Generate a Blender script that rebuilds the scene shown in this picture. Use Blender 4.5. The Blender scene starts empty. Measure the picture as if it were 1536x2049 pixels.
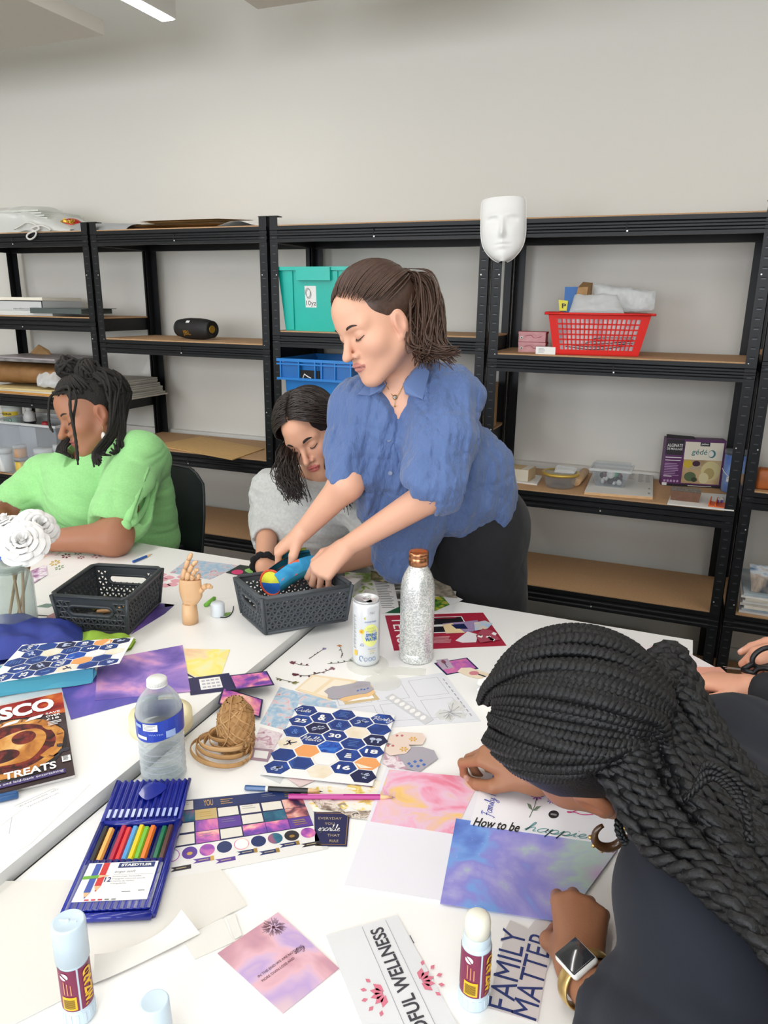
import bpy,bmesh,math,random
import numpy as np
from mathutils import Vector,Matrix
PI=math.pi
scene=bpy.context.scene
COL=scene.collection
rng=random.Random(7)
CAM=np.array([2.52,-2.717,1.486])
PITCH,YAW,ROLL,FPX=0.2787,-0.3842,0.0126,1476.5
_fw=np.array([math.sin(YAW)*math.cos(PITCH),math.cos(YAW)*math.cos(PITCH),-math.sin(PITCH)])
_r0=np.array([math.cos(YAW),-math.sin(YAW),0.0])
_u0=np.cross(_r0,_fw)
_R=_r0*math.cos(ROLL)+_u0*math.sin(ROLL)
_U=-_r0*math.sin(ROLL)+_u0*math.cos(ROLL)
cd=bpy.data.cameras.new('camera');cam=bpy.data.objects.new('camera',cd);COL.objects.link(cam)
cam.matrix_world=Matrix(((_R[0],_U[0],-_fw[0],CAM[0]),(_R[1],_U[1],-_fw[1],CAM[1]),(_R[2],_U[2],-_fw[2],CAM[2]),(0,0,0,1)))
cd.sensor_fit='AUTO';cd.sensor_width=36.0;cd.lens=FPX*36.0/2049.0
cd.clip_start=0.02
scene.camera=cam
def ray(x,y):
 return _fw*FPX+_R*(x-768)-_U*(y-1024.5)
def atz(x,y,z):
 d=ray(x,y);return CAM+d*((z-CAM[2])/d[2])
def aty(x,y,Y):
 d=ray(x,y);return CAM+d*((Y-CAM[1])/d[1])
def atd(x,y,D):
 return CAM+ray(x,y)/FPX*D
def V(*a):return np.array(a,float)
def nrm(v):
 v=np.asarray(v,float);return v/max(1e-12,np.linalg.norm(v))
def lin(c):
 if isinstance(c,str):
  c=[int(c[i:i+2],16)for i in(0,2,4)]
 o=[]
 for x in c[:3]:
  x=x/255.0
  o.append(x/12.92 if x<=0.04045 else((x+0.055)/1.055)**2.4)
 return tuple(o)+(1.0,)
MATS={}
def _setin(b,names,v):
 for n in names:
  if n in b.inputs:
   b.inputs[n].default_value=v;return
def mat(name,c,rough=0.5,metal=0.0,spec=None,noise=None,bump=None,trans=0.0,ior=1.45,alpha=1.0,sheen=0.0,sss=0.0,coat=0.0,emit=None,thin=False):
 """noise = (scale, second colour, amount); bump = (scale, strength[, kind])"""
 if name in MATS:return MATS[name]
 m=bpy.data.materials.new(name);m.use_nodes=True
 nt=m.node_tree;b=nt.nodes['Principled BSDF'];L=nt.links
 c=lin(c)
 b.inputs['Base Color'].default_value=c
 b.inputs['Roughness'].default_value=rough
 b.inputs['Metallic'].default_value=metal
 if spec is not None:_setin(b,['Specular IOR Level'],spec)
 if trans:_setin(b,['Transmission Weight'],trans);b.inputs['IOR'].default_value=ior
 if alpha<1:b.inputs['Alpha'].default_value=alpha
 if sheen:_setin(b,['Sheen Weight'],sheen)
 if sss:
  _setin(b,['Subsurface Weight'],sss);b.inputs['Subsurface Radius'].default_value=(0.012,0.005,0.003);_setin(b,['Subsurface Scale'],1.0)
 if coat:_setin(b,['Coat Weight'],coat);_setin(b,['Coat Roughness'],0.1)
 if emit:_setin(b,['Emission Color'],lin(emit[0]));_setin(b,['Emission Strength'],emit[1])
 tc=None
 if noise or bump:
  tc=nt.nodes.new('ShaderNodeTexCoord')
 if noise:
  n=nt.nodes.new('ShaderNodeTexNoise');n.inputs['Scale'].default_value=noise[0];n.inputs['Detail'].default_value=5
  L.new(tc.outputs['Object'],n.inputs['Vector'])
  r=nt.nodes.new('ShaderNodeMapRange');r.inputs['From Min'].default_value=0.35;r.inputs['From Max'].default_value=0.65
  r.inputs['To Max'].default_value=noise[2]
  L.new(n.outputs['Fac'],r.inputs['Value'])
  mx=nt.nodes.new('ShaderNodeMix');mx.data_type='RGBA'
  mx.inputs[6].default_value=c;mx.inputs[7].default_value=lin(noise[1])
  L.new(r.outputs['Result'],mx.inputs[0]);L.new(mx.outputs[2],b.inputs['Base Color'])
 if bump:
  n=nt.nodes.new('ShaderNodeTexNoise');n.inputs['Scale'].default_value=bump[0];n.inputs['Detail'].default_value=4
  if len(bump)>2:
   mp=nt.nodes.new('ShaderNodeMapping');mp.inputs['Scale'].default_value=bump[2]
   L.new(tc.outputs['Object'],mp.inputs['Vector']);L.new(mp.outputs['Vector'],n.inputs['Vector'])
  else:
   L.new(tc.outputs['Object'],n.inputs['Vector'])
  bp=nt.nodes.new('ShaderNodeBump');bp.inputs['Strength'].default_value=bump[1];bp.inputs['Distance'].default_value=0.018 if bump[1]>=.8 else 0.004
  L.new(n.outputs['Fac'],bp.inputs['Height']);L.new(bp.outputs['Normal'],b.inputs['Normal'])
 MATS[name]=m
 return m
def ramp_mat(name,stops,scale=3.0,detail=6,distort=1.0,rough=0.45,stretch=(1,1,1),stars=None,seed=0.0,coat=0.0,grad=None):
 """a printed watercolour or nebula: noise through a colour ramp, optional printed stars; grad=(axis vector, weight)"""
 if name in MATS:return MATS[name]
 m=bpy.data.materials.new(name);m.use_nodes=True
 nt=m.node_tree;b=nt.nodes['Principled BSDF'];L=nt.links
 b.inputs['Roughness'].default_value=rough
 if coat:_setin(b,['Coat Weight'],coat)
 tc=nt.nodes.new('ShaderNodeTexCoord');mp=nt.nodes.new('ShaderNodeMapping')
 mp.inputs['Scale'].default_value=stretch;mp.inputs['Location'].default_value=(seed,seed*1.7,seed*0.6)
 L.new(tc.outputs['Object'],mp.inputs['Vector'])
 n=nt.nodes.new('ShaderNodeTexNoise');n.inputs['Scale'].default_value=scale;n.inputs['Detail'].default_value=detail;n.inputs['Distortion'].default_value=distort
 L.new(mp.outputs['Vector'],n.inputs['Vector'])
 fac=n.outputs['Fac']
 if grad:
  dot=nt.nodes.new('ShaderNodeVectorMath');dot.operation='DOT_PRODUCT';dot.inputs[1].default_value=grad[0]
  L.new(tc.outputs['Object'],dot.inputs[0])
  ma=nt.nodes.new('ShaderNodeMath');ma.operation='MULTIPLY_ADD';ma.inputs[1].default_value=1.0;ma.inputs[2].default_value=grad[1]
  L.new(dot.outputs['Value'],ma.inputs[0])
  ad=nt.nodes.new('ShaderNodeMath');ad.operation='ADD'
  L.new(fac,ad.inputs[0]);L.new(ma.outputs['Value'],ad.inputs[1]);fac=ad.outputs['Value']
 r=nt.nodes.new('ShaderNodeValToRGB');e=r.color_ramp.elements
 e[0].position=stops[0][0];e[0].color=lin(stops[0][1]);e[1].position=stops[-1][0];e[1].color=lin(stops[-1][1])
 for p,c in stops[1:-1]:
  x=e.new(p);x.color=lin(c)
 L.new(fac,r.inputs['Fac'])
 out=r.outputs['Color']
 if stars:
  vo=nt.nodes.new('ShaderNodeTexVoronoi');vo.inputs['Scale'].default_value=stars[0]
  L.new(tc.outputs['Object'],vo.inputs['Vector'])
  lt=nt.nodes.new('ShaderNodeMath');lt.operation='LESS_THAN';lt.inputs[1].default_value=stars[1]
  L.new(vo.outputs['Distance'],lt.inputs[0])
  mx=nt.nodes.new('ShaderNodeMix');mx.data_type='RGBA';mx.inputs[7].default_value=lin('fdf6ff')
  L.new(lt.outputs['Value'],mx.inputs[0]);L.new(out,mx.inputs[6]);out=mx.outputs[2]
 L.new(out,b.inputs['Base Color'])
 MATS[name]=m
 return m
def glassy(name,c='ffffff',rough=0.05,op=0.25,tint=None,edge=0.25):
 """clear plastic: mostly transparent with a glossy surface; works for thin walls"""
 if name in MATS:return MATS[name]
 m=bpy.data.materials.new(name);m.use_nodes=True
 nt=m.node_tree;L=nt.links;nt.nodes.clear()
 o=nt.nodes.new('ShaderNodeOutputMaterial');t=nt.nodes.new('ShaderNodeBsdfTransparent');t.inputs['Color'].default_value=lin(tint or c)
 p=nt.nodes.new('ShaderNodeBsdfPrincipled');p.inputs['Base Color'].default_value=lin(c);p.inputs['Roughness'].default_value=rough
 fr=nt.nodes.new('ShaderNodeLayerWeight');fr.inputs['Blend'].default_value=0.35
 mr=nt.nodes.new('ShaderNodeMapRange');mr.inputs['To Min'].default_value=op;mr.inputs['To Max'].default_value=min(1.0,op*1.5+edge)
 L.new(fr.outputs['Facing'],mr.inputs['Value'])
 mx=nt.nodes.new('ShaderNodeMixShader')
 L.new(mr.outputs['Result'],mx.inputs[0]);L.new(t.outputs[0],mx.inputs[1]);L.new(p.outputs[0],mx.inputs[2]);L.new(mx.outputs[0],o.inputs['Surface'])
 MATS[name]=m
 return m
_TX={}
def text_shape(s,shear=0.0,bold=0.0):
 k=(s,shear,bold)
 if k in _TX:return _TX[k]
 cu=bpy.data.curves.new('lettering','FONT');cu.body=s;cu.shear=shear;cu.offset=bold;cu.resolution_u=3;cu.fill_mode='FRONT'
 ob=bpy.data.objects.new('lettering',cu);me=bpy.data.meshes.new_from_object(ob)
 v=np.array([(p.co.x,p.co.y)for p in me.vertices])if len(me.vertices)else np.zeros((0,2))
 f=[tuple(p.vertices)for p in me.polygons]
 bpy.data.meshes.remove(me);bpy.data.objects.remove(ob);bpy.data.curves.remove(cu)
 _TX[k]=(v,f)
 return v,f
def rotm(rx=0,ry=0,rz=0):
 return np.array(Matrix.Rotation(rz,3,'Z')@Matrix.Rotation(ry,3,'Y')@Matrix.Rotation(rx,3,'X'))
class MB:
 def __init__(s):s.v=[];s.f=[];s.mi=[];s.sm=[];s.mats=[]
 def slot(s,m):
  if m not in s.mats:s.mats.append(m)
  return s.mats.index(m)
 def add(s,vs,fs,m,smooth=False):
  o=len(s.v);i=s.slot(m)
  s.v.extend([tuple(map(float,p))for p in vs])
  for f in fs:
   s.f.append(tuple(int(k)+o for k in f));s.mi.append(i);s.sm.append(smooth)
  return s
 def poly(s,pts,m):return s.add(pts,[range(len(pts))],m)
 def box(s,c,size,m,rz=0,rx=0,ry=0):
  h=np.array(size)/2.0;R=rotm(rx,ry,rz)
  vs=[R@(h*np.array(k))+np.array(c)for k in((-1,-1,-1),(1,-1,-1),(1,1,-1),(-1,1,-1),(-1,-1,1),(1,-1,1),(1,1,1),(-1,1,1))]
  return s.add(vs,[(0,3,2,1),(4,5,6,7),(0,1,5,4),(1,2,6,5),(2,3,7,6),(3,0,4,7)],m)
 def rbox(s,c,size,m,r=0.005,rz=0,rx=0,ry=0,seg=2):
  """box with rounded edges"""
  h=np.array(size,float)/2;r=min(r,*(h*0.98));R=rotm(rx,ry,rz)
  bm=bmesh.new();bmesh.ops.create_cube(bm,size=1.0)
  for v in bm.verts:v.co=Vector((v.co.x*size[0],v.co.y*size[1],v.co.z*size[2]))
  bmesh.ops.bevel(bm,geom=bm.edges[:],offset=r,segments=seg,affect='EDGES',profile=0.5)
  vs=[R@np.array(v.co)+np.array(c)for v in bm.verts];bm.verts.index_update()
  fs=[[v.index for v in f.verts]for f in bm.faces];bm.free()
  return s.add(vs,fs,m,True)
 def hexa(s,b,t,m):
  """solid between a bottom quad and a top quad"""
  return s.add(list(b)+list(t),[(0,3,2,1),(4,5,6,7),(0,1,5,4),(1,2,6,5),(2,3,7,6),(3,0,4,7)],m)
 def prism(s,pts,h,m,d=None):
  """flat outline (3D points) thickened by h along d (default up)"""
  d=np.array((0,0,1.0)if d is None else d)*h;n=len(pts)
  vs=[np.array(p)for p in pts]+[np.array(p)+d for p in pts]
  fs=[tuple(range(n))[::-1],tuple(range(n,2*n))]+[(i,(i+1)%n,n+(i+1)%n,n+i)for i in range(n)]
  return s.add(vs,fs,m)
 def lathe(s,prof,m,c=(0,0,0),seg=32,rz=0,axis=None,smooth=True):
  """profile [(r, z)] around an axis"""
  R=np.eye(3)
  if axis is not None:
   a=nrm(axis);t=nrm(np.cross(a,(0,0,1)if abs(a[2])<.9 else(1,0,0)));R=np.array([t,np.cross(a,t),a]).T
  vs=[];fs=[];n=len(prof)
  for r,z in prof:
   for k in range(seg):
    a=2*PI*k/seg+rz;vs.append(R@np.array((r*math.cos(a),r*math.sin(a),z))+np.array(c))
  for i in range(n-1):
   for k in range(seg):
    k2=(k+1)%seg
    fs.append((i*seg+k,i*seg+k2,(i+1)*seg+k2,(i+1)*seg+k))
  s.add(vs,fs,m,smooth)
  o=len(s.v)-len(vs)
  i=s.slot(m)
  if prof[0][0]>1e-6:s.f.append(tuple(o+k for k in range(seg))[::-1]);s.mi.append(i);s.sm.append(False)
  if prof[-1][0]>1e-6:s.f.append(tuple(o+(n-1)*seg+k for k in range(seg)));s.mi.append(i);s.sm.append(False)
  return s
 def tube(s,path,rad,m,seg=8,smooth=True,flat=1.0,up=None,caps=True):
  P=np.array(path,float);n=len(P)
  rad=np.full(n,rad)if np.isscalar(rad)else np.array(rad,float)
  T=np.gradient(P,axis=0);T/=np.maximum(1e-12,np.linalg.norm(T,axis=1))[:,None]
  a=np.array(up if up is not None else((0,0,1)if abs(T[0][2])<.9 else(1,0,0)),float)
  N=nrm(a-T[0]*(a@T[0]));vs=[]
  for i in range(n):
   N=nrm(N-T[i]*(N@T[i]));B=np.cross(T[i],N)
   for k in range(seg):
    g=2*PI*k/seg
    vs.append(P[i]+rad[i]*(math.cos(g)*B+math.sin(g)*N*flat))
  fs=[]
  for i in range(n-1):
   for k in range(seg):
    k2=(k+1)%seg;fs.append((i*seg+k,i*seg+k2,(i+1)*seg+k2,(i+1)*seg+k))
  if caps:fs+=[tuple(range(seg))[::-1],tuple((n-1)*seg+k for k in range(seg))]
  return s.add(vs,fs,m,smooth)
 def grid(s,fn,nu,nv,m,smooth=True,thick=None):
  vs=[];fs=[]
  for i in range(nu+1):
   for j in range(nv+1):vs.append(fn(i/nu,j/nv))
  for i in range(nu):
   for j in range(nv):
    a=i*(nv+1)+j;fs.append((a,a+nv+1,a+nv+2,a+1))
  return s.add(vs,fs,m,smooth)
 def ball(s,c,r,m,seg=16,rings=10,R=None):
  r=(r,r,r)if np.isscalar(r)else r;R=np.eye(3)if R is None else R
  vs=[R@np.array((0,0,-r[2]))+np.array(c)];fs=[]
  for i in range(1,rings):
   a=-PI/2+PI*i/rings
   for k in range(seg):
    g=2*PI*k/seg
    vs.append(R@np.array((r[0]*math.cos(a)*math.cos(g),r[1]*math.cos(a)*math.sin(g),r[2]*math.sin(a)))+np.array(c))
  vs.append(R@np.array((0,0,r[2]))+np.array(c));n=len(vs)
  for k in range(seg):
   k2=(k+1)%seg;fs.append((0,1+k2,1+k));fs.append((n-1,n-1-seg+k,n-1-seg+k2))
   for i in range(rings-2):
    a=1+i*seg;fs.append((a+k,a+k2,a+seg+k2,a+seg+k))
  return s.add(vs,fs,m,True)
 def text(s,txt,fn,box,m,shear=0.0,bold=0.0,keep=False):
  """lettering fitted in box=(u0,v0,u1,v1) and laid on the surface fn(u,v); keep = do not stretch the width"""
  v,f=text_shape(txt,shear,bold)
  if not len(v):return s
  lo=v.min(0);hi=v.max(0);d=np.maximum(hi-lo,1e-6)
  u0,v0,u1,v1=box
  q=(v-lo)/d
  return s.add([fn(u0+(u1-u0)*a,v0+(v1-v0)*b)for a,b in q],f,m)
 def build(s,name,parent=None,origin=None):
  me=bpy.data.meshes.new(name)
  v=np.array(s.v,float).reshape(-1,3)
  if origin is not None:v=v-np.array(origin)
  me.from_pydata(v.tolist(),[],s.f)
  for m in s.mats:me.materials.append(m)
  me.polygons.foreach_set('material_index',s.mi);me.polygons.foreach_set('use_smooth',s.sm);me.update()
  o=bpy.data.objects.new(name,me);COL.objects.link(o)
  if parent is not None:o.parent=parent
  elif origin is not None:o.location=origin
  return o
def tag(o,label=None,cat=None,group=None,kind=None):
 if label:o['label']=label
 if cat:o['category']=cat
 if group:o['group']=group
 if kind:o['kind']=kind
 return o
def thing(name,label,cat,loc=(0,0,0),rz=0.0,group=None):
 o=bpy.data.objects.new(name,None);COL.objects.link(o);o.empty_display_size=0.05
 o.location=tuple(map(float,loc));o.rotation_euler=(0,0,rz)
 return tag(o,label,cat,group)
def solo(mb,name,label,cat,origin,group=None,kind=None):
 """a thing that is one mesh, given in world coordinates"""
 return tag(mb.build(name,None,origin),label,cat,group,kind)
def struct(mb,name,parent=None):
 o=mb.build(name,parent)
 if parent is None:o['kind']='structure'
 return o
def dup(root,loc=None,rz=None,label=None,group=None):
 def cp(o,p):
  c=o.copy();COL.objects.link(c)
  if p is not None:c.parent=p
  for ch in KIDS.get(o.name,[x for x in bpy.data.objects if x.parent==o]):cp(ch,c)
  return c
 r=cp(root,None)
 if loc is not None:r.location=tuple(map(float,loc))
 if rz is not None:r.rotation_euler=(0,0,rz)
 if label:r['label']=label
 if group:r['group']=group
 return r
KIDS={}
def bez(pts,n=24):
 """smooth curve through points (Catmull-Rom)"""
 P=np.array(pts,float);k=len(P)
 if k<3:return np.array([P[0]+(P[-1]-P[0])*t for t in np.linspace(0,1,n)])
 Q=np.vstack([2*P[0]-P[1],P,2*P[-1]-P[-2]]);out=[]
 for t in np.linspace(0,k-1,n):
  i=min(int(t),k-2);u=t-i;a,b,c,d=Q[i:i+4]
  out.append(0.5*((2*b)+(c-a)*u+(2*a-5*b+4*c-d)*u*u+(3*b-3*c+d-a)*u**3))
 return np.array(out)
WALLY=0.45
m_wall=mat('wall_paint','dedcd5',0.85,bump=(180,0.02))
m_ceil=mat('ceiling_paint','e6e3dc',0.9)
m_floor=mat('grey_floor','8b8780',0.55,noise=(6,'7c7972',0.6))
def slab(lo,hi,m):
 lo=np.array(lo,float);hi=np.array(hi,float)
 return MB().box((lo+hi)/2,hi-lo,m)
X0,X1,Y0,ZC=-3.2,5.6,-5.2,3.05
struct(slab((X0,WALLY,0),(X1,WALLY+.1,ZC),m_wall),'wall_back')
struct(slab((X0-.1,Y0,0),(X0,WALLY+.1,ZC),m_wall),'wall_left')
struct(slab((X1,Y0,0),(X1+.1,WALLY+.1,ZC),m_wall),'wall_right')
wf=MB()
added_wins=[(-1.6,.9),(1.6,4.4)]  # invented windows behind the camera, put in to soften the light
WZ0,WZ1=0.95,2.55
xs=[X0-.1]+[x for w in added_wins for x in w]+[X1+.1]
for i in range(0,len(xs),2):
 a,b=xs[i],xs[i+1];wf.box(((a+b)/2,Y0-.05,ZC/2),(b-a,.1,ZC),m_wall)
for a,b in added_wins:
 wf.box(((a+b)/2,Y0-.05,WZ0/2),(b-a,.1,WZ0),m_wall);wf.box(((a+b)/2,Y0-.05,(WZ1+ZC)/2),(b-a,.1,ZC-WZ1),m_wall)
struct(wf,'wall_front')
m_frame=mat('window_frame_grey','6b6f73',0.4)
for i,(a,b)in enumerate(added_wins):
 f=MB()
 for x in(a+.03,(a+b)/2,b-.03):f.box((x,Y0-.05,(WZ0+WZ1)/2),(.06,.06,WZ1-WZ0),m_frame)
 for z in(WZ0+.03,WZ1-.03):f.box(((a+b)/2,Y0-.05,z),(b-a,.06,.06),m_frame)
 f.box(((a+b)/2,Y0-.05,(WZ0+WZ1)/2),(b-a-.1,.006,WZ1-WZ0-.1),glassy('window_glass','ffffff',0.02,0.03))
 struct(f,'window_%d'%(i+1))
struct(slab((X0-.1,Y0-.1,-.1),(X1+.1,WALLY+.1,0),m_floor),'floor')
struct(slab((X0-.1,Y0-.1,ZC),(X1+.1,WALLY+.1,ZC+.1),m_ceil),'ceiling')
struct(slab((X0,WALLY-.014,0),(X1,WALLY,.11),mat('skirting','d8d6d0',.5)),'baseboard_back')
struct(slab((X0,WALLY-.03,.77),(X1,WALLY,.825),mat('trunking','dedcd6',.45)),'trim_1')
ZL=2.45
m_led=mat('led_diffuser','ffffff',.5,emit=('fffcf7',21.0))
m_lamp=mat('lamp_housing','dcdad5',.4,metal=.2)
m_wire=mat('steel_wire','6c6c6c',.35,metal=.8)
def pendant(x,y1,y2,label):
 t=thing('linear_pendant_light',label,'ceiling light',(x,y1,ZL),0,'linear LED pendants')
 L=y2-y1
 MB().box((0,L/2,.038),(.062,L,.07),m_lamp).build('lamp_housing',t)
 MB().box((0,L/2,.0015),(.05,L-.012,.003),m_led).build('diffuser',t)
 for q in(.25,L-.25):
  MB().tube([(0,q,.07),(0,q,ZC-ZL)],.0015,m_wire,6).build('suspension_wire',t)
 return t
pendant(.632,-3.3,-.182,'glowing linear LED pendant at the upper left beside the hanging panel')
pendant(2.25,-3.6,-1.0,'linear LED pendant above the white table out over the writing woman')  # out of view, added as setting light over the table
pendant(3.9,-3.6,-.30,'linear LED pendant nearest the right wall')  # out of view, added to brighten the right of the wall
pendant(-1.1,-3.6,-.20,'linear LED pendant nearest the left wall')  # lamp out of view, placed for the bright left of the wall
m_raft=mat('acoustic_panel','d6d1c8',.9,bump=(300,.05))
def raft(x0,x1,y0,y1,label):
 t=thing('acoustic_panel',label,'ceiling panel',((x0+x1)/2,(y0+y1)/2,2.45),0,'hanging acoustic panels')
 MB().box((0,0,.026),(x1-x0,y1-y0,.052),m_raft).build('panel',t)
 for sx in(-1,1):
  for sy in(-1,1):
   px=sx*((x1-x0)/2-.12);py=sy*((y1-y0)/2-.33)
   b=MB().tube([(px,py,.052),(px,py,.6)],.002,m_wire,6)
   b.box((px,py,.06),(.02,.02,.02),m_wire);b.box((px-.012,py,.075),(.03,.006,.004),m_wire)
   b.build('suspension_wire',t)
raft(-1.0,.302,-1.5,-.146,'pale acoustic panel hanging left of the glowing pendant')
raft(.997,1.9,-1.5,-.172,'pale acoustic panel hanging right of the glowing pendant')
m_steel=mat('black_steel','0e1013',.42,metal=.1,spec=.35)
m_slot=mat('slot_dark','08090a',.7)
m_lip=mat('slot_lip','3a3e44',.35,metal=.3)  # thin lip below each slot, its glint painted in as lighter metal
m_glint=mat('bright_rivet','d8d8d4',.3,metal=.4)  # pale dots painted for light showing through post holes
m_mdf=mat('shelf_board','c09a72',.75,noise=(220,'a9845e',.7))
UW,DEP,PH=.90,.396,1.80
def post(mb,x,y,sx,sy):
 """L-angle post; its corner at x,y, flanges run sx along X and sy along Y"""
 w,t=.037,.0022
 mb.box((x+sx*w/2,y+sy*t/2,PH/2),(w,t,PH),m_steel)
 mb.box((x+sx*t/2,y+sy*w/2,PH/2),(t,w,PH),m_steel)
 for k in range(56):
  z=.05+k*.031
  a=x+sx*.013;yy=y-sy*.0004
  mb.add([(a,yy,z),(a+sx*.014,yy,z),(a+sx*.014,yy,z+.0045),(a,yy,z+.0045)],[(0,1,2,3)],m_slot)
  mb.add([(a,yy,z-.003),(a+sx*.014,yy,z-.003),(a+sx*.014,yy,z),(a,yy,z)],[(0,1,2,3)],m_lip)
  b=y+sy*.014
  for xx in(x-sx*.0004,x+sx*(t+.0004)):
   mb.add([(xx,b,z),(xx,b+sy*.008,z),(xx,b+sy*.008,z+.006),(xx,b,z+.006)],[(0,1,2,3)],m_slot)
  if k%9==4:mb.box((x+sx*.028,y-sy*.0005,z+.012),(.004,.001,.004),m_glint)
 mb.box((x+sx*w/2,y+sy*w/2,PH+.0015),(w+.003,w+.003,.003),m_slot)
def beam_prof():
 z=[0,.004,.011,.015,.021,.025,.031,.035,.041,.046,.06];d=[0,0,0,.004,.004,0,0,.004,.004,0,0]
 return z,d
def beam_x(x0,x1,y,zt,sy):
 """ridged beam along X; its top at zt; outer face at y"""
 mb=MB();z,d=beam_prof();vs=[];n=len(z)
 for x in(x0,x1):
  for a,b in zip(z,d):vs.append((x,y+sy*b,zt-.06+a))
 for x in(x0,x1):
  vs+=[(x,y+sy*.02,zt),(x,y+sy*.02,zt-.06)]
 fs=[(i,n+i,n+i+1,i+1)for i in range(n-1)]+[(n-1,2*n-1,2*n+2,2*n),(0,2*n+1,2*n+3,n),(2*n,2*n+2,2*n+3,2*n+1)]
 fs+=[tuple(range(n))+(2*n,2*n+1),tuple(range(n,2*n))+(2*n+2,2*n+3)]
 mb.add(vs,fs,m_steel)
 xm=(x0+x1)/2
 mb.box((xm,y-sy*.0006,zt-.03),(.004,.001,.022),m_slot)
 mb.box((xm+.003,y-sy*.001,zt-.046),(.005,.0015,.005),m_glint)
 return mb
def shelf_unit(i,tiers,label):
 x0=(i)*.91+.005;x1=x0+UW
 t=thing('shelving_unit',label,'shelving',(x0,0,0),0,'black steel shelving units along the back wall')
 for(x,sx)in((0,1),(UW,-1)):
  for(y,sy)in((0,1),(DEP,-1)):
   mb=MB();post(mb,x,y,sx,sy);mb.build('post',t)
 for zt in tiers:
  MB().box((UW/2,DEP/2,zt-.001),(UW-.006,DEP-.008,.006),m_mdf).build('shelf_board',t)
  beam_x(.003,UW-.003,-.002,zt-.003,1).build('beam',t)
  beam_x(.003,UW-.003,DEP+.002,zt-.003,-1).build('beam',t)
  for xx in(.008,UW-.008):MB().box((xx,DEP/2,zt-.034),(.006,DEP-.02,.056),m_steel).build('side_beam',t)
  MB().box((UW/2,DEP/2,zt-.012),(.03,DEP-.03,.014),m_steel).build('cross_brace',t)
TIER={'A':(1.7676,1.395,1.02,.60,.07),'B':(1.7676,1.305,.812,.438,.07),'C':(1.7676,1.3617,.99,.55,.07),'D':(1.7676,1.305,.8036,.4247,.07),'E':(1.7676,1.33,.88,.43,.07)}
shelf_unit(-1,TIER['A'],'black shelving unit at the far left crowded with parcels and tubs')
shelf_unit(0,TIER['B'],'black shelving unit holding the speaker above a flat brown envelope')
shelf_unit(1,TIER['C'],'black shelving unit behind the standing woman with turquoise and blue crates')
shelf_unit(2,TIER['D'],'black shelving unit holding the red basket on its second board')
shelf_unit(3,TIER['E'],'black shelving unit cut off by the right edge with a stack of magazines')
ZR,ZLT=.740,.760
m_top=mat('white_laminate','f7f6f3',.32,coat=.15)
m_edge=mat('table_edge_grey','d4d5d3',.45)
m_leg=mat('table_leg_grey','a9abad',.35,metal=.6)
def table(x0,x1,y0,y1,zt,label):
 t=thing('table',label,'table',((x0+x1)/2,(y0+y1)/2,0),0,'white tables pushed together')
 w,d=x1-x0,y1-y0
 mb=MB().box((0,0,zt-.0125),(w,d,.025),m_edge)
 mb.add([(-w/2,-d/2,zt+.0002),(w/2,-d/2,zt+.0002),(w/2,d/2,zt+.0002),(-w/2,d/2,zt+.0002)],[(0,1,2,3)],m_top)
 mb.build('tabletop',t)
 for sx in(-1,1):
  for sy in(-1,1):
   MB().box((sx*(w/2-.06),sy*(d/2-.06),(zt-.025)/2),(.045,.045,zt-.025),m_leg).build('leg',t)
  MB().box((sx*(w/2-.06),0,zt-.05),(.03,d-.2,.05),m_leg).build('frame_rail',t)
 return t
table(1.770,2.60,-2.46,-1.0,ZR,'white table on the right under the hexagon sheet and the steel bottle')
table(-.25,1.762,-2.46,-1.0,ZLT,'white table on the left under the magazine and the flower jar')
def zs(u,k):return TIER[u][k]+.002
def pxh(p,base,top):
 lo,hi=0.0,1.5
 for _ in range(50):
  m=(lo+hi)/2;d=np.array(p)+V(0,0,m)-CAM
  y=1024.5-FPX*(d@_U)/(d@_fw)
  if y>top:lo=m
  else:hi=m
 return lo
def flat(pts_px,z,th,m):
 P=[atz(x,y,z)for x,y in pts_px]
 return MB().prism(P,th,m),np.mean(P,axis=0)
def quadfn(P,lift=.0003):
 """surface function over the quad P = bottom-left, bottom-right, top-right, top-left"""
 P=[np.array(p,float)for p in P];n=nrm(np.cross(P[1]-P[0],P[3]-P[0]))
 def fn(u,v,h=0.0):return(P[0]*(1-u)+P[1]*u)*(1-v)+(P[3]*(1-u)+P[2]*u)*v+n*(lift+h)
 return fn
def rect(mb,fn,u0,v0,u1,v1,m,h=0.0):return mb.poly([fn(u0,v0,h),fn(u1,v0,h),fn(u1,v1,h),fn(u0,v1,h)],m)
def disc(mb,fn,u,v,ru,rv,m,n=20,h=0.0):return mb.poly([fn(u+ru*math.cos(2*PI*k/n),v+rv*math.sin(2*PI*k/n),h)for k in range(n)],m)
def lines(mb,fn,u0,u1,vtop,step,n,th,m,seed=1,h=0.0):
 r=random.Random(seed)
 for k in range(n):
  b=u0+(u1-u0)*r.uniform(.7,1.0);v=vtop-k*step
  rect(mb,fn,u0,v,b,v+th,m,h)
m_teal=mat('turquoise_plastic','10b5a6',.35);m_blue=mat('blue_plastic','1f7fd0',.38);m_blued=mat('blue_plastic_deep','1768b4',.4)
m_white=mat('white_paper','eeeeec',.6);m_cream=mat('cream_paper','e8e2d2',.65);m_black=mat('print_black','191919',.55)
m_grey=mat('print_grey','8a8a8c',.6);m_label=mat('label_white','e9e9e6',.5)
m_card=mat('cardboard','b08a5c',.8,noise=(40,'9c774b',.6));m_kraft=mat('kraft_envelope','d2ab70',.7,noise=(60,'c39b60',.5))
m_clear=glassy('clear_plastic','f4f6f8',.08,.05);m_frost=glassy('frosted_plastic','eef0f0',.35,.42);m_bag=glassy('plastic_bag','eceeee',.22,.45)
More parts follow.
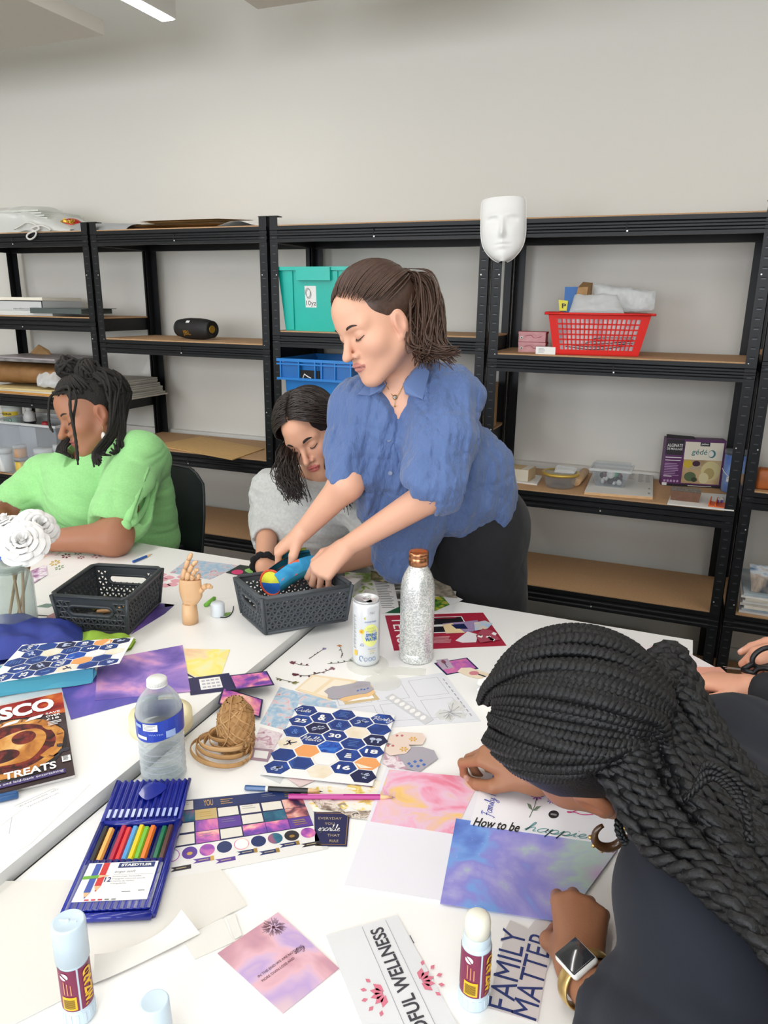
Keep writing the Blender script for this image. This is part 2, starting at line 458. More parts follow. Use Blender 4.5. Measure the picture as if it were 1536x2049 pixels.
def shell(mb,c,wb,db,wt,dt,h,m,th=.003,y0=None):
 """open tapered tub: c is the middle of its foot"""
 def ring(w,d,z):return[V(c[0]+sx*w/2,c[1]+sy*d/2,c[2]+z)for sx,sy in((-1,-1),(1,-1),(1,1),(-1,1))]
 a=ring(wb,db,0);b=ring(wt,dt,h);ai=ring(wb-2*th,db-2*th,th);bi=ring(wt-2*th,dt-2*th,h)
 vs=a+b+ai+bi
 fs=[(0,3,2,1),(8,9,10,11)]
 for i in range(4):
  j=(i+1)%4
  fs+=[(i,j,4+j,4+i),(8+j,8+i,12+i,12+j),(4+i,4+j,12+j,12+i)]
 return mb.add(vs,fs,m)
def rimbar(mb,c,w,d,z,h,t,m):
 for s in(-1,1):
  mb.box((c[0],c[1]+s*d/2,c[2]+z),(w+t,t,h),m);mb.box((c[0]+s*w/2,c[1],c[2]+z),(t,d-t,h),m)
z=zs('C',1);p=atz(574,661,z);q=p+V(.345-.03,0,0)
Hc=pxh(p,0,533);c=V(p[0]+.145,.02+.15,z)
t=thing('storage_crate','turquoise plastic crate with a 10yz label on the second board','crate',c)
mb=MB();shell(mb,(0,0,0),.29,.27,.335,.30,Hc-.012,m_teal);mb.build('crate_body',t)
mb=MB();rimbar(mb,(0,0,0),.345,.31,Hc-.01,.014,.016,m_teal)
mb.box((0,-.16,Hc-.03),(.15,.02,.05),m_teal);mb.build('rim',t)
for x in(-.115,.085):
 MB().hexa([V(x-.012,-.142,.004),V(x+.012,-.142,.004),V(x+.012,-.130,.004),V(x-.012,-.130,.004)],[V(x-.016,-.156,Hc-.02),V(x+.016,-.156,Hc-.02),V(x+.016,-.140,Hc-.02),V(x-.016,-.140,Hc-.02)],m_teal).build('rib',t)
fn=quadfn([V(-.145+.0,-.1353,0),V(.145,-.1353,0),V(.167,-.1503,Hc),V(-.167,-.1503,Hc)],.001)
mb=MB();rect(mb,fn,.345,.37,.505,.70,m_label)
mb.text('10yz',lambda u,v:fn(u,v,.0004),(.355,.38,.50,.475),m_black)
for k in range(3):
 a=[fn(.40+.035*math.cos(g)-.006*k,.575+.07*math.sin(g)+.012*k,.0006)for g in np.linspace(0,2*PI,18)]
 mb.tube(a,.0007,m_grey,4)
mb.build('label_sticker',t)
z=zs('C',2);p=aty(572,790,.02);Htop=aty(556,716,.01)[2]-z
c=V(p[0]+.15,.17,z)
t=thing('storage_crate','bright blue plastic crate with a handle slot under the turquoise one','crate',c)
mb=MB();shell(mb,(0,0,0),.29,.28,.31,.30,Htop-.01,m_blue);mb.build('crate_body',t)
mb=MB()
for zz,hh in((Htop-.006,.012),(Htop-.082,.010),(Htop-.022,.006)):rimbar(mb,(0,0,0),.345,.335,zz,hh,.012,m_blue)
for x in(-.16,-.075,.0,.03,.09,.16):
 mb.box((x,-.168,Htop-.045),(.005,.012,.08),m_blue)
mb.box((-.118,-.164,Htop-.05),(.08,.004,.07),m_blued);mb.box((.09,-.164,Htop-.05),(.14,.004,.07),m_blued)
mb.box((-.03,-.163,Htop-.065),(.09,.004,.04),m_slot)
mb.tube([V(-.06,-.166,Htop-.08),V(-.05,-.17,Htop-.06),V(-.035,-.168,Htop-.07),V(-.02,-.17,Htop-.075)],.0025,m_white,6)
mb.build('rim',t)
z=zs('B',1);p=atz(393,679,z)
m_spk=mat('speaker_mesh','17181a',.6,bump=(500,.3));m_gold=mat('gold_print','c39a3c',.35,metal=.7);m_rub=mat('speaker_rubber','101113',.45)
t=thing('bluetooth_speaker','black cylindrical wireless speaker with gold lettering on the shelf','speaker',p,math.radians(-12))
R0,L0=.047,.105
prof=[(.0,-L0),(.030,-L0),(.036,-L0+.004),(.040,-L0+.012),(.045,-.06),(R0,-.03),(R0,.03),(.045,.06),(.040,L0-.012),(.036,L0-.004),(.034,L0-.002)]
MB().lathe([(r,s)for r,s in prof],m_spk,(0,0,R0),36,axis=(1,0,0)).build('speaker_body',t)
mb=MB()
for s in(-1,1):mb.lathe([(.034,s*(L0-.003)),(.038,s*(L0+.001)),(.036,s*(L0+.004)),(.027,s*(L0+.002)),(.022,s*(L0-.004)),(.0,s*(L0-.002))],m_rub,(0,0,R0),32,axis=(1,0,0))
mb.build('end_cap',t)
mb=MB().lathe([(.016,L0-.002),(.017,L0+.001),(.015,L0+.0015)],m_gold,(0,0,R0),24,axis=(1,0,0))
for k in range(3):
 g=k*2*PI/3+.4;mb.box((L0+.001,.008*math.cos(g),R0+.008*math.sin(g)),(.0015,.006,.006),m_gold,rx=g)
mb.build('passive_radiator',t)
def spk(u,v,r=R0+.0012):
 g=v/R0;x=u;return V(x,-r*math.cos(g),R0+r*math.sin(g))
mb=MB().text('JBL',spk,(-.04,-.034,.012,-.006),m_gold,bold=.03);mb.build('lettering',t)
MB().add([spk(-.022,.028),spk(0,.028),spk(0,.04),spk(-.022,.04)],[(0,1,2,3)],m_label).build('status_light',t)
mb,o=flat([(308,891),(465,921),(529,899),(401,875)],zs('B',2)+.0005,.004,m_kraft)
fnq=quadfn([atz(308,891,zs('B',2)),atz(465,921,zs('B',2)),atz(529,899,zs('B',2)),atz(401,875,zs('B',2))],.0052)
rect(mb,fnq,.02,.9,.98,.905,m_card)
solo(mb,'envelope','large brown envelope lying on the third board behind the woman in green','envelope',o)
m_mask=mat('white_mask','f3f2ef',.55,sss=.02)
def mask_fn(off):
 def f(u,v):
  x=(u-.5)*2;y=(v-.5)*2
  wd=.078*(1.0-.30*max(0,-y)**1.6-.03*max(0,y)**2)*math.sqrt(max(0.0,1-max(0,abs(y)-.86)**2*9))*(math.sqrt(max(.0,1-(max(0,-y-.35)/.68)**2)))
  X=x*wd;Z=y*.106
  d=.058*math.sqrt(max(0,1-.96*x*x))*(1-.22*y*y)
  def g(cx,cz,sx,sz,a):return a*math.exp(-((X-cx)/sx)**2-((Z-cz)/sz)**2)
  d+=g(0,.0,.009,.030,.013)+g(0,-.018,.012,.013,.013)+g(0,.045,.05,.018,.004)
  for s in(-1,1):d+=g(s*.033,.028,.017,.011,-.010)+g(s*.033,.028,.010,.006,.005)+g(s*.036,-.012,.02,.02,.004)+g(s*.034,.044,.02,.006,.005)
  d+=g(0,-.046,.020,.006,.007)+g(0,-.059,.017,.006,.007)-g(0,-.052,.022,.0025,.006)+g(0,-.086,.018,.014,.006)
  return V(X,-d-off,Z)
 return f
p=aty(1006,462,-.012)
t=thing('face_mask','blank white face mask hung at the top of the shelf post','mask',V(p[0],-.006,p[2]))
mb=MB();mb.grid(mask_fn(0),44,56,m_mask);mb.grid(lambda u,v:mask_fn(-.004)(1-u,v),22,28,m_mask)
b=[(.0,k/28)for k in range(29)]
for side in(0,1):
 P=[mask_fn(-.002)(side,k/40)for k in range(41)]
 mb.tube(P,.0022,m_mask,6)
o=mb.build('mask_face',t)
t.rotation_euler=(math.radians(-4),math.radians(-3),math.radians(9))
MB().tube([V(.02,-.035,.098),V(.015,-.008,.088),V(.01,.012,.08)],.0015,m_white,5).build('elastic_string',t)
z=zs('D',1);pl=atz(1107,709.5,z);pr=atz(1276,714,z)
ang=math.atan2(pr[1]-pl[1],pr[0]-pl[0]);Wb=np.linalg.norm(pr-pl);Hb=pxh(pl,0,627);Db=.20
m_red=mat('red_plastic','e0261f',.38)
t=thing('plastic_basket','bright red slatted plastic basket heaped with bags','basket',pl,ang)
Wt,ext=Wb+.055,.022
def bk(x,y,zz):
 k=zz/Hb;return V(Wb/2+(x)*(Wb/2+k*.028),Db/2+y*(Db/2+k*.025),zz)
mb=MB()
def wallgrid(mb,f,nu,nv,u0,u1,v0,v1,bar=.0042):
 """f(u, v) on the wall; frame plus bars"""
 def strip(a,b,c,d):
  P=[f(a,b),f(c,b),f(c,d),f(a,d)];n=nrm(np.cross(P[1]-P[0],P[3]-P[0]))*.0035
  mb.hexa([x for x in P],[x-n for x in P],m_red)
 strip(0,0,1,v0);strip(0,v1,1,1);strip(0,v0,u0,v1);strip(u1,v0,1,v1)
 for i in range(1,nu):
  u=u0+(u1-u0)*i/nu;strip(u-.0065,v0,u+.0065,v1)
 for j in range(1,nv):
  v=v0+(v1-v0)*j/nv;strip(u0,v-.016,u1,v+.016)
wallgrid(mb,lambda u,v:bk(u*2-1,-1,v*Hb),18,6,.085,.915,.13,.88)
wallgrid(mb,lambda u,v:bk(1-u*2,1,v*Hb),18,6,.085,.915,.13,.88)
wallgrid(mb,lambda u,v:bk(1,u*2-1,v*Hb),2,6,.2,.8,.13,.88)
wallgrid(mb,lambda u,v:bk(-1,1-u*2,v*Hb),2,6,.2,.8,.13,.88)
mb.hexa([bk(-1,-1,0),bk(1,-1,0),bk(1,1,0),bk(-1,1,0)],[bk(-1,-1,.004),bk(1,-1,.004),bk(1,1,.004),bk(-1,1,.004)],m_red)
mb.build('basket_body',t)
mb=MB()
for a,b in(((-1,-1),(1,-1)),((1,-1),(1,1)),((1,1),(-1,1)),((-1,1),(-1,-1))):
 A=bk(a[0]*1.03,a[1]*1.05,Hb);B=bk(b[0]*1.03,b[1]*1.05,Hb);d=nrm(B-A)*.008
 mb.tube([A-d,(A+B)/2,B+d],.0085,m_red,8,flat=.5)
mb.build('rim',t)
Rz=rotm(0,0,ang)
def bw(x,y,zz):return pl+Rz@bk(x,y,zz)
m_print=ramp_mat('printed_pages',[(.35,'e9e7e6'),(.5,'f4f2f2'),(.6,'e6d3d6'),(.7,'c9c2c8')],14,6,.4,.6)
mb=MB().hexa([bw(-.9,-.82,.006),bw(.9,-.82,.006),bw(.9,.8,.006),bw(-.9,.8,.006)],[bw(-.92,-.84,Hb*.9),bw(.9,-.84,Hb*.9),bw(.9,.8,Hb*.9),bw(-.92,.8,Hb*.9)],m_print)
for k in range(5):
 P=bez([bw(-.7+.15*k,-.842,.03+.004*k),bw(0,-.845,.02+.01*k),bw(.8,-.842,.04+.006*k)],8);mb.tube(P,.0012,m_black,4)
solo(mb,'paper_stack','stack of printed white papers seen through the red basket grid','papers',bw(0,0,.006))
def lump(mb,fn,nu,nv,m,amp=.005,seed=1,fr=75):
 r=random.Random(seed);ph=[(r.uniform(0,6),r.uniform(0,6),r.uniform(.6,1.7))for _ in range(5)]
 def g(u,v):
  p=fn(u,v);n=sum(1-2*abs(math.sin(fr*c*(p[0]*math.cos(a)+p[2]*math.sin(a))+b+2*math.sin(fr*.3*p[1])))for a,b,c in ph)/3
  return p+V(.3,-.6,1)*amp*n
 return mb.grid(g,nu,nv,m)
def pillow(mb,A,B,C,D,th,m,nu=20,nv=14,amp=.004,seed=1,up=None):
 """soft closed bag over the quad A B C D"""
 A,B,C,D=(np.array(x,float)for x in(A,B,C,D));n=nrm(np.cross(B-A,D-A))if up is None else nrm(up)
 def f(sg):
  def g(u,v):
   e=(1-(2*u-1)**6)*(1-(2*v-1)**6)
   return(A*(1-u)+B*u)*(1-v)+(D*(1-u)+C*u)*v+n*sg*th*e**.5
  return g
 lump(mb,f(1),nu,nv,m,amp,seed);lump(mb,f(-1),nu,nv,m,amp,seed);return mb
yb=bw(0,0,0)[1]
def by(x,y,dy=0.0):return aty(x,y,yb+dy)
mb=pillow(MB(),by(1137,628,-.05),by(1250,628,-.05),by(1235,590,-.02),by(1150,588,-.02),.018,m_bag,seed=3)
solo(mb,'plastic_bag','crumpled translucent bag bulging at the front of the red basket','bag',by(1190,628,-.04))
mb=pillow(MB(),by(1190,626,.03),by(1308,620,.03),by(1313,582,.05),by(1188,566,.05),.014,m_bag,seed=5,amp=.005)
mb.prism([by(1195,622,.05),by(1306,618,.05),by(1311,584,.06),by(1200,572,.06)],.003,m_white,(0,1,0))
solo(mb,'plastic_bag','wide clear bag with white sheets sticking out of the right of the basket','bag',by(1250,622,.04))
A=by(1150,588,.04)
mb=MB().hexa([by(1150,600,.0),by(1172,602,.0),by(1182,600,.07),by(1160,598,.07)],[by(1156,575,.0),by(1176,574,.0),by(1186,566,.07),by(1166,564,.07)],m_card)
solo(mb,'cardboard_box','small brown carton poking out of the red basket','box',by(1165,600,.03))
mb=MB().prism([by(1127,625,.05),by(1150,625,.05),by(1160,574,.06),by(1130,574,.06)],.012,m_blued,(0,1,0))
solo(mb,'folder','blue folder standing at the back left of the red basket','folder',by(1140,625,.05))
m_yel=mat('yellow_card','d8d046',.6)
P=[by(1119,623,-.06),by(1133,623,-.06),by(1136,602,-.055),by(1117,600,-.055)]
mb=MB().prism(P,.003,m_yel,(0,1,0));f=quadfn(P,.0006);rect(mb,f,.03,0,.97,.06,m_black);mb.text('P',f,(.35,.28,.85,.72),m_black,bold=.03)
solo(mb,'card','yellow card with a black letter P at the left rim of the red basket','card',P[0])
m_pink=mat('pink_box','c98f93',.55,noise=(50,'d7a6a6',.6));m_pinkt=mat('pink_box_lid','b2525c',.5)
pa=atz(1036,704,z);hb=.037
for k,(dx,lab)in enumerate(((0,'pink cardboard box at the bottom of the pair beside the red basket'),(-.001,'pink cardboard box on top of another beside the red basket'))):
 t=thing('pink_box',lab,'box',pa+V(dx,0,k*(hb+.001)),.05,'pink boxes')
 MB().box((.05,.035,hb/2-.004),(.10,.07,hb-.008),m_pink).build('box_body',t)
 mb=MB().box((.05,.035,hb-.004),(.103,.073,.008),m_pinkt);mb.box((.05,-.001,hb-.006),(.10,.004,.010),m_pink);mb.build('lid',t)
 mb=MB().lathe([(.0055,0),(.0055,.002),(.003,.003),(.0,.003)],m_label,(.012,-.0005,hb*.4),14,axis=(0,-1,0));mb.lathe([(.0028,.002),(.0025,.0035),(0,.0035)],m_black,(.012,-.0005,hb*.4),12,axis=(0,-1,0));mb.build('eyelet',t)
 mb=MB().tube(bez([V(.022,-.001,.02),V(.045,-.0012,.024),V(.06,-.001,.014),V(.085,-.001,.02)],10),.0009,m_pinkt,4);mb.build('thread',t)
pa=atz(1071,708.5,z)
mb=MB().box((pa[0]+.035,pa[1]+.02,z+.0135),(.07,.04,.026),m_label)
f=quadfn([pa+V(.002,-.0003,0),pa+V(.04,-.0003,0),pa+V(.04,-.0003,.026),pa+V(.002,-.0003,.026)])
lines(mb,f,.2,.85,.75,.16,4,.05,m_grey)
solo(mb,'small_box','little white printed box in front of the pink boxes','box',pa)
z=zs('D',2)
def q5(x,y,zz=None):return atz(940+x/2.577,860+y/2.577,z if zz is None else zz)
def q8(x,y,zz=None):return atz(1260+x/5.565,840+y/5.565,z if zz is None else zz)
mb=MB().prism([q5(150,262),q5(345,287),q5(372,245),q5(205,215)],.006,m_label);solo(mb,'tile','thin white tile under the small carton','tile',q5(250,260))
a=q5(178,256,z+.0065);b=q5(298,269,z+.0065);d=V(.012,.085,0);h=pxh(a,0,860+196/2.577)
t=thing('small_carton','small beige carton with tape on the white tile','box',a)
mb=MB().hexa([a-a,b-a,b+d-a,d],[V(0,0,h),b-a+V(0,0,h),b+d-a+V(0,0,h),d+V(0,0,h)],mat('beige_carton','c9b089',.75));mb.build('carton',t)
fb=quadfn([V(0,0,0),b-a,b-a+V(0,0,h),V(0,0,h)],.0004);mb=MB();rect(mb,fb,.01,.02,.99,.98,mat('carton_front','ded8c8',.7));mb.build('front_label',t)
fb=quadfn([V(0,0,h),b-a+V(0,0,h),b-a+d+V(0,0,h),d+V(0,0,h)],.0005);mb=MB();rect(mb,fb,.68,0,.98,1,mat('tape_pale','d9d2c4',.3));mb.build('tape',t)
p=q5(462,292);rr=.066
t=thing('plastic_tub','round clear tub with a gold rimmed lid full of green and brown pieces','tub',p)
m_gl=mat('gold_lid','c9a94a',.3,metal=.35)
MB().lathe([(.052,0),(.054,.002),(.062,.05),(.060,.05),(.051,.004),(0,.004)],m_clear,(0,0,0),36).build('tub_body',t)
MB().lathe([(.060,.048),(.070,.049),(.071,.056),(.066,.059),(.060,.058),(.058,.055)],m_gl,(0,0,0),36).build('lid_rim',t)
MB().lathe([(.0,.056),(.060,.056),(.060,.057),(0,.057)],m_clear,(0,0,0),36).build('lid',t)
pc=[mat('clay_green','86b83c',.6),mat('clay_brown','b98c5e',.6),mat('clay_tan','d6b48a',.6),mat('clay_orange','c98a50',.6)]
r=random.Random(4)
for k,(x,y,zz,s,mi)in enumerate([(-.025,-.022,.02,.02,0),(-.018,-.028,.035,.014,0),(.018,-.03,.02,.02,1),(.03,-.012,.03,.018,2),(.0,.02,.02,.022,3),(.015,-.01,.042,.013,2),(-.03,.01,.03,.016,1),(-.005,-.035,.012,.012,2),(.035,.02,.02,.018,1)]):
 mb=MB().ball((0,0,0),(s,s*.8,s*.75),pc[mi],12,8)
 solo(mb,'clay_piece',['green clay lump low in the gold lidded tub','small green clay lump resting on another in the tub','brown clay lump at the front of the gold lidded tub','tan clay lump at the right inside the tub','orange clay lump at the back of the tub','tan clay lump highest in the tub','brown clay lump at the left of the tub','tan clay pellet at the foot of the tub','brown clay lump at the far right of the tub'][k],'clay',p+V(x,y,zz+.0),'clay pieces in the tub')
 bpy.context.view_layer.update
pb=p+V(-.022,-.02,.0592)
mb=pillow(MB(),pb,pb+V(.075,.0,.0),pb+V(.08,.05,.012),pb+V(-.002,.05,.016),.009,m_bag,seed=8,amp=.002);mb.prism([pb+V(.008,.008,.004),pb+V(.05,.008,.004),pb+V(.05,.03,.01),pb+V(.008,.03,.01)],.004,m_grey)
solo(mb,'plastic_bag','tiny zip bag lying on the gold lid of the tub','bag',pb)
a=q5(543,292);b=q5(590,240);u=nrm(b-a)
mb=MB().lathe([(0,0),(.014,0),(.0175,.003),(.0175,np.linalg.norm(b-a)*1.0),(.014,np.linalg.norm(b-a)+.003),(0,np.linalg.norm(b-a)+.003)],mat('pale_wood','d8b488',.5,noise=(30,'c9a06e',.6)),a+V(0,0,.0176),20,axis=u)
solo(mb,'wooden_roller','short wooden roller beside the round tub','roller',a+V(0,0,0))
P=[q5(588,333),q5(940,360),q5(943,244),q5(640,218)]
t=thing('wooden_board','thin wooden board covered by a grey newspaper page','board',P[0]);mb=MB().prism([x-P[0]for x in P],.009,mat('pale_wood','d8b488',.5));mb.build('board',t)
P2=[x+V(0,0,.0093)for x in(P[0],P[1],P[2],P[3])]
mb=MB().prism(P2,.0008,mat('newsprint','d3d2cd',.8));f=quadfn(P2,.0011)
for(u0,u1,v0,n)in((.05,.3,.9,9),(.36,.6,.6,6),(.76,.85,.95,8),(.88,.96,.95,8),(.6,.7,.95,6)):lines(mb,f,u0,u1,v0,.05,n,.018,m_grey,n)
rect(mb,f,.93,.1,.96,.16,m_grey);rect(mb,f,.93,.3,.96,.35,m_grey)
solo(mb,'newspaper_page','grey newspaper page lying under the clear lidded box','newspaper',P2[0])
a=q5(640,285,z+.0105);b=q5(768,301,z+.0105);W_=np.linalg.norm(b-a);H_=pxh(a,0,860+196/2.577)
cc=(a+b)/2+V(0.01,.045,0)
t=thing('clear_box','clear plastic lidded box holding dark and white bits on the newspaper','box',cc)
mb=MB();shell(mb,(0,0,0),W_+.01,.09,W_+.05,.12,H_,m_clear,.002);mb.build('box_body',t)
mb=MB();rimbar(mb,(0,0,0),W_+.055,.125,H_-.002,.008,.005,m_frost);mb.box((0,0,H_+.008),(W_+.04,.11,.008),m_clear);mb.build('lid',t)
r=random.Random(11)
bits=[mat('bit_white','d8d6d0',.5),mat('bit_dark','2c2a2c',.4),mat('bit_green','4c9a72',.4),mat('bit_mauve','7c5c66',.5)]
mb=MB()
for k in range(60):
 s=r.uniform(.006,.012);mb.ball((cc[0]+r.uniform(-1,1)*(W_/2-.012),cc[1]+r.uniform(-.034,.034),cc[2]+.012+r.uniform(0,H_*.45)),(s*1.4,s,s*.7),r.choice(bits[:2]+bits[1:2]+bits[3:]),8,6,rotm(r.random()*3,r.random()*3,r.random()*3))
mb.lathe([(0,0),(.016,0),(.016,.01),(0,.01)],bits[0],cc+V(.0,-.03,.045),16,axis=(.1,-1,.4));mb.lathe([(0,0),(.012,0),(.012,.012),(0,.012)],bits[2],cc+V(.016,-.024,.046),16,axis=(.1,-1,.4))
solo(mb,'craft_bits','dark and white craft bits heaped inside the clear lidded box','craft bits',cc+V(0,0,.004),kind='stuff')
BLp=q8(345,728);BRp=q8(1000,765)
hh=pxh(BLp,0,877);dep=nrm(np.cross((0,0,1),BRp-BLp))*.055;top=V(0,0,hh)
m_pur=mat('purple_card','5d2a63',.5);m_dk=mat('charcoal_card','26222a',.5);m_photo=ramp_mat('photo_beige',[(.3,'a58c6a'),(.5,'c2a67c'),(.7,'d2bb92')],10,4,.3,.4)
t=thing('boxed_kit','purple and white moulding powder carton with fruit picture','box',BLp)
o=BLp;u=BRp-BLp
MB().hexa([V(0,0,0),u,u+dep,dep],[top,u+top,u+dep+top,dep+top],m_pur).build('carton',t)
f=quadfn([V(0,0,0),u,u+top,top],.0005)
mb=MB();rect(mb,f,.0,.0,1,1,m_pur);rect(mb,f,.01,.66,.31,.99,m_dk,.0003);rect(mb,f,.33,.58,.97,.95,m_cream,.0003);rect(mb,f,.33,.075,.97,.58,m_photo,.0003);rect(mb,f,0,0,1,.05,m_dk,.0003)
F=lambda h:(lambda a,b:f(a,b,h))
mb.text('ALGINATE',F(.0006),(.03,.83,.29,.895),m_label,bold=.01);mb.text('DE MOULAGE',F(.0006),(.03,.765,.29,.81),m_label,bold=.01)
mb.text('gédé',F(.0006),(.45,.66,.71,.80),mat('teal_print','3d7f84',.5),shear=.1,bold=.01)
disc(mb,f,.79,.715,.062,.082,mat('teal_print','3d7f84',.5),h=.0006);disc(mb,f,.775,.715,.045,.062,m_cream,h=.0009);disc(mb,f,.782,.72,.03,.045,m_label,h=.0011)
rect(mb,f,.58,.87,.74,.95,m_dk,.0006);mb.text('pebeo',F(.0009),(.60,.885,.72,.935),m_label,bold=.02)
rect(mb,f,.02,.60,.29,.615,m_label,.0006);rect(mb,f,.02,.54,.28,.555,m_label,.0006);lines(mb,f,.02,.29,.47,.035,8,.012,mat('lilac_print','b99ac0',.5),3,.0006);lines(mb,f,.02,.2,.2,.03,1,.012,m_label,4,.0006)
for k in range(5):rect(mb,f,.03+.055*k,.085,.065+.055*k,.13,mat('lilac_print','b99ac0',.5),.0006)
rect(mb,f,.01,.01,.09,.07,m_label,.0006);rect(mb,f,.45,.02,.85,.032,m_label,.0006)
disc(mb,f,.52,.42,.17,.05,mat('plate','b9a88c',.4),h=.0005);disc(mb,f,.41,.48,.075,.085,mat('lemon','cdb23c',.4),h=.0007);disc(mb,f,.55,.50,.065,.06,mat('plum','43283e',.4),h=.0007)
disc(mb,f,.80,.36,.16,.20,mat('mould','d2c792',.5),h=.0007);disc(mb,f,.78,.30,.09,.12,mat('mould_in','b09e66',.5),h=.0009);disc(mb,f,.47,.22,.10,.10,mat('avocado','56694a',.4),h=.0009);disc(mb,f,.545,.16,.05,.05,mat('avocado_dark','35412f',.4),h=.0011);disc(mb,f,.70,.20,.085,.115,mat('pear_cast','d8d0a4',.5),h=.0011)
mb.build('printed_front',t)
mb=MB();ft=quadfn([top,u+top,u+dep+top,dep+top],.001);mb.poly([ft(0,0),ft(.5,0),ft(.48,.5,.006),ft(.02,.6,.01)],m_dk);mb.build('lid_flap',t)
P=[q8(412,945),q8(1155,1020),q8(1175,850),q8(470,800)]
mb=MB().prism(P,.004,m_label);solo(mb,'tray','flat white tray under the brick and the orange holder','tray',P[0])
zt_=z+.0045
A=[q8(450,890,zt_),q8(765,924,zt_)];ub=A[1]-A[0];db=nrm(np.cross((0,0,1),ub))*.06;hb=pxh(A[0],0,840+783/5.565)
mb=MB().hexa([A[0],A[1],A[1]+db,A[0]+db],[A[0]-ub*.035-db*.1+V(0,0,hb),A[1]+ub*.04-db*.1+V(0,0,hb),A[1]+ub*.04+db*1.1+V(0,0,hb),A[0]-ub*.035+db*1.1+V(0,0,hb)],mat('brown_block','7d5c4a',.7,noise=(40,'6a4a3a',.6)))
f=quadfn([A[0]-ub*.035-db*.1+V(0,0,hb),A[1]+ub*.04-db*.1+V(0,0,hb),A[1]+ub*.04+db*1.1+V(0,0,hb),A[0]-ub*.035+db*1.1+V(0,0,hb)],.0005);rect(mb,f,0,0,1,1,mat('speckled_top','9d968e',.6,noise=(150,'5d5650',.9)))
solo(mb,'clay_block','brown block with a speckled grey top in front of the purple carton','block',A[0])
A=[q8(868,962,zt_),q8(1100,992,zt_)];ub=A[1]-A[0];db=nrm(np.cross((0,0,1),ub))*.07
m_or=mat('orange_plastic','e0662a',.4)
t=thing('plastic_holder','orange plastic holder with upright sides on the white tray','holder',A[0])
mb=MB().hexa([V(0,0,0),ub,ub+db,db],[V(0,0,.003),ub+V(0,0,.003),ub+db+V(0,0,.003),db+V(0,0,.003)],m_or);mb.build('base_plate',t)
for k in(0.03,.34,.97):
 c_=ub*k;e=nrm(ub)*.0015
 MB().hexa([c_-e,c_+e,c_+e+db,c_-e+db],[c_-e+V(0,0,.012),c_+e+V(0,0,.012),c_+e+db+V(0,0,.02),c_-e+db+V(0,0,.02)],m_or).build('side_wall',t)
m_vio=mat('violet_cap','6d3fae',.35)
for k,(x,lab)in enumerate(((975,'left white marker with violet cap in the orange holder'),(1018,'right white marker with violet cap in the orange holder'))):
 a=q8(x,915,zt_+.0075)+V(0,0,0);d=nrm(db+V(-.002,0,.0))
 t=thing('marker_pen',lab,'marker',a,0,'white markers with violet caps')
 MB().lathe([(0,.018),(.0036,.018),(.0036,.058),(0,.058)],m_label,(0,0,0),14,axis=d).build('barrel',t)
 MB().lathe([(0,0),(.0034,.001),(.0038,.003),(.0038,.018),(0,.018)],m_vio,(0,0,0),14,axis=d).build('cap',t)
p=(q8(1040,800)+q8(1235,815))/2+V(.0,.02,.0);rb=.0415;hb=pxh(p-V(0,.0,0),0,840+345/5.565)
t=thing('lidded_canister','tall translucent blue canister with a grey lid and wire handle','canister',p)
m_bc=mat('canister_blue','7f9fd6',.3,noise=(16,'4668c2',.8),coat=.3)
MB().lathe([(0,0),(rb-.002,0),(rb,.003),(rb,hb-.01),(0,hb-.01)],m_bc,(0,0,0),36).build('canister_body',t)
MB().lathe([(0,hb+.004),(rb+.0015,hb+.004),(rb+.002,hb-.012),(0,hb-.012)][::-1],mat('canister_lid','5e666e',.35),(0,0,0),36).build('lid',t)
MB().tube([V(math.sin(a)*(rb+.003),-math.cos(a)*(rb+.003),hb*.55-.03*math.cos(a)**2*1.0)for a in np.linspace(-1.5,1.5,20)],.0016,m_label,6).build('handle',t)
mb=MB()
def cyl(u,v,off=.0012):return V(math.sin(u)*(rb+off),-math.cos(u)*(rb+off),v)
n=8
for i in range(n):
 a0=-.7+1.3*i/n;a1=-.7+1.3*(i+1)/n;mb.add([cyl(a0,hb*.27),cyl(a1,hb*.27),cyl(a1,hb*.39),cyl(a0,hb*.39)],[(0,1,2,3)],m_label)
mb.text('JOVI',lambda u,v:cyl(u,v,.002),(-.6,hb*.34,0,hb*.37),m_black);mb.build('label_sticker',t)
z=zs('D',4)
m_news=mat('old_newsprint','a9a391',.85,noise=(30,'8d8776',.7))
a=V(1.88,.03,z)
mb=MB()
for k in range(6):mb.box((2.24+.004*(k%3),.2,z+.006+.011*k),(.60-.006*k,.33,.0105),m_news,rz=.01*(k%3-1))
f=quadfn([V(1.95,.045,z+.0665),V(2.5,.045,z+.0665),V(2.5,.36,z+.0665),V(1.95,.36,z+.0665)],.0015)
for k in range(5):lines(mb,f,.03+.19*k,.2+.19*k,.9,.06,13,.03,m_grey,k)
solo(mb,'newspaper_pile','pile of yellowed newspapers on the floor board behind the braided head','newspapers',V(2.24,.2,z))
mb=MB();c=V(2.64,.14,z);shell(mb,c,.10,.18,.12,.20,.05,m_clear,.002);solo(mb,'plastic_tray','clear plastic tray on the floor board right of the newspaper pile','tray',c)
z=zs('E',3);x0=2.735+.05
cov=['c9cdd2','8fa3b3','e2dcd0','b8b2a8','d8d8d6','cfc8b8','e6e4e0','9fb2bd']
labs=['lowest','second','third','fourth','fifth','sixth','seventh','topmost']
for k in range(8):
 mb=MB().box((x0+.11+.003*(k%3),.16,z+.005+k*.0095),(.215,.28,.009),mat('magazine_cover_%d'%k,cov[k],.45,noise=(12,'ffffff',.4)),rz=.03*((k*7)%3-1))
 solo(mb,'magazine','%s magazine in the stack on the unit at the right edge'%labs[k],'magazine',V(x0+.11,.16,z+k*.0095),'magazines stacked at the right edge')
mb=MB()
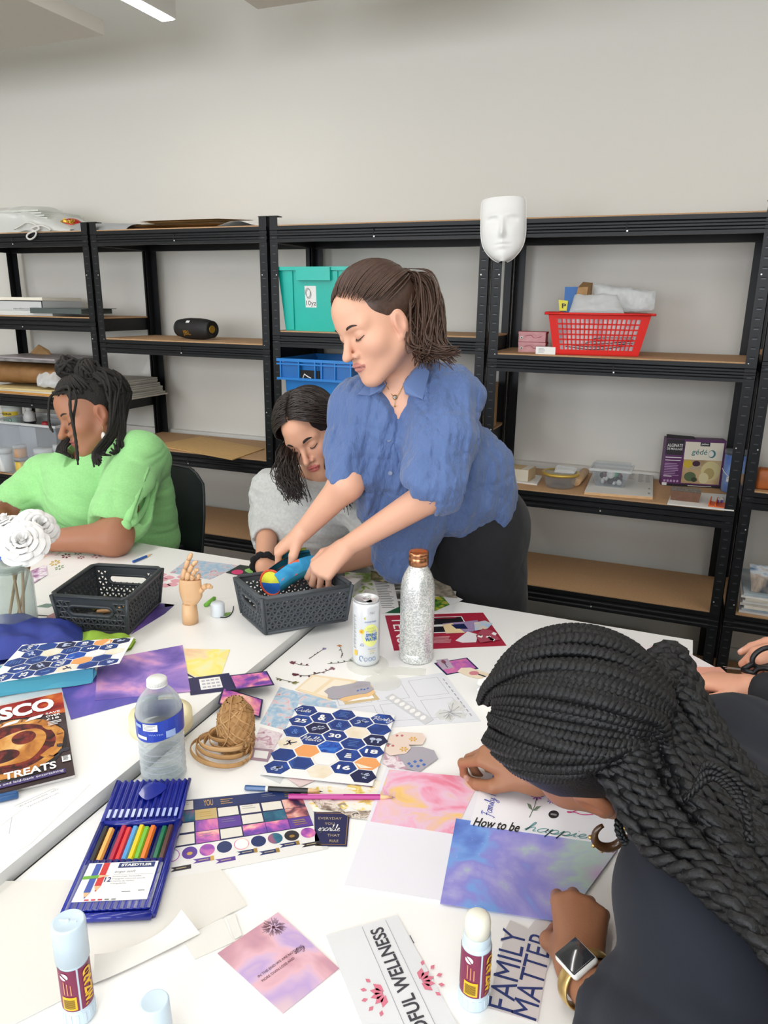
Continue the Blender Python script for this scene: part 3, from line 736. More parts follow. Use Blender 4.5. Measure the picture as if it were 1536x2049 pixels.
P=[V(x0+.03,.04,z+.0775),V(x0+.22,.05,z+.08),V(x0+.20,.12,z+.15),V(x0+.02,.12,z+.15)]
mb.prism(P,.008,ramp_mat('glossy_cover',[(.35,'3a4a58'),(.5,'b8a898'),(.6,'d8e0e6'),(.7,'5c80a8')],12,4,.5,.3),(0,1,.3));solo(mb,'magazine','magazine leaning with a photo cover on the stack at the right edge','magazine',P[0],'magazines stacked at the right edge')
z=zs('E',2)
mb=MB().rbox((2.735+.12,.06,z+.035),(.16,.06,.07),mat('orange_wrap','b8642c',.5,noise=(20,'7c4420',.6)),.01);solo(mb,'wrapped_block','orange brown block on the unit at the right edge','block',(2.855,.06,z))
z=zs('C',2);mb=MB().box((1.74,.19,z+.09),(.12,.22,.18),m_card);solo(mb,'carton','brown carton behind the posts right of the standing woman','box',(1.74,.19,z))
z=zs('A',0)
def q1(x,y,Y):return aty(x/2.743,380+y/2.743,Y)
def s1(x,y,zz):return atz(x/2.743,380+y/2.743,zz)
def q2(x,y,Y):return aty(x/2.743,680+y/2.743,Y)
def s2(x,y,zz):return atz(x/2.743,680+y/2.743,zz)
m_bag2=glassy('wrap_film','e6e8e4',.3,.55)
mb=MB();xr=q1(440,160,.1)[0];xl=xr-.72
for k in range(9):mb.box((xr-.30-.012*k,.17,z+.008+.011*k),(.50-.01*k,.26,.008),mat('pale_boards','c9ccc4',.7))
solo(mb,'board_stack','stack of pale boards inside clear wrap on the top left shelf','boards',(xr-.3,.17,z))
mb=MB()
def wf_(u,v):
 x=xl+(xr+.02-xl)*u;pr_=.125*min(1,(1-u)*2.4+.10)*(1-.2*max(0,.3-u));a=PI*v
 return V(x,.17-.16*math.cos(a)*(1+.0*u),z+.004+pr_*math.sin(a)**.6+.0)
lump(mb,wf_,40,20,m_bag2,.004,3,40)
solo(mb,'plastic_wrap','cloudy plastic wrap over the board stack at the top left','plastic wrap',(xr-.3,.17,z))
m_cord=mat('white_cord','d6d4ce',.5)
P=[q1(80,215,-.004),q1(115,196,-.004),q1(150,178,-.004),q1(195,192,-.004),q1(215,212,-.004),q1(195,225,-.006),q1(160,238,-.008),q1(147,258,-.008),q1(165,272,-.008),q1(190,258,-.008),q1(198,232,-.006),q1(170,214,-.004),q1(220,196,-.004),q1(262,208,-.004),q1(278,222,-.004)]
solo(MB().tube(bez(P,80),.0042,m_cord,8),'cord','white cord looping down over the top left shelf edge','cord',P[0])
p=q1(395,190,.10);t=thing('ornament','red and gold foil ornament on the top left shelf','ornament',(p[0],.10,z))
MB().ball((0,0,.032),(.055,.04,.032),mat('foil_red','b8201c',.3,metal=.3),20,12).build('ornament_body',t)
mb=MB();r=random.Random(2)
for k in range(12):mb.box((r.uniform(-.02,.04),-.03+r.uniform(-.012,.0),.045+r.uniform(-.012,.016)),(.014,.004,.010),m_gold,rz=r.uniform(-.5,.5),ry=r.uniform(-.6,.6))
mb.build('gold_pattern',t)
z=zs('B',0)
a=q1(345,212,.03)[0];b=q1(690,212,.03)[0]
mb=MB();mb.grid(lambda u,v:V(a+(b-a)*u,.03+.20*v,z+.001+.048*math.sin(PI*v)**.7*(1-.35*u)),12,14,mat('grey_folder','a9abae',.5));mb.box(((a+b)/2,.13,z+.001),(b-a,.2,.002),mat('grey_folder','a9abae',.5))
solo(mb,'folder','grey bent folder on top of the shelf beside the ornament','folder',((a+b)/2,.1,z))
a=q1(690,205,.03)[0];b=q1(1190,205,.03)[0]
for k in range(3):
 mb=MB();mb.grid(lambda u,v:V(a+.02*k+(b-a-.03*k)*u,.03+.02*k+.28*v,z+.006+.016*k+.010*math.sin(5*u+k)*v+.014*u*v),14,6,m_kraft if k!=1 else m_cream);mb.grid(lambda u,v:V(a+.02*k+(b-a-.03*k)*u,.03+.02*k+.28*(1-v),z+.0005+.016*k+.010*math.sin(5*u+k)*(1-v)+.014*u*(1-v)),14,6,m_kraft)
 solo(mb,'paper_sheet',['lowest brown sheet on top of the shelf left of centre','cream sheet between the brown sheets on top of the shelf','uppermost brown sheet on top of the shelf left of centre'][k],'paper',(a+.1,.1,z+.01*k),'brown sheets on the shelf top')
a=q1(1190,205,.03)[0];b=q1(1420,205,.03)[0]
mb=MB();mb.grid(lambda u,v:V(a+(b-a)*u,.03+.3*v,z+.003+.05*math.sin(PI*min(1,u*.9+.1))**2*(.4+.6*v)),16,8,m_white);mb.grid(lambda u,v:V(a+(b-a)*u,.33-.3*v,z+.001),4,4,m_white)
solo(mb,'paper_sheet','white curling sheet on the shelf top next to the centre post','paper',((a+b)/2,.1,z))
z=zs('A',1)
xr=q1(228,620,.03)[0]
mb=MB().box((xr-.25,.17,z+.012),(.62,.28,.022),mat('pale_sheets','cfd2d0',.7));solo(mb,'paper_stack','pale sheets lying under the white box on the left unit','papers',(xr-.25,.17,z))
hb=.045
mb=MB().box((xr-.25,.16,z+.024+hb/2),(.50,.25,hb),mat('dull_white_box','c6c8c8',.6));f=quadfn([V(xr-.5,.0349,z+.024),V(xr,.0349,z+.024),V(xr,.0349,z+.024+hb),V(xr-.5,.0349,z+.024+hb)])
mb.text('www.milliarts.com',f,(.62,.08,.82,.26),m_black);rect(mb,f,0,.93,1,1,m_dk);rect(mb,f,.985,0,1,1,m_dk)
solo(mb,'flat_box','flat white box with a web address on the left unit','box',(xr-.25,.16,z+.024))
mb=MB().box((xr-.26,.17,z+.0245+hb+.008),(.50,.25,.014),m_cream);solo(mb,'sketch_pad','cream pad lying on top of the flat white box','pad',(xr-.26,.17,z+.024+hb))
a=q1(160,660,.02)[0];b=q1(440,660,.02)[0]
mb=MB().box(((a+b)/2+.01,.015+.10,z+.0125+.0115),(b-a,.2,.022),mat('green_portfolio','4c5654',.6));mb.box(((a+b)/2+.02,.12,z+.0365),(b-a+.03,.2,.002),mat('green_portfolio','4c5654',.6))
o=solo(mb,'portfolio','dark green grey portfolio in front on the left unit second board','portfolio',((a+b)/2,.115,z));o.location.z+=.0;
o.location.y-=.0
z=zs('A',2)
m_bp=mat('brown_wrap','9a7145',.55,noise=(14,'7b5530',.7),bump=(25,.6))
a=s1(0,1060,z)[0]-.2;b=q1(300,1030,.03)[0]
mb=MB()
def parc(u,v):
 g=2*PI*v;x=a+(b-a)*u;e=1-.35*u**3
 return V(x,.17+.13*math.cos(g),z+.03+.062+.062*e*np.sign(math.sin(g))*abs(math.sin(g))**.7)
lump(mb,parc,24,24,m_bp,.004,5,30);mb.add([parc(0,k/24)for k in range(24)],[tuple(range(24))],m_bp);mb.add([parc(1,k/24)for k in range(24)][::-1],[tuple(range(24))],m_bp)
f=quadfn([V(b-.2,.035,z+.06),V(b-.02,.035,z+.06),V(b-.02,.04,z+.11),V(b-.2,.04,z+.11)],.001)
solo(mb,'paper_parcel','crumpled brown paper parcel on the left unit behind the woman in green','parcel',((a+b)/2,.17,z+.028))
for k,c_ in enumerate(('d9a24c','e8e0cc','d9c48c')):
 mb=MB().box((b-.22+.02*k,.165-.008*k,z+.004+.009*k),(.50,.30,.008),mat('envelope_%d'%k,c_,.65),rz=.02*k)
 solo(mb,'envelope',['orange yellow envelope at the bottom under the brown parcel','white envelope in the middle under the brown parcel','pale manila envelope right under the brown parcel'][k],'envelope',(b-.22,.165,z+.009*k),'envelopes under the brown parcel')
zt_=z+.155
mb=MB().box((b-.22,.16,zt_+.006),(.46,.28,.012),mat('magazine_grey','8d8a88',.4,noise=(16,'4c4a4c',.8)),rz=.05);f=quadfn([V(b-.44,.03,zt_+.012),V(b,.03,zt_+.012),V(b,.28,zt_+.012),V(b-.44,.28,zt_+.012)],.001);rect(mb,f,.1,.1,.55,.8,m_black);rect(mb,f,.6,.2,.9,.7,m_grey)
solo(mb,'magazine','grey magazine lying on the brown parcel','magazine',(b-.22,.16,zt_))
mb=MB().box((b-.2,.17,zt_+.016),(.44,.27,.007),mat('magazine_mauve','a8a0a4',.4),rz=-.04);solo(mb,'magazine','mauve magazine on top of the grey one over the parcel','magazine',(b-.2,.17,zt_+.013))
P=[q1(165,895,.24),q1(295,925,.24),q1(265,880,.26),q1(210,848,.26)]
mb=MB().prism(P,.004,m_card,(0,1,0));solo(mb,'cardboard_piece','torn brown cardboard piece sticking up behind the parcel','cardboard',P[0])
A=[q1(205,1075,.02),q1(330,1085,.02),q1(330,1000,.06),q1(205,1010,.06)]
mb=pillow(MB(),*A,.02,m_bag,seed=9,amp=.006);solo(mb,'plastic_bag','crumpled white plastic bag between the parcel and the woman in green','bag',A[0])
mb=MB();a2=q1(590,1090,.10)[0];b2=q1(838,1090,.2)[0]
for k in range(10):mb.box(((a2+b2)/2-.1-.004*(k%4),.2,z+.004+.0082*k),(b2-a2+.16-.012*k,.27-.01*(k%3),.0072),mat('pale_papers','c3c1b8',.75,noise=(20,'aeaca2',.6)),rz=.02*((k*5)%3-1))
solo(mb,'paper_stack','thick stack of grey white papers behind the bun of the woman in green','papers',((a2+b2)/2,.2,z))
z=zs('A',3)
b=q2(335,700,.0)[0];a=b-.42;c=V((a+b)/2,.13,z)
t=thing('clear_storage_tub','clear plastic tub of paint pots at the left edge','tub',c)
hz=q2(200,470,-.02)[2]-z
mb=MB();shell(mb,(0,0,0),.38,.24,.44,.30,hz,m_clear,.003);mb.build('tub_body',t)
mb=MB();rimbar(mb,(0,0,0),.445,.305,hz,.01,.012,m_frost);mb.build('rim',t)
m_lidw=mat('pot_white','e2e2de',.4)
def pot(x,y,zz,r_,h_,body,lidm,name,lab,axis=None,label=None):
 t=thing(name,lab,name.split('_')[-1],(x,y,zz),0,'pots in the clear tub')
 ax=axis if axis is not None else(0,0,1)
 MB().lathe([(0,0),(r_*.94,0),(r_,.004),(r_,h_*.8),(0,h_*.8)],body,(0,0,0),24,axis=ax).build('pot_body',t)
 MB().lathe([(0,h_*.78),(r_*1.06,h_*.78),(r_*1.06,h_),(0,h_)],lidm,(0,0,0),24,axis=ax).build('lid',t)
 return t
def P2(x,y,Y):return q2(x,y,Y)
p=P2(115,640,.03);pot(p[0],.03,z+.004,.032,.085,mat('pot_yellow','d8b84c',.4),m_grey,'paint_pot','paint pot with a yellow label and grey lid in the clear tub')
pot(p[0],.03,z+.0905,.031,.06,mat('pot_orange','d89a5c',.4),m_frost,'paint_pot','orange paint pot stacked on the yellow one')
p=P2(20,640,.03);pot(p[0],.04,z+.004,.035,.12,m_lidw,m_lidw,'white_bottle','white bottle at the left of the clear tub')
p=P2(215,560,.06);pot(p[0],.08,z+.004,.045,.13,m_frost,m_lidw,'frosted_jar','large frosted jar behind the orange pot')
p=P2(255,640,.05);pot(p[0]-.03,.035,z+.029,.025,.10,m_lidw,m_lidw,'white_bottle','white bottle lying on its side at the front of the tub',axis=(1,.1,0))
p=P2(300,560,.06);pot(p[0]-.02,.12,z+.004,.04,.15,m_frost,m_lidw,'frosted_jar','frosted jar at the right end of the tub')
p=P2(45,465,.16);hb=p[2]-z
mb=MB().box((p[0]+.05,.22,z+hb/2),(.30,.14,hb),mat('grey_bin','b8bcc4',.5));
o=solo(mb,'storage_bin','grey bin at the back of the left unit under the gesso tub','bin',(p[0]+.05,.22,z))
t=thing('gesso_tub','white tub with a yellow GALERIA band at the left edge','tub',(p[0]-.01,.205,z+hb+.0005))
hg=P2(45,352,.2)[2]-p[2]
MB().lathe([(0,0),(.044,0),(.046,.004),(.05,hg*.86),(0,hg*.86)],mat('tub_white','e0e4dc',.4),(0,0,0),30).build('tub_body',t)
MB().lathe([(0,hg*.84),(.053,hg*.84),(.054,hg),(0,hg)],mat('tub_lid','ccd2cc',.4),(0,0,0),30).build('lid',t)
mb=MB()
def gc(u,v,off=.001):rr_=.046+.004*v/hg+off;return V(math.sin(u)*rr_,-math.cos(u)*rr_,v)
for i in range(16):
 a0=-1.4+2.8*i/16;a1=a0+2.8/16
 mb.add([gc(a0,hg*.42),gc(a1,hg*.42),gc(a1,hg*.66),gc(a0,hg*.66)],[(0,1,2,3)],mat('band_yellow','e6c63c',.5));mb.add([gc(a0,hg*.05),gc(a1,hg*.05),gc(a1,hg*.40),gc(a0,hg*.40)],[(0,1,2,3)],mat('band_green','b9d6c4',.5))
mb.text('GALERIA',lambda u,v:gc(u,v,.002),(-.75,hg*.48,.75,hg*.60),m_black,bold=.02);mb.text('GESSO',lambda u,v:gc(u,v,.002),(-.7,hg*.12,.7,hg*.32),mat('print_green','3c7c5c',.5),bold=.02);mb.build('printed_band',t)
p3=P2(138,440,.16);t=thing('squeeze_bottle','white nozzle bottle next to the gesso tub','bottle',(p3[0],.19,z+hb+.0005))
hh=P2(138,362,.16)[2]-(z+hb)
MB().lathe([(0,0),(.026,0),(.028,.004),(.028,hh*.5),(.022,hh*.68),(.012,hh*.74),(0,hh*.74)],m_lidw,(0,0,0),24).build('bottle_body',t)
MB().lathe([(0,hh*.72),(.014,hh*.72),(.017,hh*.8),(.015,hh),(0,hh)],m_lidw,(0,0,0),24).build('cap',t)
mb=MB().lathe([(.0285,hh*.02),(.0288,hh*.02),(.0288,hh*.22),(.0285,hh*.22)],m_dk,(0,0,0),24);mb.build('label_band',t)
p4=P2(246,400,.2);mb=MB().lathe([(0,0),(.022,0),(.022,.022),(.018,.026),(0,.026)],mat('red_lid','c02838',.4),(p4[0],.2,z+hb+.0005),20)
solo(mb,'bottle_cap','red cap on the grey bin beside the frosted jars','cap',(p4[0],.2,z+hb+.0005))
z=zs('A',4)
mb=MB().rbox((q2(60,790,-.03)[0]-.1,.15,z+.14),(.42,.3,.28),mat('slate_case','7c8494',.5),.02);solo(mb,'storage_case','slate blue case on the lowest board at the left edge','case',(q2(60,790,-.03)[0]-.1,.15,z))
ER,EL=ZR+.0004,ZLT+.0004
def sheet(px,z,m,th=.0004,lifts=None):
 """paper with photo corners bottom-left, bottom-right, top-right, top-left of its own print; returns mesh, surface function, origin"""
 P=[atz(x,y,z)for x,y in px]
 if lifts:P=[p+V(0,0,h)for p,h in zip(P,lifts)]
 n=np.cross(P[1]-P[0],P[3]-P[0])
 Q=P if n[2]>0 else P[::-1]
 mb=MB().prism(Q,th,m)
 f0=quadfn(P,0.0);s=1 if n[2]>0 else-1
 def fn(u,v,h=0.0):return f0(u,v,0.0)+V(0,0,th+.0002+h)
 return mb,fn,np.mean(P,axis=0)
def ribbon(mb,fn,pts,w,m,h=0.0):
 P=np.array([fn(a,b,h)for a,b in pts]);T=np.gradient(P,axis=0);T/=np.maximum(1e-9,np.linalg.norm(T,axis=1))[:,None]
 n=nrm(np.cross(fn(1,0)-fn(0,0),fn(0,1)-fn(0,0)));S=np.cross(T,n)*w/2
 vs=list(P+S)+list(P-S);k=len(P)
 return mb.add(vs,[(i,i+1,k+i+1,k+i)for i in range(k-1)],m)
GL={'a':(1.0,[[(.8,.9),(.5,1),(.15,.7),(.1,.25),(.4,0),(.75,.4),(.85,.95),(.8,.2),(1.0,.1)]]),'e':(.8,[[(0,.3),(.4,.45),(.6,.8),(.4,1),(.15,.7),(.2,.2),(.5,0),(.85,.2)]]),'h':(1.0,[[(0,.2),(.3,1.2),(.4,2),(.25,2.1),(.2,1),(.15,0),(.3,.7),(.6,1),(.75,.7),(.75,.1),(1,.15)]]),'i':(.5,[[(0,.2),(.25,.95),(.25,.2),(.5,.1)],[(.28,1.4),(.3,1.5)]]),'l':(.6,[[(0,.2),(.35,1.2),(.4,2),(.25,2.1),(.2,1),(.3,.1),(.6,.15)]]),'m':(1.4,[[(0,.8),(.12,1),(.15,0),(.3,.8),(.5,1),(.6,.7),(.6,0),(.75,.8),(.95,1),(1.1,.7),(1.1,.1),(1.4,.2)]]),'o':(.9,[[(.5,1),(.15,.7),(.15,.2),(.45,0),(.75,.3),(.7,.8),(.5,1),(.9,.8)]]),'p':(1.0,[[(0,.4),(.2,1),(.1,-.9),(.2,.6),(.55,1),(.8,.6),(.55,.05),(.25,.15),(.7,.0),(1,.3)]]),'r':(.8,[[(0,.2),(.25,1.05),(.4,.85),(.6,.9),(.5,.3),(.6,.05),(.8,.2)]]),'t':(.6,[[(0,.2),(.3,1.7),(.25,.3),(.35,0),(.6,.2)],[(.05,1.15),(.55,1.2)]]),'u':(1.0,[[(0,.8),(.12,.95),(.15,.3),(.35,0),(.65,.4),(.75,.95),(.72,.15),(1,.15)]]),'y':(1.0,[[(0,.8),(.12,.95),(.2,.3),(.45,.2),(.75,.95),(.6,-.6),(.2,-.95),(.1,-.6),(1,.3)]]),'F':(1.2,[[(.1,-.6),(.4,-.7),(.6,.6),(.8,2)],[(.2,1.8),(.6,2.1),(1.3,2)],[(.3,.9),(1.1,1)]]),'M':(1.6,[[(0,0),(.3,1.9),(.7,.5),(1.2,2),(1.2,.2),(1.6,.2)]]),'C':(1.2,[[(1.0,1.7),(.8,2.1),(.3,1.6),(.1,.7),(.4,0),(1.2,.4)]]),'H':(1.4,[[(0,1.6),(.4,2),(.2,0)],[(.1,.9),(.7,1.1),(1.2,2.1),(1.0,.2),(1.4,.2)]]),'P':(1.2,[[(.4,-.2),(.5,2)],[(.0,1.4),(.5,2.1),(1.1,1.8),(.9,1.1),(.4,.9),(1.2,.4)]]),'L':(1.4,[[(0,.6),(.5,1.1),(.9,1.9),(.65,2.1),(.5,1.2),(.2,.1),(0,.2),(.4,.25),(.9,0),(1.4,.3)]]),'S':(1.1,[[(1,1.7),(.6,2.1),(.3,1.6),(.8,.7),(.4,0),(0,.3)]]),'s':(.7,[[(0,.2),(.4,1),(.5,.4),(.2,0),(.7,.2)]]),'k':(.9,[[(0,.2),(.35,1.8),(.2,2),(.15,0),(.4,.7),(.6,.9),(.3,.5),(.6,.05),(.9,.2)]]),' ':(.7,[])}
def script_text(mb,fn,s,u0,v0,ux,vx,w,m,h=0.0,slant=.25):
 """joined-up writing from (u0, v0); ux = width of one unit in u, vx = x-height in v"""
 x=0
 for ch in s:
  adv,st=GL[ch]
  for k in st:
   c=bez([(p[0]+x+slant*p[1],p[1],0)for p in k],max(6,5*len(k)))
   ribbon(mb,fn,[(u0+a*ux,v0+b*vx)for a,b,_ in c],w,m,h)
  x+=adv
def hexagon(mb,fn,u,v,ru,rv,m,h=0.0):return mb.poly([fn(u+ru*a,v+rv*b,h)for a,b in((1,0),(.5,1),(-.5,1),(-1,0),(-.5,-1),(.5,-1))],m)
m_navy=ramp_mat('hex_navy',[(.3,'1b3f8a'),(.5,'173579'),(.65,'1f4a9c')],30,4,.5,.35)
m_deep=mat('hex_deep','161f4a',.4);m_ink=ramp_mat('hex_ink',[(.3,'0f2f80'),(.5,'1c55b8'),(.65,'3a7fd0')],45,5,1.5,.35)
m_hcream=ramp_mat('hex_cream',[(.3,'e6d6b8'),(.6,'f0e6d4')],40,4,.3,.5);m_orange=mat('hex_orange','eca261',.5);m_hline=mat('hex_line','5f86c4',.5)
def hexsheet(mb,fn):
 cols=[('Cute','25','amp','bird','plain','moth'),('&','skull','Hello','orange','outline'),('txt','amp','30','ink','white','cream'),('splash','cream','txt','cake','16'),('Party','ink2','mush','18','fold','fly')]
 F=lambda h:(lambda a,b:fn(a,b,h))
 for i,col in enumerate(cols):
  u=.105+.197*i
  for j,k in enumerate(col):
   v=.915-.163*j-(.0815 if i%2 else 0);ru,rv=.122,.0775
   m={'bird':m_hcream,'skull':m_deep,'orange':m_orange,'ink':m_ink,'white':m_white,'cream':m_hcream,'mush':m_deep,'fold':m_orange,'fly':m_deep}.get(k,m_navy)
   if k=='white':hexagon(mb,fn,u,v,ru,rv,m_hcream);hexagon(mb,fn,u,v,ru*.95,rv*.95,m_white,.0002);continue
   hexagon(mb,fn,u,v,ru,rv,m)
   if k in('25','30','16','18'):mb.text(k,F(.0003),(u-.06,v-.028,u+.06,v+.028),m_white,bold=.035)
   elif k=='&':mb.text('&',F(.0003),(u-.04,v-.045,u+.04,v+.045),m_white,bold=.03)
   elif k in('amp','outline'):
    pts=[(u+ru*.86*a,v+rv*.86*b)for a,b in((1,0),(.5,1),(-.5,1),(-1,0),(-.5,-1),(.5,-1),(1,0))]
    ribbon(mb,fn,pts,.0007,m_hline,.0003)
    if k=='amp':mb.text('&',F(.0003),(u-.03,v-.035,u+.03,v+.035),m_hline)
   elif k in('Cute','Hello','Party'):script_text(mb,fn,k,u-.105,v-.025,.044,.03,.0011,m_white,.0003)
   elif k=='txt':
    for q in range(4):rect(mb,fn,u-.05+.01*(q%2),v+.03-.022*q,u+.05-.012*(q%3),v+.037-.022*q,m_hline,.0003)
   elif k in('skull','moth','fly','mush','cake','splash','bird'):
    r=random.Random(i*10+j);mm=m_deep if k=='bird' else mat('line_art','b9c4dc',.5)
    if k=='mush':
     for a in(-.03,.03):disc(mb,fn,u+a,v+.012,.03,.02,mm,10,.0003);rect(mb,fn,u+a-.008,v-.04,u+a+.008,v,mm,.0003)
    elif k=='cake':
     for q in range(3):rect(mb,fn,u-.032+.005*q,v-.035+.022*q,u+.032-.005*q,v-.02+.022*q,m_white,.0003)
    else:
     for q in range(9):
      a=r.uniform(0,6.28);l=r.uniform(.2,.6)
      ribbon(mb,fn,[(u,v),(u+ru*l*math.cos(a+.3)*.6,v+rv*l*math.sin(a)),(u+ru*l*math.cos(a),v+rv*l*math.sin(a+.5))],.0022,mm,.0003)
   elif k=='fold':mb.poly([fn(u-ru*.9,v-.01,.0003),fn(u+ru*.5,v-.05,.0003),fn(u-ru*.4,v-rv*.9,.0003)],m_hcream)
m_wp=mat('sheet_white','f1f0ee',.5)
m_roseblue=ramp_mat('blue_rose_paper',[(.30,'8fb2cf'),(.46,'a9c4d8'),(.54,'c9d2dc'),(.60,'e2c3c4'),(.68,'c98f96'),(.75,'7a6a72')],42,6,1.2,.45)
mb,fn,o=sheet([(520,1448),(585,1465),(700,1412),(560,1375)],ER,m_roseblue)
solo(mb,'patterned_paper','pale blue rose patterned paper between the twine and the hexagon sheet','paper',o)
m_ephp=ramp_mat('mauve_ephemera',[(.35,'d9c8cf'),(.5,'eadfe2'),(.6,'c79fae'),(.7,'8f6c7c')],60,6,1,.5)
mb,fn,o=sheet([(500,1505),(545,1530),(640,1490),(520,1455)],ER,m_ephp);solo(mb,'paper_cutout','mauve floral cutout peeking out left of the hexagon sheet','cutout',o)
mb,fn,o=sheet([(500,1520),(538,1525),(545,1500),(505,1496)],ER+.0006,mat('frame_mauve','a58a98',.5));rect(mb,fn,.15,.2,.85,.8,m_wp);solo(mb,'paper_cutout','little mauve paper frame left of the hexagon sheet','cutout',o)
mb,fn,o=sheet([(520,1552),(560,1568),(570,1552),(535,1540)],ER,mat('pale_grey_paper','d2d3d4',.6));solo(mb,'paper_scrap','grey corner of paper under the lower left of the hexagon sheet','scrap',o)
m_floral=ramp_mat('floral_print',[(.3,'f2ece0'),(.5,'f6f0e2'),(.56,'f0d98a'),(.62,'e6c35a'),(.66,'a8b77c'),(.72,'9a7f9a')],55,5,1,.5)
def round_px(cx,cy,rx,ry,n=28):return[(cx+rx*math.cos(2*PI*k/n),cy-ry*math.sin(2*PI*k/n))for k in range(n)]
def blob(px,z,m,th=.0005):
 P=[atz(x,y,z)for x,y in px];return MB().prism(P,th,m),np.mean(P,axis=0)
mb,o=blob(round_px(650,1600,60,26),ER,m_floral);solo(mb,'floral_coaster','round floral card under the magenta pencil, left one','card',o)
mb,o=blob(round_px(735,1592,50,32),ER+.0006,m_floral);solo(mb,'floral_coaster','round floral card under the tip of the magenta pencil','card',o)
mb,o=blob([(575,1558),(600,1575),(628,1563),(640,1553)],ER+.0012,ramp_mat('blush_card',[(.3,'d9bfc0'),(.7,'e8d4d2')],20,3,.3));solo(mb,'paper_envelope','blush paper envelope corner under the hexagon sheet','envelope',o)
m_bfly=ramp_mat('butterfly_print',[(.35,'6c5a50'),(.5,'b9a898'),(.6,'e8e0d4'),(.7,'3c3028')],70,5,1,.5)
mb,o=blob([(622,1600),(660,1598),(690,1625),(742,1622),(735,1640),(700,1636),(680,1625),(640,1618)],ER+.0018,m_bfly);solo(mb,'butterfly_cutout','brown butterfly cutout between the pencils and the navy card','cutout',o)
m_lilac=ramp_mat('lilac_flowers',[(.35,'e4dcd4'),(.5,'b9a3b4'),(.6,'8a6f92'),(.7,'7c8c64')],70,5,1,.5)
mb,o=blob([(640,1562),(745,1575),(735,1560),(690,1540),(650,1545)],ER+.0018,m_lilac);solo(mb,'flower_cutout','lilac flower cutout under the lower edge of the hexagon sheet','cutout',o)
mb,fn,o=sheet([(590,1380),(660,1402),(715,1362),(625,1350)],ER+.0006,mat('cream_tan','ecd9b6',.6));rect(mb,fn,.06,.1,.45,.9,mat('cream_pale','f1e6d2',.6));rect(mb,fn,.55,.1,.94,.9,mat('cream_pale','f1e6d2',.6));solo(mb,'paper_cutout','cream window shaped paper frame above the hexagon sheet','cutout',o)
mb,fn,o=sheet([(690,1410),(760,1400),(748,1385),(680,1392)],ER+.0006,mat('kraft_frame','cfb88c',.6));rect(mb,fn,.12,.25,.88,.75,m_wp);solo(mb,'paper_cutout','kraft paper frame at the upper right of the hexagon sheet','cutout',o)
def tagshape(cx,cy,ux,uy,vx,vy):
 """scalloped label outline around a centre, with half axes in photo pixels"""
 S=[(-1,-.5),(-.92,.0),(-1,.5),(-.8,.8),(-.55,.95),(-.3,.82),(.3,.82),(.55,.95),(.8,.8),(1,.5),(.92,0),(1,-.5),(.8,-.8),(.55,-.95),(.3,-.82),(-.3,-.82),(-.55,-.95),(-.8,-.8)]
 return[(cx+a*ux+b*vx,cy+a*uy+b*vy)for a,b in S]
mb,o=blob(tagshape(712,1387,36,-8,6,12),ER+.0014,mat('peach_tag','e8c08a',.6));solo(mb,'paper_tag','peach paper tag below the grey scalloped tag','tag',o)
m_tagg=mat('grey_tag','a9a4ac',.6);m_bluef=mat('tag_blue','4c6cb4',.5)
mb,o=blob(tagshape(698,1381,46,-9,7,13),ER+.0022,m_tagg)
f=quadfn([atz(652,1400,ER+.0022),atz(745,1385,ER+.0022),atz(752,1362,ER+.0022),atz(655,1378,ER+.0022)],.0009)
for k in range(4):disc(mb,f,.66+.07*k,.32+.06*(k%2),.025,.07,m_bluef,8)
for k in range(3):rect(mb,f,.55,.62+.08*k,.85,.63+.08*k,m_grey)
solo(mb,'paper_tag','grey scalloped tag with small blue flowers above the hexagon sheet','tag',o)
m_vell=glassy('lace_vellum','fafaf8',.5,.14)
mb,o=blob(round_px(735,1330,42,22),ER,m_vell);solo(mb,'lace_sticker','round translucent lace sticker below the can','sticker',o)
mb,o=blob([(760,1350),(850,1352),(852,1338),(800,1334),(745,1340)],ER+.0006,m_vell);solo(mb,'lace_sticker','strip of translucent lace sticker below the steel bottle','sticker',o)
mb,o=blob(round_px(765,1366,38,17),ER+.0008,m_vell);solo(mb,'lace_sticker','oval translucent lace sticker above the tracing sheet','sticker',o)
mb,fn,o=sheet([(690,1462),(962,1443),(886,1346),(662,1378)],ER+.0003,mat('tracing_sheet','e2e3e8',.45))
m_gl2=mat('grey_line','9c9ca4',.6)
for(u0,v0)in((.33,.56),(.66,.56),(.33,.12),(.66,.12),(.02,.56),(.02,.12)):
 for a,b in(((u0,v0),(u0+.26,v0)),((u0+.26,v0),(u0+.26,v0+.36)),((u0+.26,v0+.36),(u0,v0+.36)),((u0,v0+.36),(u0,v0))):ribbon(mb,fn,[a,b],.0007,m_gl2)
for k in range(10):rect(mb,fn,.955,.1+.08*k,.965,.15+.08*k,m_gl2)
solo(mb,'tracing_sheet','white sheet printed with empty frames right of the hexagon sheet','paper',o)
mb,o=blob([(770,1396),(785,1388),(868,1440),(850,1450)],ER+.0012,mat('vellum_grey','cfcfd2',.5));
f=quadfn([atz(768,1398,ER+.0012),atz(850,1452,ER+.0012),atz(868,1438,ER+.0012),atz(785,1386,ER+.0012)],.0009)
for k in range(7):disc(mb,f,.1+.125*k,.5,.045,.28,m_wp,8)
solo(mb,'lace_strip','grey lace strip lying across the tracing sheet','sticker',o)
t=thing('butterfly_sticker','translucent white butterfly sticker on the tracing sheet','sticker',atz(902,1425,ER+.0012))
b0=atz(902,1425,ER+.0012)
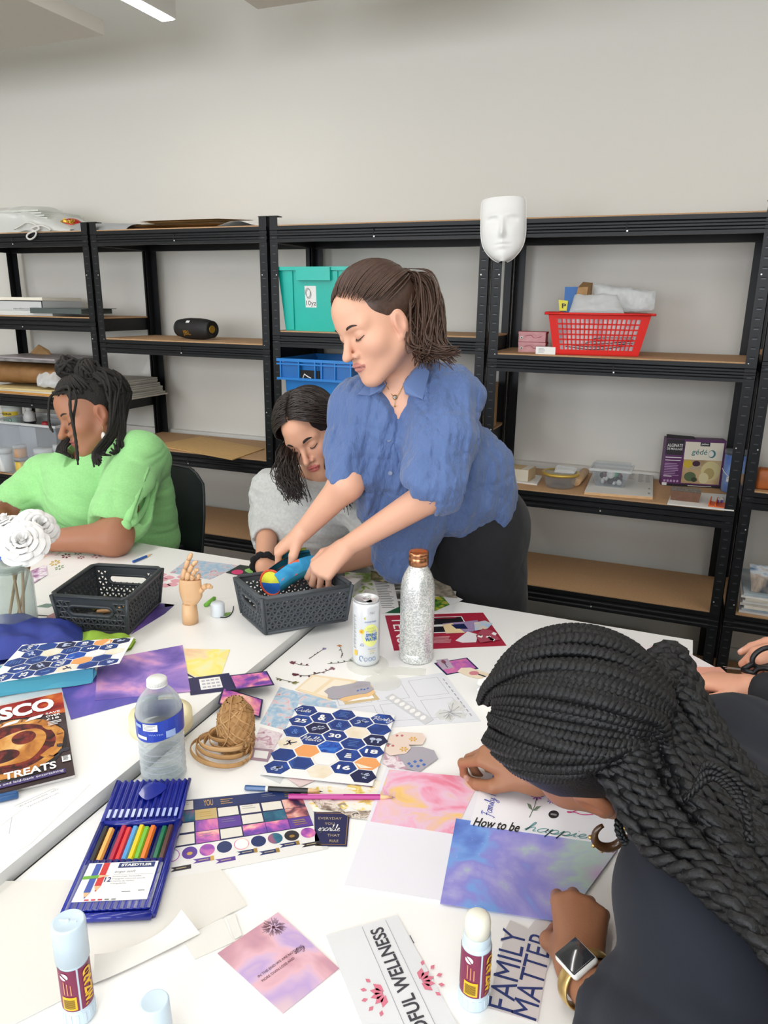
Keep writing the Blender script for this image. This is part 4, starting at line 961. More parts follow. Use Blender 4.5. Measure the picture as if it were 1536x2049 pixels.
for nm,pts in(('wing',[(902,1425),(895,1408),(908,1400),(925,1410),(930,1422)]),('wing',[(902,1425),(880,1420),(868,1430),(880,1440),(905,1438)]),('wing',[(902,1427),(915,1436),(930,1438),(934,1428)]),('wing',[(898,1430),(890,1442),(902,1445),(910,1436)])):
 P=[atz(x,y,ER+.0012)-b0 for x,y in pts];mb=MB().prism(P,.0005,m_vell)
 for q in range(3):mb.tube([P[0]+V(0,0,.0006),(P[0]*.3+P[q+1]*.7)+V(0,0,.0006)],.0004,m_gl2,4)
 mb.build(nm,t)
def sprig(px,head,hc,leafc,lab,nleaf=3,hs=7,z=ER,base=None):
 P=[atz(x,y,z+.0004)for x,y in px];t=thing('pressed_flower',lab,'pressed flower',P[0],0,'pressed flowers')
 c=bez([p-P[0]for p in P],12);MB().tube(c,.0006,mat('stem_dark','5a5448',.7),5).build('stem',t)
 s=hs/FPX*1.5;r=random.Random(int(px[0][0]*7+px[0][1]))
 mb=MB()
 for k in range(nleaf):
  q=c[2+3*k%9];a=r.uniform(0,6.28);d=V(math.cos(a),math.sin(a),0)*s;e=V(-math.sin(a),math.cos(a),0)*s*.3
  mb.prism([q,q+d*.5+e,q+d,q+d*.5-e],.0004,mat('leaf_'+leafc,leafc,.7))
 if nleaf:mb.build('leaf',t)
 mb=MB();h=c[-1]
 for k in range(head):
  a=6.28*k/head+r.uniform(-.3,.3);d=V(math.cos(a),math.sin(a),0)*s*r.uniform(.6,1.1);e=V(-math.sin(a),math.cos(a),0)*s*.35
  mb.prism([h,h+d*.6+e,h+d,h+d*.6-e],.0005,mat('petal_'+hc,hc,.7))
 mb.build('petals',t)
sprig([(618,1318),(630,1310),(648,1298)],5,'8a7fa4','4a4a42','pressed sprig with a small mauve head right of the table seam',3,6)
sprig([(682,1316),(684,1306),(679,1292)],5,'d08a5a','4a4a42','pressed sprig with an orange head left of the can',3,6)
sprig([(655,1328),(680,1326),(702,1322)],3,'6a7a68','5c6c5a','green pressed leaf sprig pointing at the can',4,7)
sprig([(618,1332),(600,1330),(585,1326)],6,'7c3f4c','6c2c3c','dark red pressed sprig nearest the table seam',2,8)
sprig([(640,1345),(615,1352),(590,1350)],7,'6c2c40','4c2c34','maroon pressed blossom above the cream frame',3,8)
sprig([(625,1350),(645,1345),(665,1338)],7,'b98a94','8a5c68','dusty pink pressed blossom above the cream frame',3,8)
sprig([(552,1356),(565,1360),(590,1366)],8,'b0aa7c','6c6c50','olive pressed blossom above the blue rose paper',4,8)
mb,fn,o=sheet([(523,1550),(745,1573),(790,1432),(597,1410)],ER+.004,m_wp,.0008);hexsheet(mb,fn)
solo(mb,'hexagon_sticker_sheet','white sticker sheet of navy hexagons lying flat beside the twine','sticker sheet',o)
for k,(pts,c_,lab)in enumerate((([(765,1528),(785,1540),(815,1538),(785,1512),(770,1500)],m_ephp,'pink floral tag at the right edge of the hexagon sheet'),([(800,1540),(825,1540),(845,1535),(800,1505),(790,1515)],m_ephp,'pink tag partly under the grey tag'))):
 mb,o=blob(pts,ER+.0006*(k+1),c_);solo(mb,'paper_tag',lab,'tag',o)
mb,o=blob([(815,1538),(838,1545),(876,1518),(868,1502),(845,1495),(805,1494),(790,1505)],ER+.0018,m_tagg)
for x,y in((818,1528),(823,1533),(830,1524),(842,1522),(848,1530),(836,1533)):mb.prism([atz(x+a,y+b,ER+.0024)for a,b in((-4,0),(0,3),(4,0),(0,-3))],.0003,m_bluef)
solo(mb,'paper_tag','grey scalloped tag with blue flowers above the watercolour sheet','tag',o)
for(pts,z_,lab)in(([(775,1487),(790,1491),(845,1490),(852,1478),(845,1467),(800,1465),(778,1474)],.0024,'cream ticket with yellow flower, upper one right of the hexagon sheet'),([(772,1506),(780,1512),(812,1508),(822,1497),(815,1487),(785,1488),(770,1496)],.0030,'cream ticket with yellow flower, lower one on the grey tag')):
 mb,o=blob(pts,ER+z_,mat('ticket_cream','e4cfc2',.6));x,y=np.mean(pts,axis=0)
 for a in range(6):mb.prism([atz(x+14+p*math.cos(a*1.05+q),y+.6*p*math.sin(a*1.05+q),ER+z_+.0007)for p,q in((1,0),(7,-.3),(9,0),(7,.3))],.0002,mat('yellow_petal','d9a840',.6))
 for a in range(2):mb.prism([atz(x-18+10*a+3*math.cos(q),y-7+2*math.sin(q),ER+z_+.0007)for q in np.linspace(0,6.28,9)[:-1]],.0002,mat('ticket_red','b86c6c',.6))
 solo(mb,'paper_ticket',lab,'ticket',o)
m_gal=ramp_mat('galaxy_card',[(.32,'3a3a8c'),(.45,'7a4aa8'),(.54,'c060b0'),(.62,'e88aa8'),(.7,'f6c6b4')],18,6,1.5,.35,stars=(600,.03),seed=3.1)
m_gal2=ramp_mat('galaxy_card_warm',[(.32,'5a3a9c'),(.45,'9a4aa8'),(.54,'d070b0'),(.62,'ee9aa0'),(.7,'f6c6b4')],16,6,1.5,.35,seed=8.1)
m_navyc=mat('navy_card','222450',.4);m_foil=mat('gold_foil','c9a35c',.3,metal=.8)
mb,fn,o=sheet([(381,1391),(470,1380),(458,1347),(376,1358)],EL+.0008,m_navyc,.0006);rect(mb,fn,.25,.2,.75,.85,m_wp)
for i in range(4):
 for j in range(3):rect(mb,fn,.3+.11*i,.28+.19*j,.38+.11*i,.37+.19*j,mat('print_pale','b8b8c0',.6),.0003)
solo(mb,'calendar_card','navy card with a white printed panel beside the nebula sheet','card',o)
mb,o=blob([(376,1352),(400,1362),(372,1346)],EL+.0004,m_navyc);solo(mb,'card_flap','dark navy flap between the nebula sheet and the navy card','card',o)
mb,fn,o=sheet([(471,1381),(549,1371),(534,1343),(458,1352)],EL+.0016,m_navyc,.0006);rect(mb,fn,.04,.07,.96,.93,m_gal);ribbon(mb,fn,[(.4+.25*math.cos(a),.5+.3*math.sin(a))for a in np.linspace(0,6.28,24)],.0007,m_foil,.0003)
solo(mb,'galaxy_card','navy edged galaxy card lying across the table seam','card',o)
mb,fn,o=sheet([(436,1414),(520,1427),(526,1391),(446,1381)],ER+.016,m_navyc,.0006,(.006,-.01,-.01,.006));rect(mb,fn,.04,.06,.96,.94,m_gal2)
solo(mb,'galaxy_card','navy edged galaxy card leaning behind the twine ball','card',o)
m_wine=mat('wine_red','a32038',.45);m_dkred=mat('dark_wine','4a1424',.45)
mb,fn,o=sheet([(788,1302),(1013,1292),(966,1226),(770,1232)],ER,m_wine)
F=lambda a,b:fn(a,b,.0003)
mb.text('TENSE',lambda a,b:fn(b,1-a,.0003),(.08,.05,.98,.17),m_wp,bold=.0)
rect(mb,fn,.28,.42,.76,.9,m_wp,.0002);rect(mb,fn,.29,.44,.75,.88,mat('cutout_black','1c181c',.4),.0004);rect(mb,fn,.30,.6,.55,.66,m_wp,.0006);mb.poly([fn(.3,.85,.0006),fn(.48,.8,.0006),fn(.3,.66,.0006)],m_wp);rect(mb,fn,.3,.84,.7,.87,m_wine,.0006)
for k in range(6):rect(mb,fn,.33,.14+.032*k,.52+.01*(k%3),.155+.032*k,mat('wine_pale','d9a0a8',.5),.0004)
solo(mb,'red_page','wine red magazine page beside the steel bottle','page',o)
mb,o=blob([(885,1248),(892,1268),(945,1264),(960,1255),(955,1241),(930,1244)],ER+.0008,mat('cut_lilac','9a86ac',.5));
mb.prism([atz(x,y,ER+.0014)for x,y in((885,1250),(892,1267),(930,1266),(905,1247))],.0003,mat('cut_cream','e8cfa0',.5));mb.prism([atz(x,y,ER+.0018)for x,y in((902,1250),(912,1258),(936,1258),(928,1248))],.0003,m_deep)
solo(mb,'magazine_cutout','lilac picture cutout on the red page','cutout',o)
mb,o=blob([(950,1262),(975,1258),(985,1248),(970,1242),(948,1246)],ER+.0022,ramp_mat('cut_sky',[(.4,'a8c4e0'),(.6,'d8c8b4')],40,3,.5));solo(mb,'magazine_cutout','pale blue cutout at the right on the red page','cutout',o)
mb,o=blob([(911,1282),(925,1286),(952,1285),(957,1270),(935,1264)],ER+.0012,mat('cut_white','e4e0e4',.5));solo(mb,'magazine_cutout','white angular cutout low on the red page','cutout',o)
r=random.Random(5)
m_rib=mat('cut_red','a8485a',.5)
P0=[(952,1272),(960,1286),(1000,1280),(985,1262),(965,1258)]
mb,o=blob(P0,ER+.003,m_rib)
for k in range(9):
 x,y=960+r.uniform(0,32),1266+r.uniform(0,14);mb.prism([atz(x+a,y+b,ER+.0036)for a,b in((-6,1),(2,4),(5,0),(-2,-3))],.0003,m_wp if k%2 else m_rib)
solo(mb,'magazine_cutout','red and white bow cutout at the right end of the red page','cutout',o)
m_leaf=ramp_mat('leaflet_green',[(.3,'5c8c3c'),(.42,'a8c468'),(.5,'eef0e8'),(.6,'e4e2dc'),(.68,'b98a94'),(.76,'4c7c34')],26,6,.8,.35,seed=2)
mb,fn,o=sheet([(690,1190),(770,1215),(760,1148),(690,1145)],ER,m_leaf);solo(mb,'leaflet','green garden leaflet between the basket and the can','leaflet',o)
m_ph=ramp_mat('photo_dark',[(.35,'2a2a2c'),(.5,'6a6866'),(.65,'a8a49e')],40,5,.6,.4)
mb,fn,o=sheet([(763,1228),(905,1225),(915,1170),(742,1158)],ER+.0008,m_wp)
for(u0,v0)in((.26,.1),(.26,.4),(.26,.68),(.5,.1),(.5,.4),(.5,.68)):rect(mb,fn,u0,v0,u0+.2,v0+.24,m_ph)
lines(mb,fn,.03,.22,.95,.05,17,.02,m_grey,3)
solo(mb,'leaflet','white leaflet page with dark photos behind the steel bottle','leaflet',o)
m_dg=mat('dark_green_print','1f5a38',.45)
mb,fn,o=sheet([(770,1227),(860,1226),(900,1195),(848,1192)],ER+.0016,m_dg);lines(mb,fn,.1,.6,.5,.1,3,.03,m_wp,3);solo(mb,'leaflet','dark green leaflet corner left behind the steel bottle','leaflet',o)
mb,fn,o=sheet([(868,1226),(926,1200),(905,1190),(858,1195)],ER+.0020,m_wp);rect(mb,fn,.0,.05,.55,.95,ramp_mat('garden_photo',[(.35,'2c5c2c'),(.5,'6c9c3c'),(.6,'d8c43c'),(.7,'3c7c4c')],60,5,.5,.4));solo(mb,'leaflet','leaflet with a garden photo at the right behind the steel bottle','leaflet',o)
P=[atz(742,1160,ER+.0035),atz(830,1175,ER+.0035),atz(826,1150,ER+.012)+V(0,0,.012),atz(742,1132,ER+.0035)+V(0,0,.02)]
mb=MB().prism(P,.0006,ramp_mat('hedge_photo',[(.35,'5a5a3c'),(.5,'8a8460'),(.65,'c8b890')],50,6,.5,.4));f=quadfn(P,.0009)
rect(mb,f,.12,.2,.34,.85,mat('orange_print','d8562c',.5));disc(mb,f,.55,.5,.14,.33,mat('badge_blue','a8c4d0',.5));disc(mb,f,.55,.5,.08,.2,m_wp,h=.0003)
solo(mb,'leaflet','curled leaflet with an orange badge next to the blue shirt hem','leaflet',P[0])
P=[atz(868,1192,ER+.0035),atz(915,1197,ER+.0035),atz(900,1180,ER+.0035)+V(0,0,.01),atz(866,1165,ER+.0035)+V(0,0,.02)]
mb=MB().prism(P,.0006,ramp_mat('stone_photo',[(.35,'6c665c'),(.6,'a89c88')],60,5,.5,.5));solo(mb,'leaflet','curled grey leaflet edge right behind the steel bottle','leaflet',P[0])
mb,fn,o=sheet([(893,1351),(957,1338),(934,1316),(868,1327)],ER,m_navyc);rect(mb,fn,.05,.06,.95,.94,ramp_mat('pink_galaxy',[(.35,'a05ab0'),(.5,'d070a8'),(.65,'e89aa0')],20,5,1));solo(mb,'galaxy_card','pink navy edged card right of the steel bottle base','card',o)
mb,fn,o=sheet([(885,1340),(908,1336),(895,1318),(872,1321)],ER+.0008,mat('rose_card','b9a8b8',.5));disc(mb,fn,.5,.72,.18,.2,mat('rose_ink','8a4a5c',.5));rect(mb,fn,.47,.1,.53,.6,m_deep);solo(mb,'rose_sticker','little grey rose sticker on the pink card','sticker',o)
mb,o=blob([(915,1344),(922,1337),(940,1336),(990,1352),(978,1363),(935,1353)],ER+.0010,mat('cream_tag','ecdcc2',.6));mb.prism([atz(x,y,ER+.0016)for x,y in round_px(948,1347,10,4,12)],.0003,mat('tulip_pink','d0808c',.6));mb.prism([atz(x,y,ER+.0016)for x,y in((957,1348),(980,1356),(979,1358),(956,1350))],.0003,m_dk);solo(mb,'paper_tag','cream tag with a pink tulip right of the pink card','tag',o)
p=atz(985,1392,ER)
mb=MB();r=random.Random(12)
bm=bmesh.new();bmesh.ops.create_icosphere(bm,subdivisions=3,radius=1)
vs=[]
for v in bm.verts:
 c=np.array(v.co);k=1+.28*math.sin(5*c[0]+3*c[1])*math.sin(6*c[2]+2*c[0])+r.uniform(-.12,.12);vs.append(p+V(c[0]*.030*k,c[1]*.022*k,.019+c[2]*.0185*min(1,k)))
bm.verts.index_update();mb.add(vs,[[v.index for v in f.verts]for f in bm.faces],m_wp);bm.free()
solo(mb,'crumpled_paper','crumpled ball of white paper beside the braided head','paper',p)
mb,fn,o=sheet([(688,1774),(1140,1846),(1246,1600),(772,1538)],ER,mat('board_lilac_white','e9e8ef',.45),.0022)
solo(mb,'white_board','large white card being decorated by the woman with braids','card',o)
zb=ER+.0024
m_wc=ramp_mat('watercolour_pink',[(.26,'e8b48c'),(.38,'f2c878'),(.46,'ecc0b4'),(.52,'e9c3d6'),(.58,'ecb0c8'),(.66,'ea8aa4'),(.74,'e4707c')],11,7,1.6,.5,seed=4.2)
mb,fn,o=sheet([(741,1644),(908,1669),(962,1557),(778,1540)],zb,m_wc)
solo(mb,'watercolour_paper','pink and yellow watercolour paper on the white card','paper',o)
m_neb=ramp_mat('nebula_blue',[(.34,'5064b4'),(.41,'6a8cd8'),(.46,'7aa4e4'),(.51,'8f8cd8'),(.56,'a9a4dc'),(.60,'b8d0c8'),(.65,'c8a8d0'),(.71,'f0bcc4')],5.5,9,.5,.4,stars=(130,.045),seed=6.3,grad=((1.2,-.1,0),.02))
mb,fn,o=sheet([(880,1808),(1128,1846),(1242,1690),(912,1638)],zb+.0006,m_neb)
solo(mb,'nebula_paper','blue and violet nebula paper on the white card under the pen hand','paper',o)
mb,fn,o=sheet([(940,1650),(1235,1692),(1262,1580),(968,1545)],zb+.0012,mat('sheet_lilac','eeedf2',.45))
Fh=lambda h:(lambda a,b:fn(a,b,h))
mb.text('How to be',Fh(.0003),(.02,-.02,.34,.13),m_black,shear=.25,bold=.02)
m_tq=mat('turquoise_ink','6aa0a0',.5);m_ink_b=mat('ink_blue','3a46b0',.5)
script_text(mb,fn,'happier',.37,.03,.078,.07,.0016,m_tq,.0003)
def fv(a,b,h=0.0):return fn(.06+b*.10,.16+a*.62,h)
script_text(mb,lambda a,b,h=0.0:fn(.02+(1-b)*.12+.01,.16+a*.66,h),'Family Matt',.0,.2,.092,.28,.0011,m_ink_b,.0003)
m_pinkink=mat('ink_pink','d8408c',.5)
script_text(mb,fn,'L',.62,.42,.12,.10,.0018,m_pinkink,.0003)
for(u,v,c_,n,s)in((.40,.66,'b066b0',9,.045),(.50,.60,'8a6ab8',7,.03),(.56,.76,'4a4450',8,.03)):
 for k in range(n):
  a=6.28*k/n;mb.poly([fn(u,v,.0003),fn(u+s*.7*math.cos(a-.25),v+s*1.6*math.sin(a-.25),.0003),fn(u+s*math.cos(a),v+s*2.2*math.sin(a),.0003),fn(u+s*.7*math.cos(a+.25),v+s*1.6*math.sin(a+.25),.0003)],mat('print_'+c_,c_,.5))
m_gst=mat('print_green_stem','6c7c6c',.5)
ribbon(mb,fn,[(.40,.62),(.40,.45),(.385,.25)],.0012,m_gst,.0003)
for(a,b)in((-.05,.12),(.05,.1),(.04,.02)):mb.poly([fn(.395,.38,.0003),fn(.395+a*.6,.38+b*.3,.0003),fn(.395+a,.38+b,.0003),fn(.395+a*.4,.38+b*.8,.0003)],m_gst)
disc(mb,fn,.54,.36,.035,.07,m_black,h=.0003);rect(mb,fn,.52,.34,.56,.37,m_grey,.0006)
solo(mb,'lettered_paper','white paper lettered How to be happier beneath the writing hand','paper',o)
mb,fn,o=sheet([(1240,1760),(1300,1772),(1310,1640),(1232,1640)],zb+.0018,m_wp)
for k in range(10):rr=random.Random(k);u,v=.1+.25*rr.random(),.55+.35*rr.random();disc(mb,fn,u,v,.05,.012,mat('lavender','8c84c8',.5),6)
ribbon(mb,fn,[(.25,.98),(.22,.7),(.25,.3)],.001,m_gst)
solo(mb,'lavender_sheet','white sheet with printed lavender beside the navy sleeve','paper',o)
mb,fn,o=sheet([(630,1693),(694,1694),(700,1626),(628,1625)],ER+.0006,m_navyc,.0006)
m_gpr=mat('print_goldish','b8a884',.5)
for a,b in(((.05,.04),(.95,.04)),((.95,.04),(.95,.96)),((.95,.96),(.05,.96))):ribbon(mb,fn,[a,b],.001,m_foil)
for s_,v,u0,u1 in(('EVERYDAY',.76,.12,.78),('YOU',.6,.3,.58),('THAT',.26,.38,.75),('RULE',.1,.45,.72)):mb.text(s_,lambda a,b:fn(a,b,.0003),(u0,v,u1,v+.07),m_gpr)
script_text(mb,fn,'sparkle',.1,.42,.11,.09,.0009,m_wp,.0003)
solo(mb,'quote_card','small navy card with gold border and script below the pencils','card',o)
mb,fn,o=sheet([(285,1772),(657,1699),(606,1577),(300,1608)],ER+.0003,mat('sticker_backing','dcdcd8',.35),.0006)
cset=[mat('st_navy','1d2f62',.35),mat('st_black','1c1c24',.35),mat('st_cream','e2ddd2',.45),mat('st_gold','c8b078',.35,metal=.3),m_gal,m_gal2,ramp_mat('st_teal',[(.35,'1c4c6c'),(.5,'2c6c84'),(.65,'9a5c7c')],30,5,1),ramp_mat('st_sunset',[(.35,'2c2440'),(.5,'b86c6c'),(.65,'e8b8a8')],40,5,.8),mat('st_violet','5c3c94',.4)]
rect(mb,fn,0,.36,.97,.99,m_navyc)
gridc=[[1,2,0,0,0,0,0],[2,6,3,2,2,2,7],[6,2,4,8,2,6,7],[2,2,5,2,4,4,8]]
nc=7
for j in range(4):
 for i in range(nc):
  u0=.005+i*.138;v1=.985-j*.155;c_=cset[gridc[j][i]]
  ins=.006 if gridc[j][i]==2 else .001
  rect(mb,fn,u0+ins,v1-.152+ins*2,u0+.137-ins,v1-ins*2,c_,.0002)
  if(i+j)%3==0 and gridc[j][i]!=2:lines(mb,fn,u0+.03,u0+.11,v1-.05,.03,3,.01,m_foil,i*5+j,.0004)
  if(i+j)%4==1:lines(mb,fn,u0+.02,u0+.11,v1-.04,.03,2,.006,m_grey,i*5+j,.0004)
mb.text('YOU',lambda a,b:fn(a,b,.0005),(.34,.87,.40,.96),m_foil)
rect(mb,fn,0,0,.97,.36,mat('sticker_white','e6e4e0',.4),.0001)
for k in range(10):
 u=.05+.097*k;v=.27-.0*k;c_=[m_dk,m_wp,cset[8],cset[5],cset[0],m_wp,cset[0],cset[6],m_dk,cset[5]][k]
 disc(mb,fn,u,v,.043,.075,cset[5]if k in(1,5)else c_,h=.0003)
 if k in(1,5):disc(mb,fn,u,v,.038,.066,m_wp,h=.0005)
 elif k in(0,2,8):disc(mb,fn,u,v-.01,.016,.02,m_foil,h=.0005)
for k in range(8):
 u=.02+.12*k;v=.13-.05*(k%2);c_=[m_dk,m_dk,cset[8],cset[8],cset[0],cset[0],cset[0],m_dk][k]
 mb.poly([fn(u,v,.0003),fn(u+.11,v,.0003),fn(u+.11,v+.05,.0003),fn(u,v+.05,.0003),fn(u+.02,v+.025,.0003)],c_)
 if k%2==0 or k==5:rect(mb,fn,u+.095,v-.003,u+.115,v+.053,m_foil,.0005)
 rect(mb,fn,u+.03,v+.02,u+.085,v+.03,m_gpr,.0005)
solo(mb,'planner_sticker_sheet','glossy planner sticker sheet of dark rectangles beside the pencil case','sticker sheet',o)
m_ivory=mat('ivory_card','e4e1d9',.6);m_ivory2=mat('ivory_card_pale','e9e7e1',.6)
mb,o=blob([(-60,1765),(-60,2075),(30,2049),(190,1968),(494,1812),(442,1742),(300,1765)],ER+.0005,m_ivory,.0018);solo(mb,'ivory_card','large ivory card under the pencil case','card',o)
mb,o=blob([(390,1920),(468,1885),(440,1828),(360,1870)],ER+.0003,m_ivory2,.0006);solo(mb,'card_strip','ivory card scrap below the big ivory card','card',o)
mb,o=blob([(470,1880),(484,1872),(470,1828),(452,1834)],ER+.0012,m_ivory2,.0006);solo(mb,'card_strip','thin ivory strip end above the pink quote card','card',o)
c1=np.array([(190,1965),(300,1915),(400,1862),(352,1838)]);
mb=MB()
def curl(u,v):
 a=atz(188+(400-188)*u,1968-(1968-1868)*u**1.1,ER+.003);b=atz(192+(365-192)*u,1935-(1935-1850)*u,ER+.003)
 p=a*(1-v)+b*v;return p+V(0,0,.018*(1-u)**3*v+.022*u**6*v+.0006)
mb.grid(curl,30,6,m_ivory2);mb.grid(lambda u,v:curl(u,1-v)-V(0,0,.0005),30,6,m_ivory2)
solo(mb,'paper_strip','torn curling white paper strip on the ivory card','paper',curl(.5,.5))
m_pq=ramp_mat('pink_quote',[(.28,'b98aa0'),(.40,'d4a0ac'),(.48,'e6b8c4'),(.54,'d8b8d4'),(.60,'c0a4d4'),(.68,'e0c4cc'),(.78,'e8dcd4')],7,3,1.2,.35,seed=1.5)
mb,fn,o=sheet([(435,1908),(566,2028),(678,1938),(556,1826)],ER+.0006,m_pq,.0006)
def fq(a,b,h=.0003):return fn(.5+(a-.5)*.5+(b-.5)*.5,.5+(a-.5)*.5-(b-.5)*.5,h)
def ft_(a,b,h=.0003):
 p0=atz(518,1958,ER+.0006);pu=atz(606,1895,ER+.0006)-p0;pv=nrm(np.cross((0,0,1),pu))*np.linalg.norm(pu);return p0+pu*a+pv*b+V(0,0,.0009+h)
mb.text('IN THE END WE ARE NOTHING',ft_,(0,.0,1,.055),m_dkred);mb.text('MORE THAN LOVE AND',ft_,(.0,-.12,.72,-.065),m_dkred)
pc_=(547,1857)
for k in range(46):
 a=k*2.399;r0,r1=5+3*(k%3),16+10*random.Random(k).random();ribbon(mb,lambda x,y,h=0:atz(x,y,ER+.0006)+V(0,0,.0011),[(pc_[0]+r0*math.cos(a)*1.2,pc_[1]+r0*math.sin(a)*.8),(pc_[0]+r1*math.cos(a)*1.1,pc_[1]+r1*math.sin(a)*.75)],.0005,m_dkred)
for k in range(2):mb.poly([atz(pc_[0]+5*math.cos(a),pc_[1]+4*math.sin(a),ER+.0006)+V(0,0,.0012+.0002*k)for a in np.linspace(k,k+6.28,4)[:-1]],m_dkred)
script_text(mb,lambda a,b,h=0:ft_(a,b,.0005),'stay',.78,-.05,.07,.06,.0005,m_dkred)
solo(mb,'quote_card','pink marbled quote card with a dark starburst in the foreground','card',o)
mb,fn,o=sheet([(735,2075),(920,2060),(795,1832),(652,1872)],ER+.0006,mat('grey_white_sheet','dfe0e2',.5),.0005)
def fw_(a,b,h=.0003):
 p0=atz(855,2085,ER+.0011);pu=atz(752,1858,ER+.0011)-p0;pv=nrm(np.cross((0,0,1),pu))*np.linalg.norm(pu);return p0+pu*a+pv*b+V(0,0,.0002+h)
mb.text('NDFUL WELLNESS',fw_,(-.02,-.055,1.0,.055),mat('print_charcoal','3a3a40',.5),bold=.02)
for b in(-.10,.10):mb.poly([fw_(-.1,b-.002),fw_(1.05,b-.002),fw_(1.05,b+.002),fw_(-.1,b+.002)],m_gl2)
m_lotus=mat('lotus_pink','d8788c',.5)
for sgn in(-1,1):
 for k in range(5):
  a=(k-2)*.5;cx,cy=.44,sgn*.13;d=(math.sin(a),sgn*math.cos(a));e=(d[1],-d[0])
  for l0,l1,w_ in((.02,.12,.028),(.14,.19,.016)):
   mb.poly([fw_(cx+d[0]*l0,cy+d[1]*l0),fw_(cx+d[0]*(l0+l1)/2+e[0]*w_,cy+d[1]*(l0+l1)/2+e[1]*w_),fw_(cx+d[0]*l1,cy+d[1]*l1),fw_(cx+d[0]*(l0+l1)/2-e[0]*w_,cy+d[1]*(l0+l1)/2-e[1]*w_)][::sgn],m_lotus)
solo(mb,'wellness_sheet','white sheet printed MINDFUL WELLNESS with pink lotus in the foreground','paper',o)
mb=MB().tube([atz(820,1872,ER+.0015),atz(824,1880,ER+.003),atz(828,1887,ER+.0015)],.0005,m_dk,6);solo(mb,'staple','metal staple at the right edge of the wellness sheet','staple',atz(824,1880,ER+.0015))
zf=ER+.0006
mb,o=blob([(975,2018),(1075,2046),(1092,1945),(1108,1905),(1108,1855),(1100,1842),(1070,1842),(1056,1860),(1020,1842),(1012,1858)],zf,ramp_mat('cutout_grey_pink',[(.35,'c9c6c4'),(.65,'d9cfcd')],8,3,.3),.0006)
def ff_(x0,y0,x1,y1):
 p0=atz(x0,y0,zf+.0006);pu=atz(x1,y1,zf+.0006)-p0;pv=nrm(np.cross((0,0,1),pu));return lambda a,b:p0+pu*a+pv*b+V(0,0,.0003)
m_fm=mat('print_navy','29386e',.5)
wl=np.linalg.norm(atz(1016,2026,zf)-atz(983,2016,zf))
mb.text('FAMILY',ff_(1025,2027,1052,1868),(.0,0,1,.028),m_fm,bold=0)
mb.text('MATTER',ff_(1072,2044,1106,1875),(.0,0,1,.027),m_fm,bold=0)
solo(mb,'lettered_cutout','cut out lettering FAMILY MATTER beside the open glue stick','cutout',o)
mb,fn,o=sheet([(1030,1332),(1110,1345),(1110,1270),(1030,1264)],ER,m_wp);solo(mb,'paper_sheet','blank white sheet left behind the braided head','paper',o)
mb,fn,o=sheet([(1180,1300),(1357,1297),(1358,1279),(1200,1252)],ER,m_wp,.0006);solo(mb,'paper_sheet','blank white sheet at the far right corner of the table','paper',o)
m_pf=ramp_mat('pink_floral',[(.35,'f0e8ea'),(.5,'f4eef0'),(.58,'eccdd0'),(.68,'e2a8ac')],20,5,.8,.5)
mb,fn,o=sheet([(1270,1390),(1480,1362),(1357,1296),(1180,1285)],ER+.0008,m_pf,.0006);solo(mb,'patterned_paper','pale pink floral paper being cut at the right edge','paper',o)
m_peach=mat('peach_paper','eba893',.5)
mb,fn,o=sheet([(1290,1420),(1480,1370),(1440,1335),(1300,1335)],ER+.0016,m_peach,.0005);solo(mb,'peach_paper','peach paper under the hand at the right edge','paper',o)
zl=EL
m_pet=ramp_mat('petal_print',[(.35,'f3f0f0'),(.58,'f3f0f0'),(.62,'e8b4bc'),(.72,'d88a98')],30,3,.6,.5)
mb,fn,o=sheet([(330,1215),(470,1195),(450,1140),(320,1150)],zl,m_wp);
for x,y in((325,1160),(338,1156),(352,1163),(365,1155),(330,1172),(345,1170),(372,1166),(322,1150),(402,1152)):
 mb.prism([atz(x+9*math.cos(a)*(1+.3*math.cos(2*a)),y+4*math.sin(a),zl)+V(0,0,.0006)for a in np.linspace(0,6.28,11)[:-1]],.0002,mat('petal_pink','e9a9b4',.6))
solo(mb,'petal_sheet','white sheet printed with pink petals behind the wooden hand','paper',o)
mb,fn,o=sheet([(340,1146),(420,1160),(480,1132),(376,1119)],zl+.0006,m_roseblue);solo(mb,'patterned_paper','pale blue rose patterned paper behind the wooden hand','paper',o)
mb,fn,o=sheet([(452,1146),(520,1160),(532,1138),(480,1130)],zl+.0012,mat('dark_leaf_card','26302c',.5));disc(mb,fn,.25,.25,.16,.25,mat('magenta_flower','d03a72',.5));disc(mb,fn,.65,.6,.28,.25,mat('leaf_bright','8cc86c',.5));solo(mb,'flower_card','dark card with a magenta flower and green leaf behind the second basket','card',o)
def lsheet(px,z,m,name,lab,cat='paper',extra=None):
 mb,fn,o=sheet(px,z,m)
 if extra:extra(mb,fn)
 return solo(mb,name,lab,cat,o)
def flowers(mb,fn,spots):
 for u,v,s,c_,n in spots:
  mm=mat('flo_'+c_,c_,.6)
  for k in range(n):
   a=6.28*k/n;mb.poly([fn(u+.2*s*math.cos(a),v+.2*s*math.sin(a)),fn(u+s*.7*math.cos(a-.35),v+s*.7*math.sin(a-.35)),fn(u+s*math.cos(a),v+s*math.sin(a)),fn(u+s*.7*math.cos(a+.35),v+s*.7*math.sin(a+.35))],mm)
lsheet([(60,1162),(170,1140),(228,1106),(110,1082)],zl,m_wp,'flower_sheet','white sheet with printed wine coloured sprigs behind the left basket',extra=lambda mb,fn:flowers(mb,fn,[(.35,.62,.09,'7c2c44',6),(.5,.75,.07,'5c2438',6),(.62,.6,.07,'9c4c5c',6),(.25,.4,.10,'c8b060',7),(.4,.25,.09,'6c8c5c',6),(.85,.7,.10,'b07a80',5)]))
